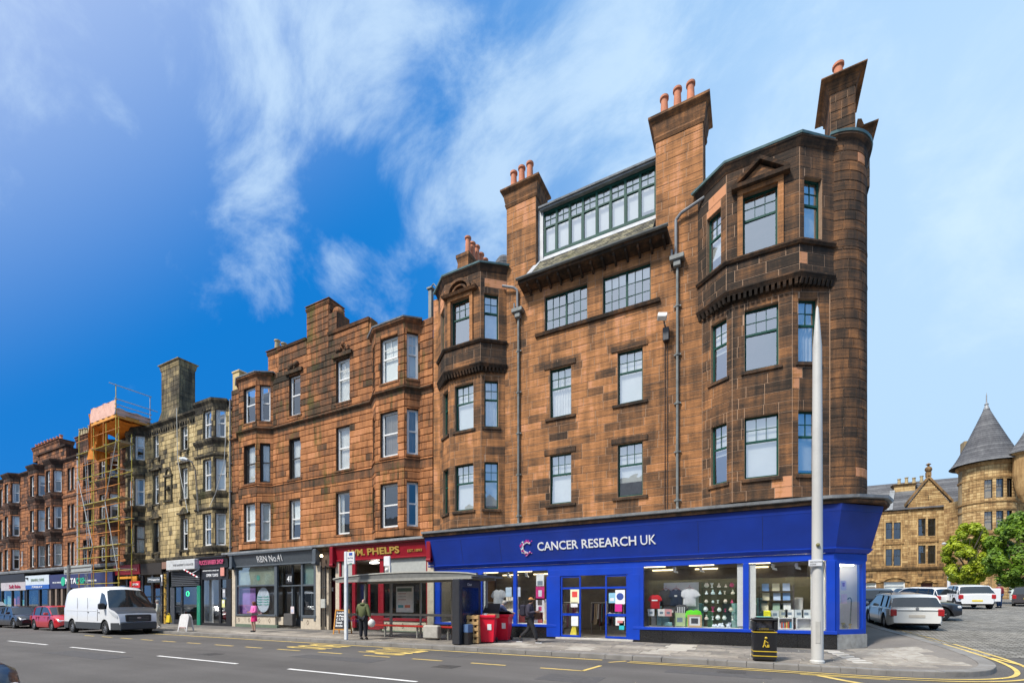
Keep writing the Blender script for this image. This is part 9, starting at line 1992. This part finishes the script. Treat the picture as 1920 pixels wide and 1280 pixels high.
 if skirt: m = MB(); m.lathe((0, 0, 0), [(.15*s, P['pel'].z+.02), (.19*s, P['pel'].z-.15), (.21*s, P['pel'].z-.36*s), (.17*s, P['pel'].z-.35*s)], 14, sy=.8); part('skirt', m, skirt, t, smooth=True)
 if not bare_legs:
  add('pel', P['pel'], (.155, .12))
  for S in 'RL':
   for n, p, r in (('hip', P[S+'hip'], .125), ('kn', P[S+'kn'], .09), ('an', P[S+'an'].lerp(P[S+'kn'], .03), .068)): add(S+n, p, r)
   e('pel', S+'hip'); e(S+'hip', S+'kn'); e(S+'kn', S+'an')
  skin_mesh('trousers', V, E_, Rd, 0, trous, t)
 for S in 'RL':
  a, b_ = P[S+'an'], P[S+'to']; V = [tuple(a+(a-b_).normalized()*.05*s-Vector((0, 0, .03))*s), tuple(a.lerp(b_, .5)-Vector((0, 0, .01))), tuple(b_)]; skin_mesh('shoe', V, [(0, 1), (1, 2)], [.05*s, .052*s, .04*s], 1, shoe or M_BLACK, t)
 hd = P['head']
 if hair:
  m = MB(); m.lathe((0, 0, 0), [(.001, .118), (.05, .11), (.085, .07), (.096, .02), (.09, -.03), (.075, -.05 if hair == 'short' else -.1)], 16, sy=1.12); m.v = [(p[0]*s, (p[1]-.012-(.02 if p[2] < .04 else 0))*s, p[2]*s) for p in m.v if True]; m.v = [(p[0]+hd.x, p[1]+hd.y, p[2]+hd.z) for p in m.v]
  m.f2 = m.f; part('hair', m, hairmat or pm('dark_hair', (.02, .015, .012), .6), t, smooth=True)
 for sx_ in (-.032, .032): m = MB(); m.ball((hd.x+sx_*s, hd.y+.078*s, hd.z+.012), .011*s, 6, 4); part('eye', m, M_BLACK, t)
 m = MB(); m.box(hd.x-.024*s, hd.x+.024*s, hd.y+.07*s, hd.y+.086*s, hd.z-.052*s, hd.z-.044*s); part('mouth', m, pm('lips', (.3, .1, .09), .6), t)
 if hood: m = MB(); m.lathe((0, 0, 0), [(.05, .02), (.1, .0), (.13, -.05), (.1, -.1), (.05, -.1)], 12, sy=1.0); nk = P['neck']; m.v = [(p[0]*s+nk.x, p[1]*s*.9+nk.y-.05, p[2]*s+nk.z+.03) for p in m.v]; part('hood', m, coat, t, smooth=True)
 return t, P, s
SK = lambda n, c: pm(n, c, .85, var=.12, scale=8, bump=.15, bscale=14)
# man in olive parka, seen from behind, at the bus stop
t, P, s = person('balding man in olive green parka holding a white carrier bag, seen from behind', (-14.2, 13.95, .12), R(18), 1.72,
     dict(Lel=(-.26, .02, 1.16), Lwr=(-.26, .16, 1.0), Rel=(.29, -.06, 1.15), Rwr=(.36, -.08, .92), Ran=(.13, 0, .09), Lan=(-.1, .02, .09)), SK('olive_parka', (.1, .115, .045)), SK('black_trousers', (.015, .016, .022)), hair=None, coat_len=.12, coat_r=1.36, hood=True)
hb = thing('carrier_bag', 'white carrier bag hanging from the parka man\'s right hand', 'bag', (-14.2, 13.95, .12), R(18)); m = MB(); m.ball((.42, -.08, .68), .15, 10, 6, 1.1); m.tube((.42, -.08, .8), (.37, -.08, .86), .05, 8, .02); part('bag_body', m, SK('white_plastic_bag', (.68, .66, .62)), hb, smooth=True)
# walker in dark puffer with phone, striding right
wl_J = dict(Rhip=(.09, 0, .92), Rkn=(.09, .2, .52), Ran=(.08, .3, .1), Rto=(.08, .46, .05), Lkn=(-.09, -.06, .5), Lan=(-.09, -.42, .2), Lto=(-.09, -.36, .06), Rel=(.22, .02, 1.14), Rwr=(.12, .28, 1.2), Lel=(-.22, .0, 1.14), Lwr=(-.1, .27, 1.17), head=(0, .06, 1.61), crown=(0, .06, 1.69), neck=(0, .03, 1.5))
t, P, s = person('person in dark puffer jacket with backpack and tan cap striding right while reading a phone', (-7.45, 15.75, .12), R(-80), 1.72, wl_J, SK('purple_black_puffer', (.04, .035, .055)), SK('charcoal_joggers', (.02, .02, .024)), skin=SKIN_D, hair='short', coat_r=1.38, shoe=pm('black_trainer', (.03, .03, .03), .6))
m = MB(); m.cbox(-.17, .17, -.36, -.13, 1.0, 1.45, .06); part('backpack', m, SK('black_bag', (.018, .016, .03)), t)
m = MB(); m.ball((0, .05*s, 1.68*s), .1*s, 12, 6, .75); m.cbox(-.07, .07, .1, .2, 1.66*s, 1.68*s, .01); part('cap', m, colm('tan_cap', (.5, .22, .06)), t)
for S in 'RL':
 a = P[S+'to']; m = MB(); m.cbox(a.x-.04, a.x+.04, a.y-.2, a.y+.04, a.z-.05, a.z-.03, .008); part('white_sole', m, M_SIGNW, t)
ph = thing('phone', 'dark phone held in front of the striding person', 'phone', (-7.45, 15.75, .12), R(-80)); m = MB(); m.cbox(-.03, .04, .36, .375, 1.2, 1.34, .004); part('phone_body', m, M_BLACK, ph)
# woman in pink top and shorts
t, P, s = person('person in bright pink top and hot pink shorts with grey hoodie tied at the waist', (-22.9, 14.95, .12), R(170), 1.6, dict(Rel=(.26, .04, 1.12), Rwr=(.1, .24, 1.14), Lel=(-.26, .04, 1.12), Lwr=(-.1, .24, 1.12), Rkn=(.06, .08, .5), Ran=(.05, .02, .09), Rto=(.06, .17, .04)), SK('pink_top', (.75, .16, .42)), None, hair='long', hairmat=pm('auburn_hair', (.18, .06, .03), .6), bare_legs=True, coat_r=1.3, skirt=SK('hot_pink', (.65, .02, .16)), shoe=M_BLACK)
m = MB(); m.lathe((0, 0, 0), [(.15, .86), (.2, .9), (.2, .99), (.16, 1.03)], 14, sy=.85); part('tied_hoodie', m, SK('grey_hoodie', (.22, .21, .2)), t, smooth=True)
# person with yellow bag near the van
t, P, s = person('person in pale jacket and cream trousers walking beside the van front', (-31.6, 14.6, .12), R(150), 1.72, dict(Rkn=(.1, .12, .5), Ran=(.1, .14, .09), Rto=(.1, .3, .04), Lan=(-.1, -.16, .1), Lto=(-.1, 0, .05), Rel=(.28, .02, 1.16), Rwr=(.18, .24, 1.16)), SK('pale_jacket', (.5, .5, .44)), SK('cream_trousers', (.5, .47, .4)), hair='short', hairmat=pm('grey_hair', (.3, .28, .25), .7), shoe=pm('white_trainer', (.6, .6, .6), .6))
m = MB(); m.cbox(-.13, .13, .08, .15, 1.0, 1.42, .03); part('dark_shirt_front', m, SK('dark_shirt', (.05, .055, .05)), t)
yb3 = thing('carrier_bag', 'bright yellow carrier bag carried beside the pale jacket person', 'bag', (-31.0, 14.9, .12)); m = MB(); m.hexa([(-.22, -.08, .35), (.22, -.08, .35), (.22, .08, .35), (-.22, .08, .35), (-.17, -.03, .78), (.17, -.03, .78), (.17, .03, .78), (-.17, .03, .78)]); part('bag_body', m, SK('yellow_bag', (.72, .52, .02)), yb3); m = MB(); m.path([(-.1, 0, .78), (-.06, 0, .9), (.06, 0, .9), (.1, 0, .78)], .012, 5); part('handles', m, SK('yellow_bag', (.72, .52, .02)), yb3)
# person stooping over the bins
t, P, s = person('grey-haired person in blue patterned coat stooping behind the red bins', (-9.55, 16.95, .12), R(-50), 1.72, dict(spine=(0, .06, 1.14), chest=(0, .18, 1.32), neck=(0, .28, 1.44), head=(0, .36, 1.53), crown=(0, .4, 1.6), Rsh=(.17, .2, 1.37), Lsh=(-.17, .2, 1.37), Rel=(.22, .42, 1.12), Lel=(-.22, .42, 1.12), Rwr=(.14, .62, 1.1), Lwr=(-.14, .62, 1.1)), SK('blue_pattern_coat', (.07, .09, .18)), SK('black_trousers', (.015, .016, .022)), hair='short', hairmat=pm('grey_hair', (.3, .28, .25), .7))
# person by the open car door in the square
t, P, s = person('person in dark red top standing by the white crossover in the square', (15.2, 43.6, hgt(15.2, 43.6)), R(30), 1.7, {}, SK('dark_red_top', (.25, .02, .03)), SK('navy_jeans', (.02, .05, .12)), hair='short')
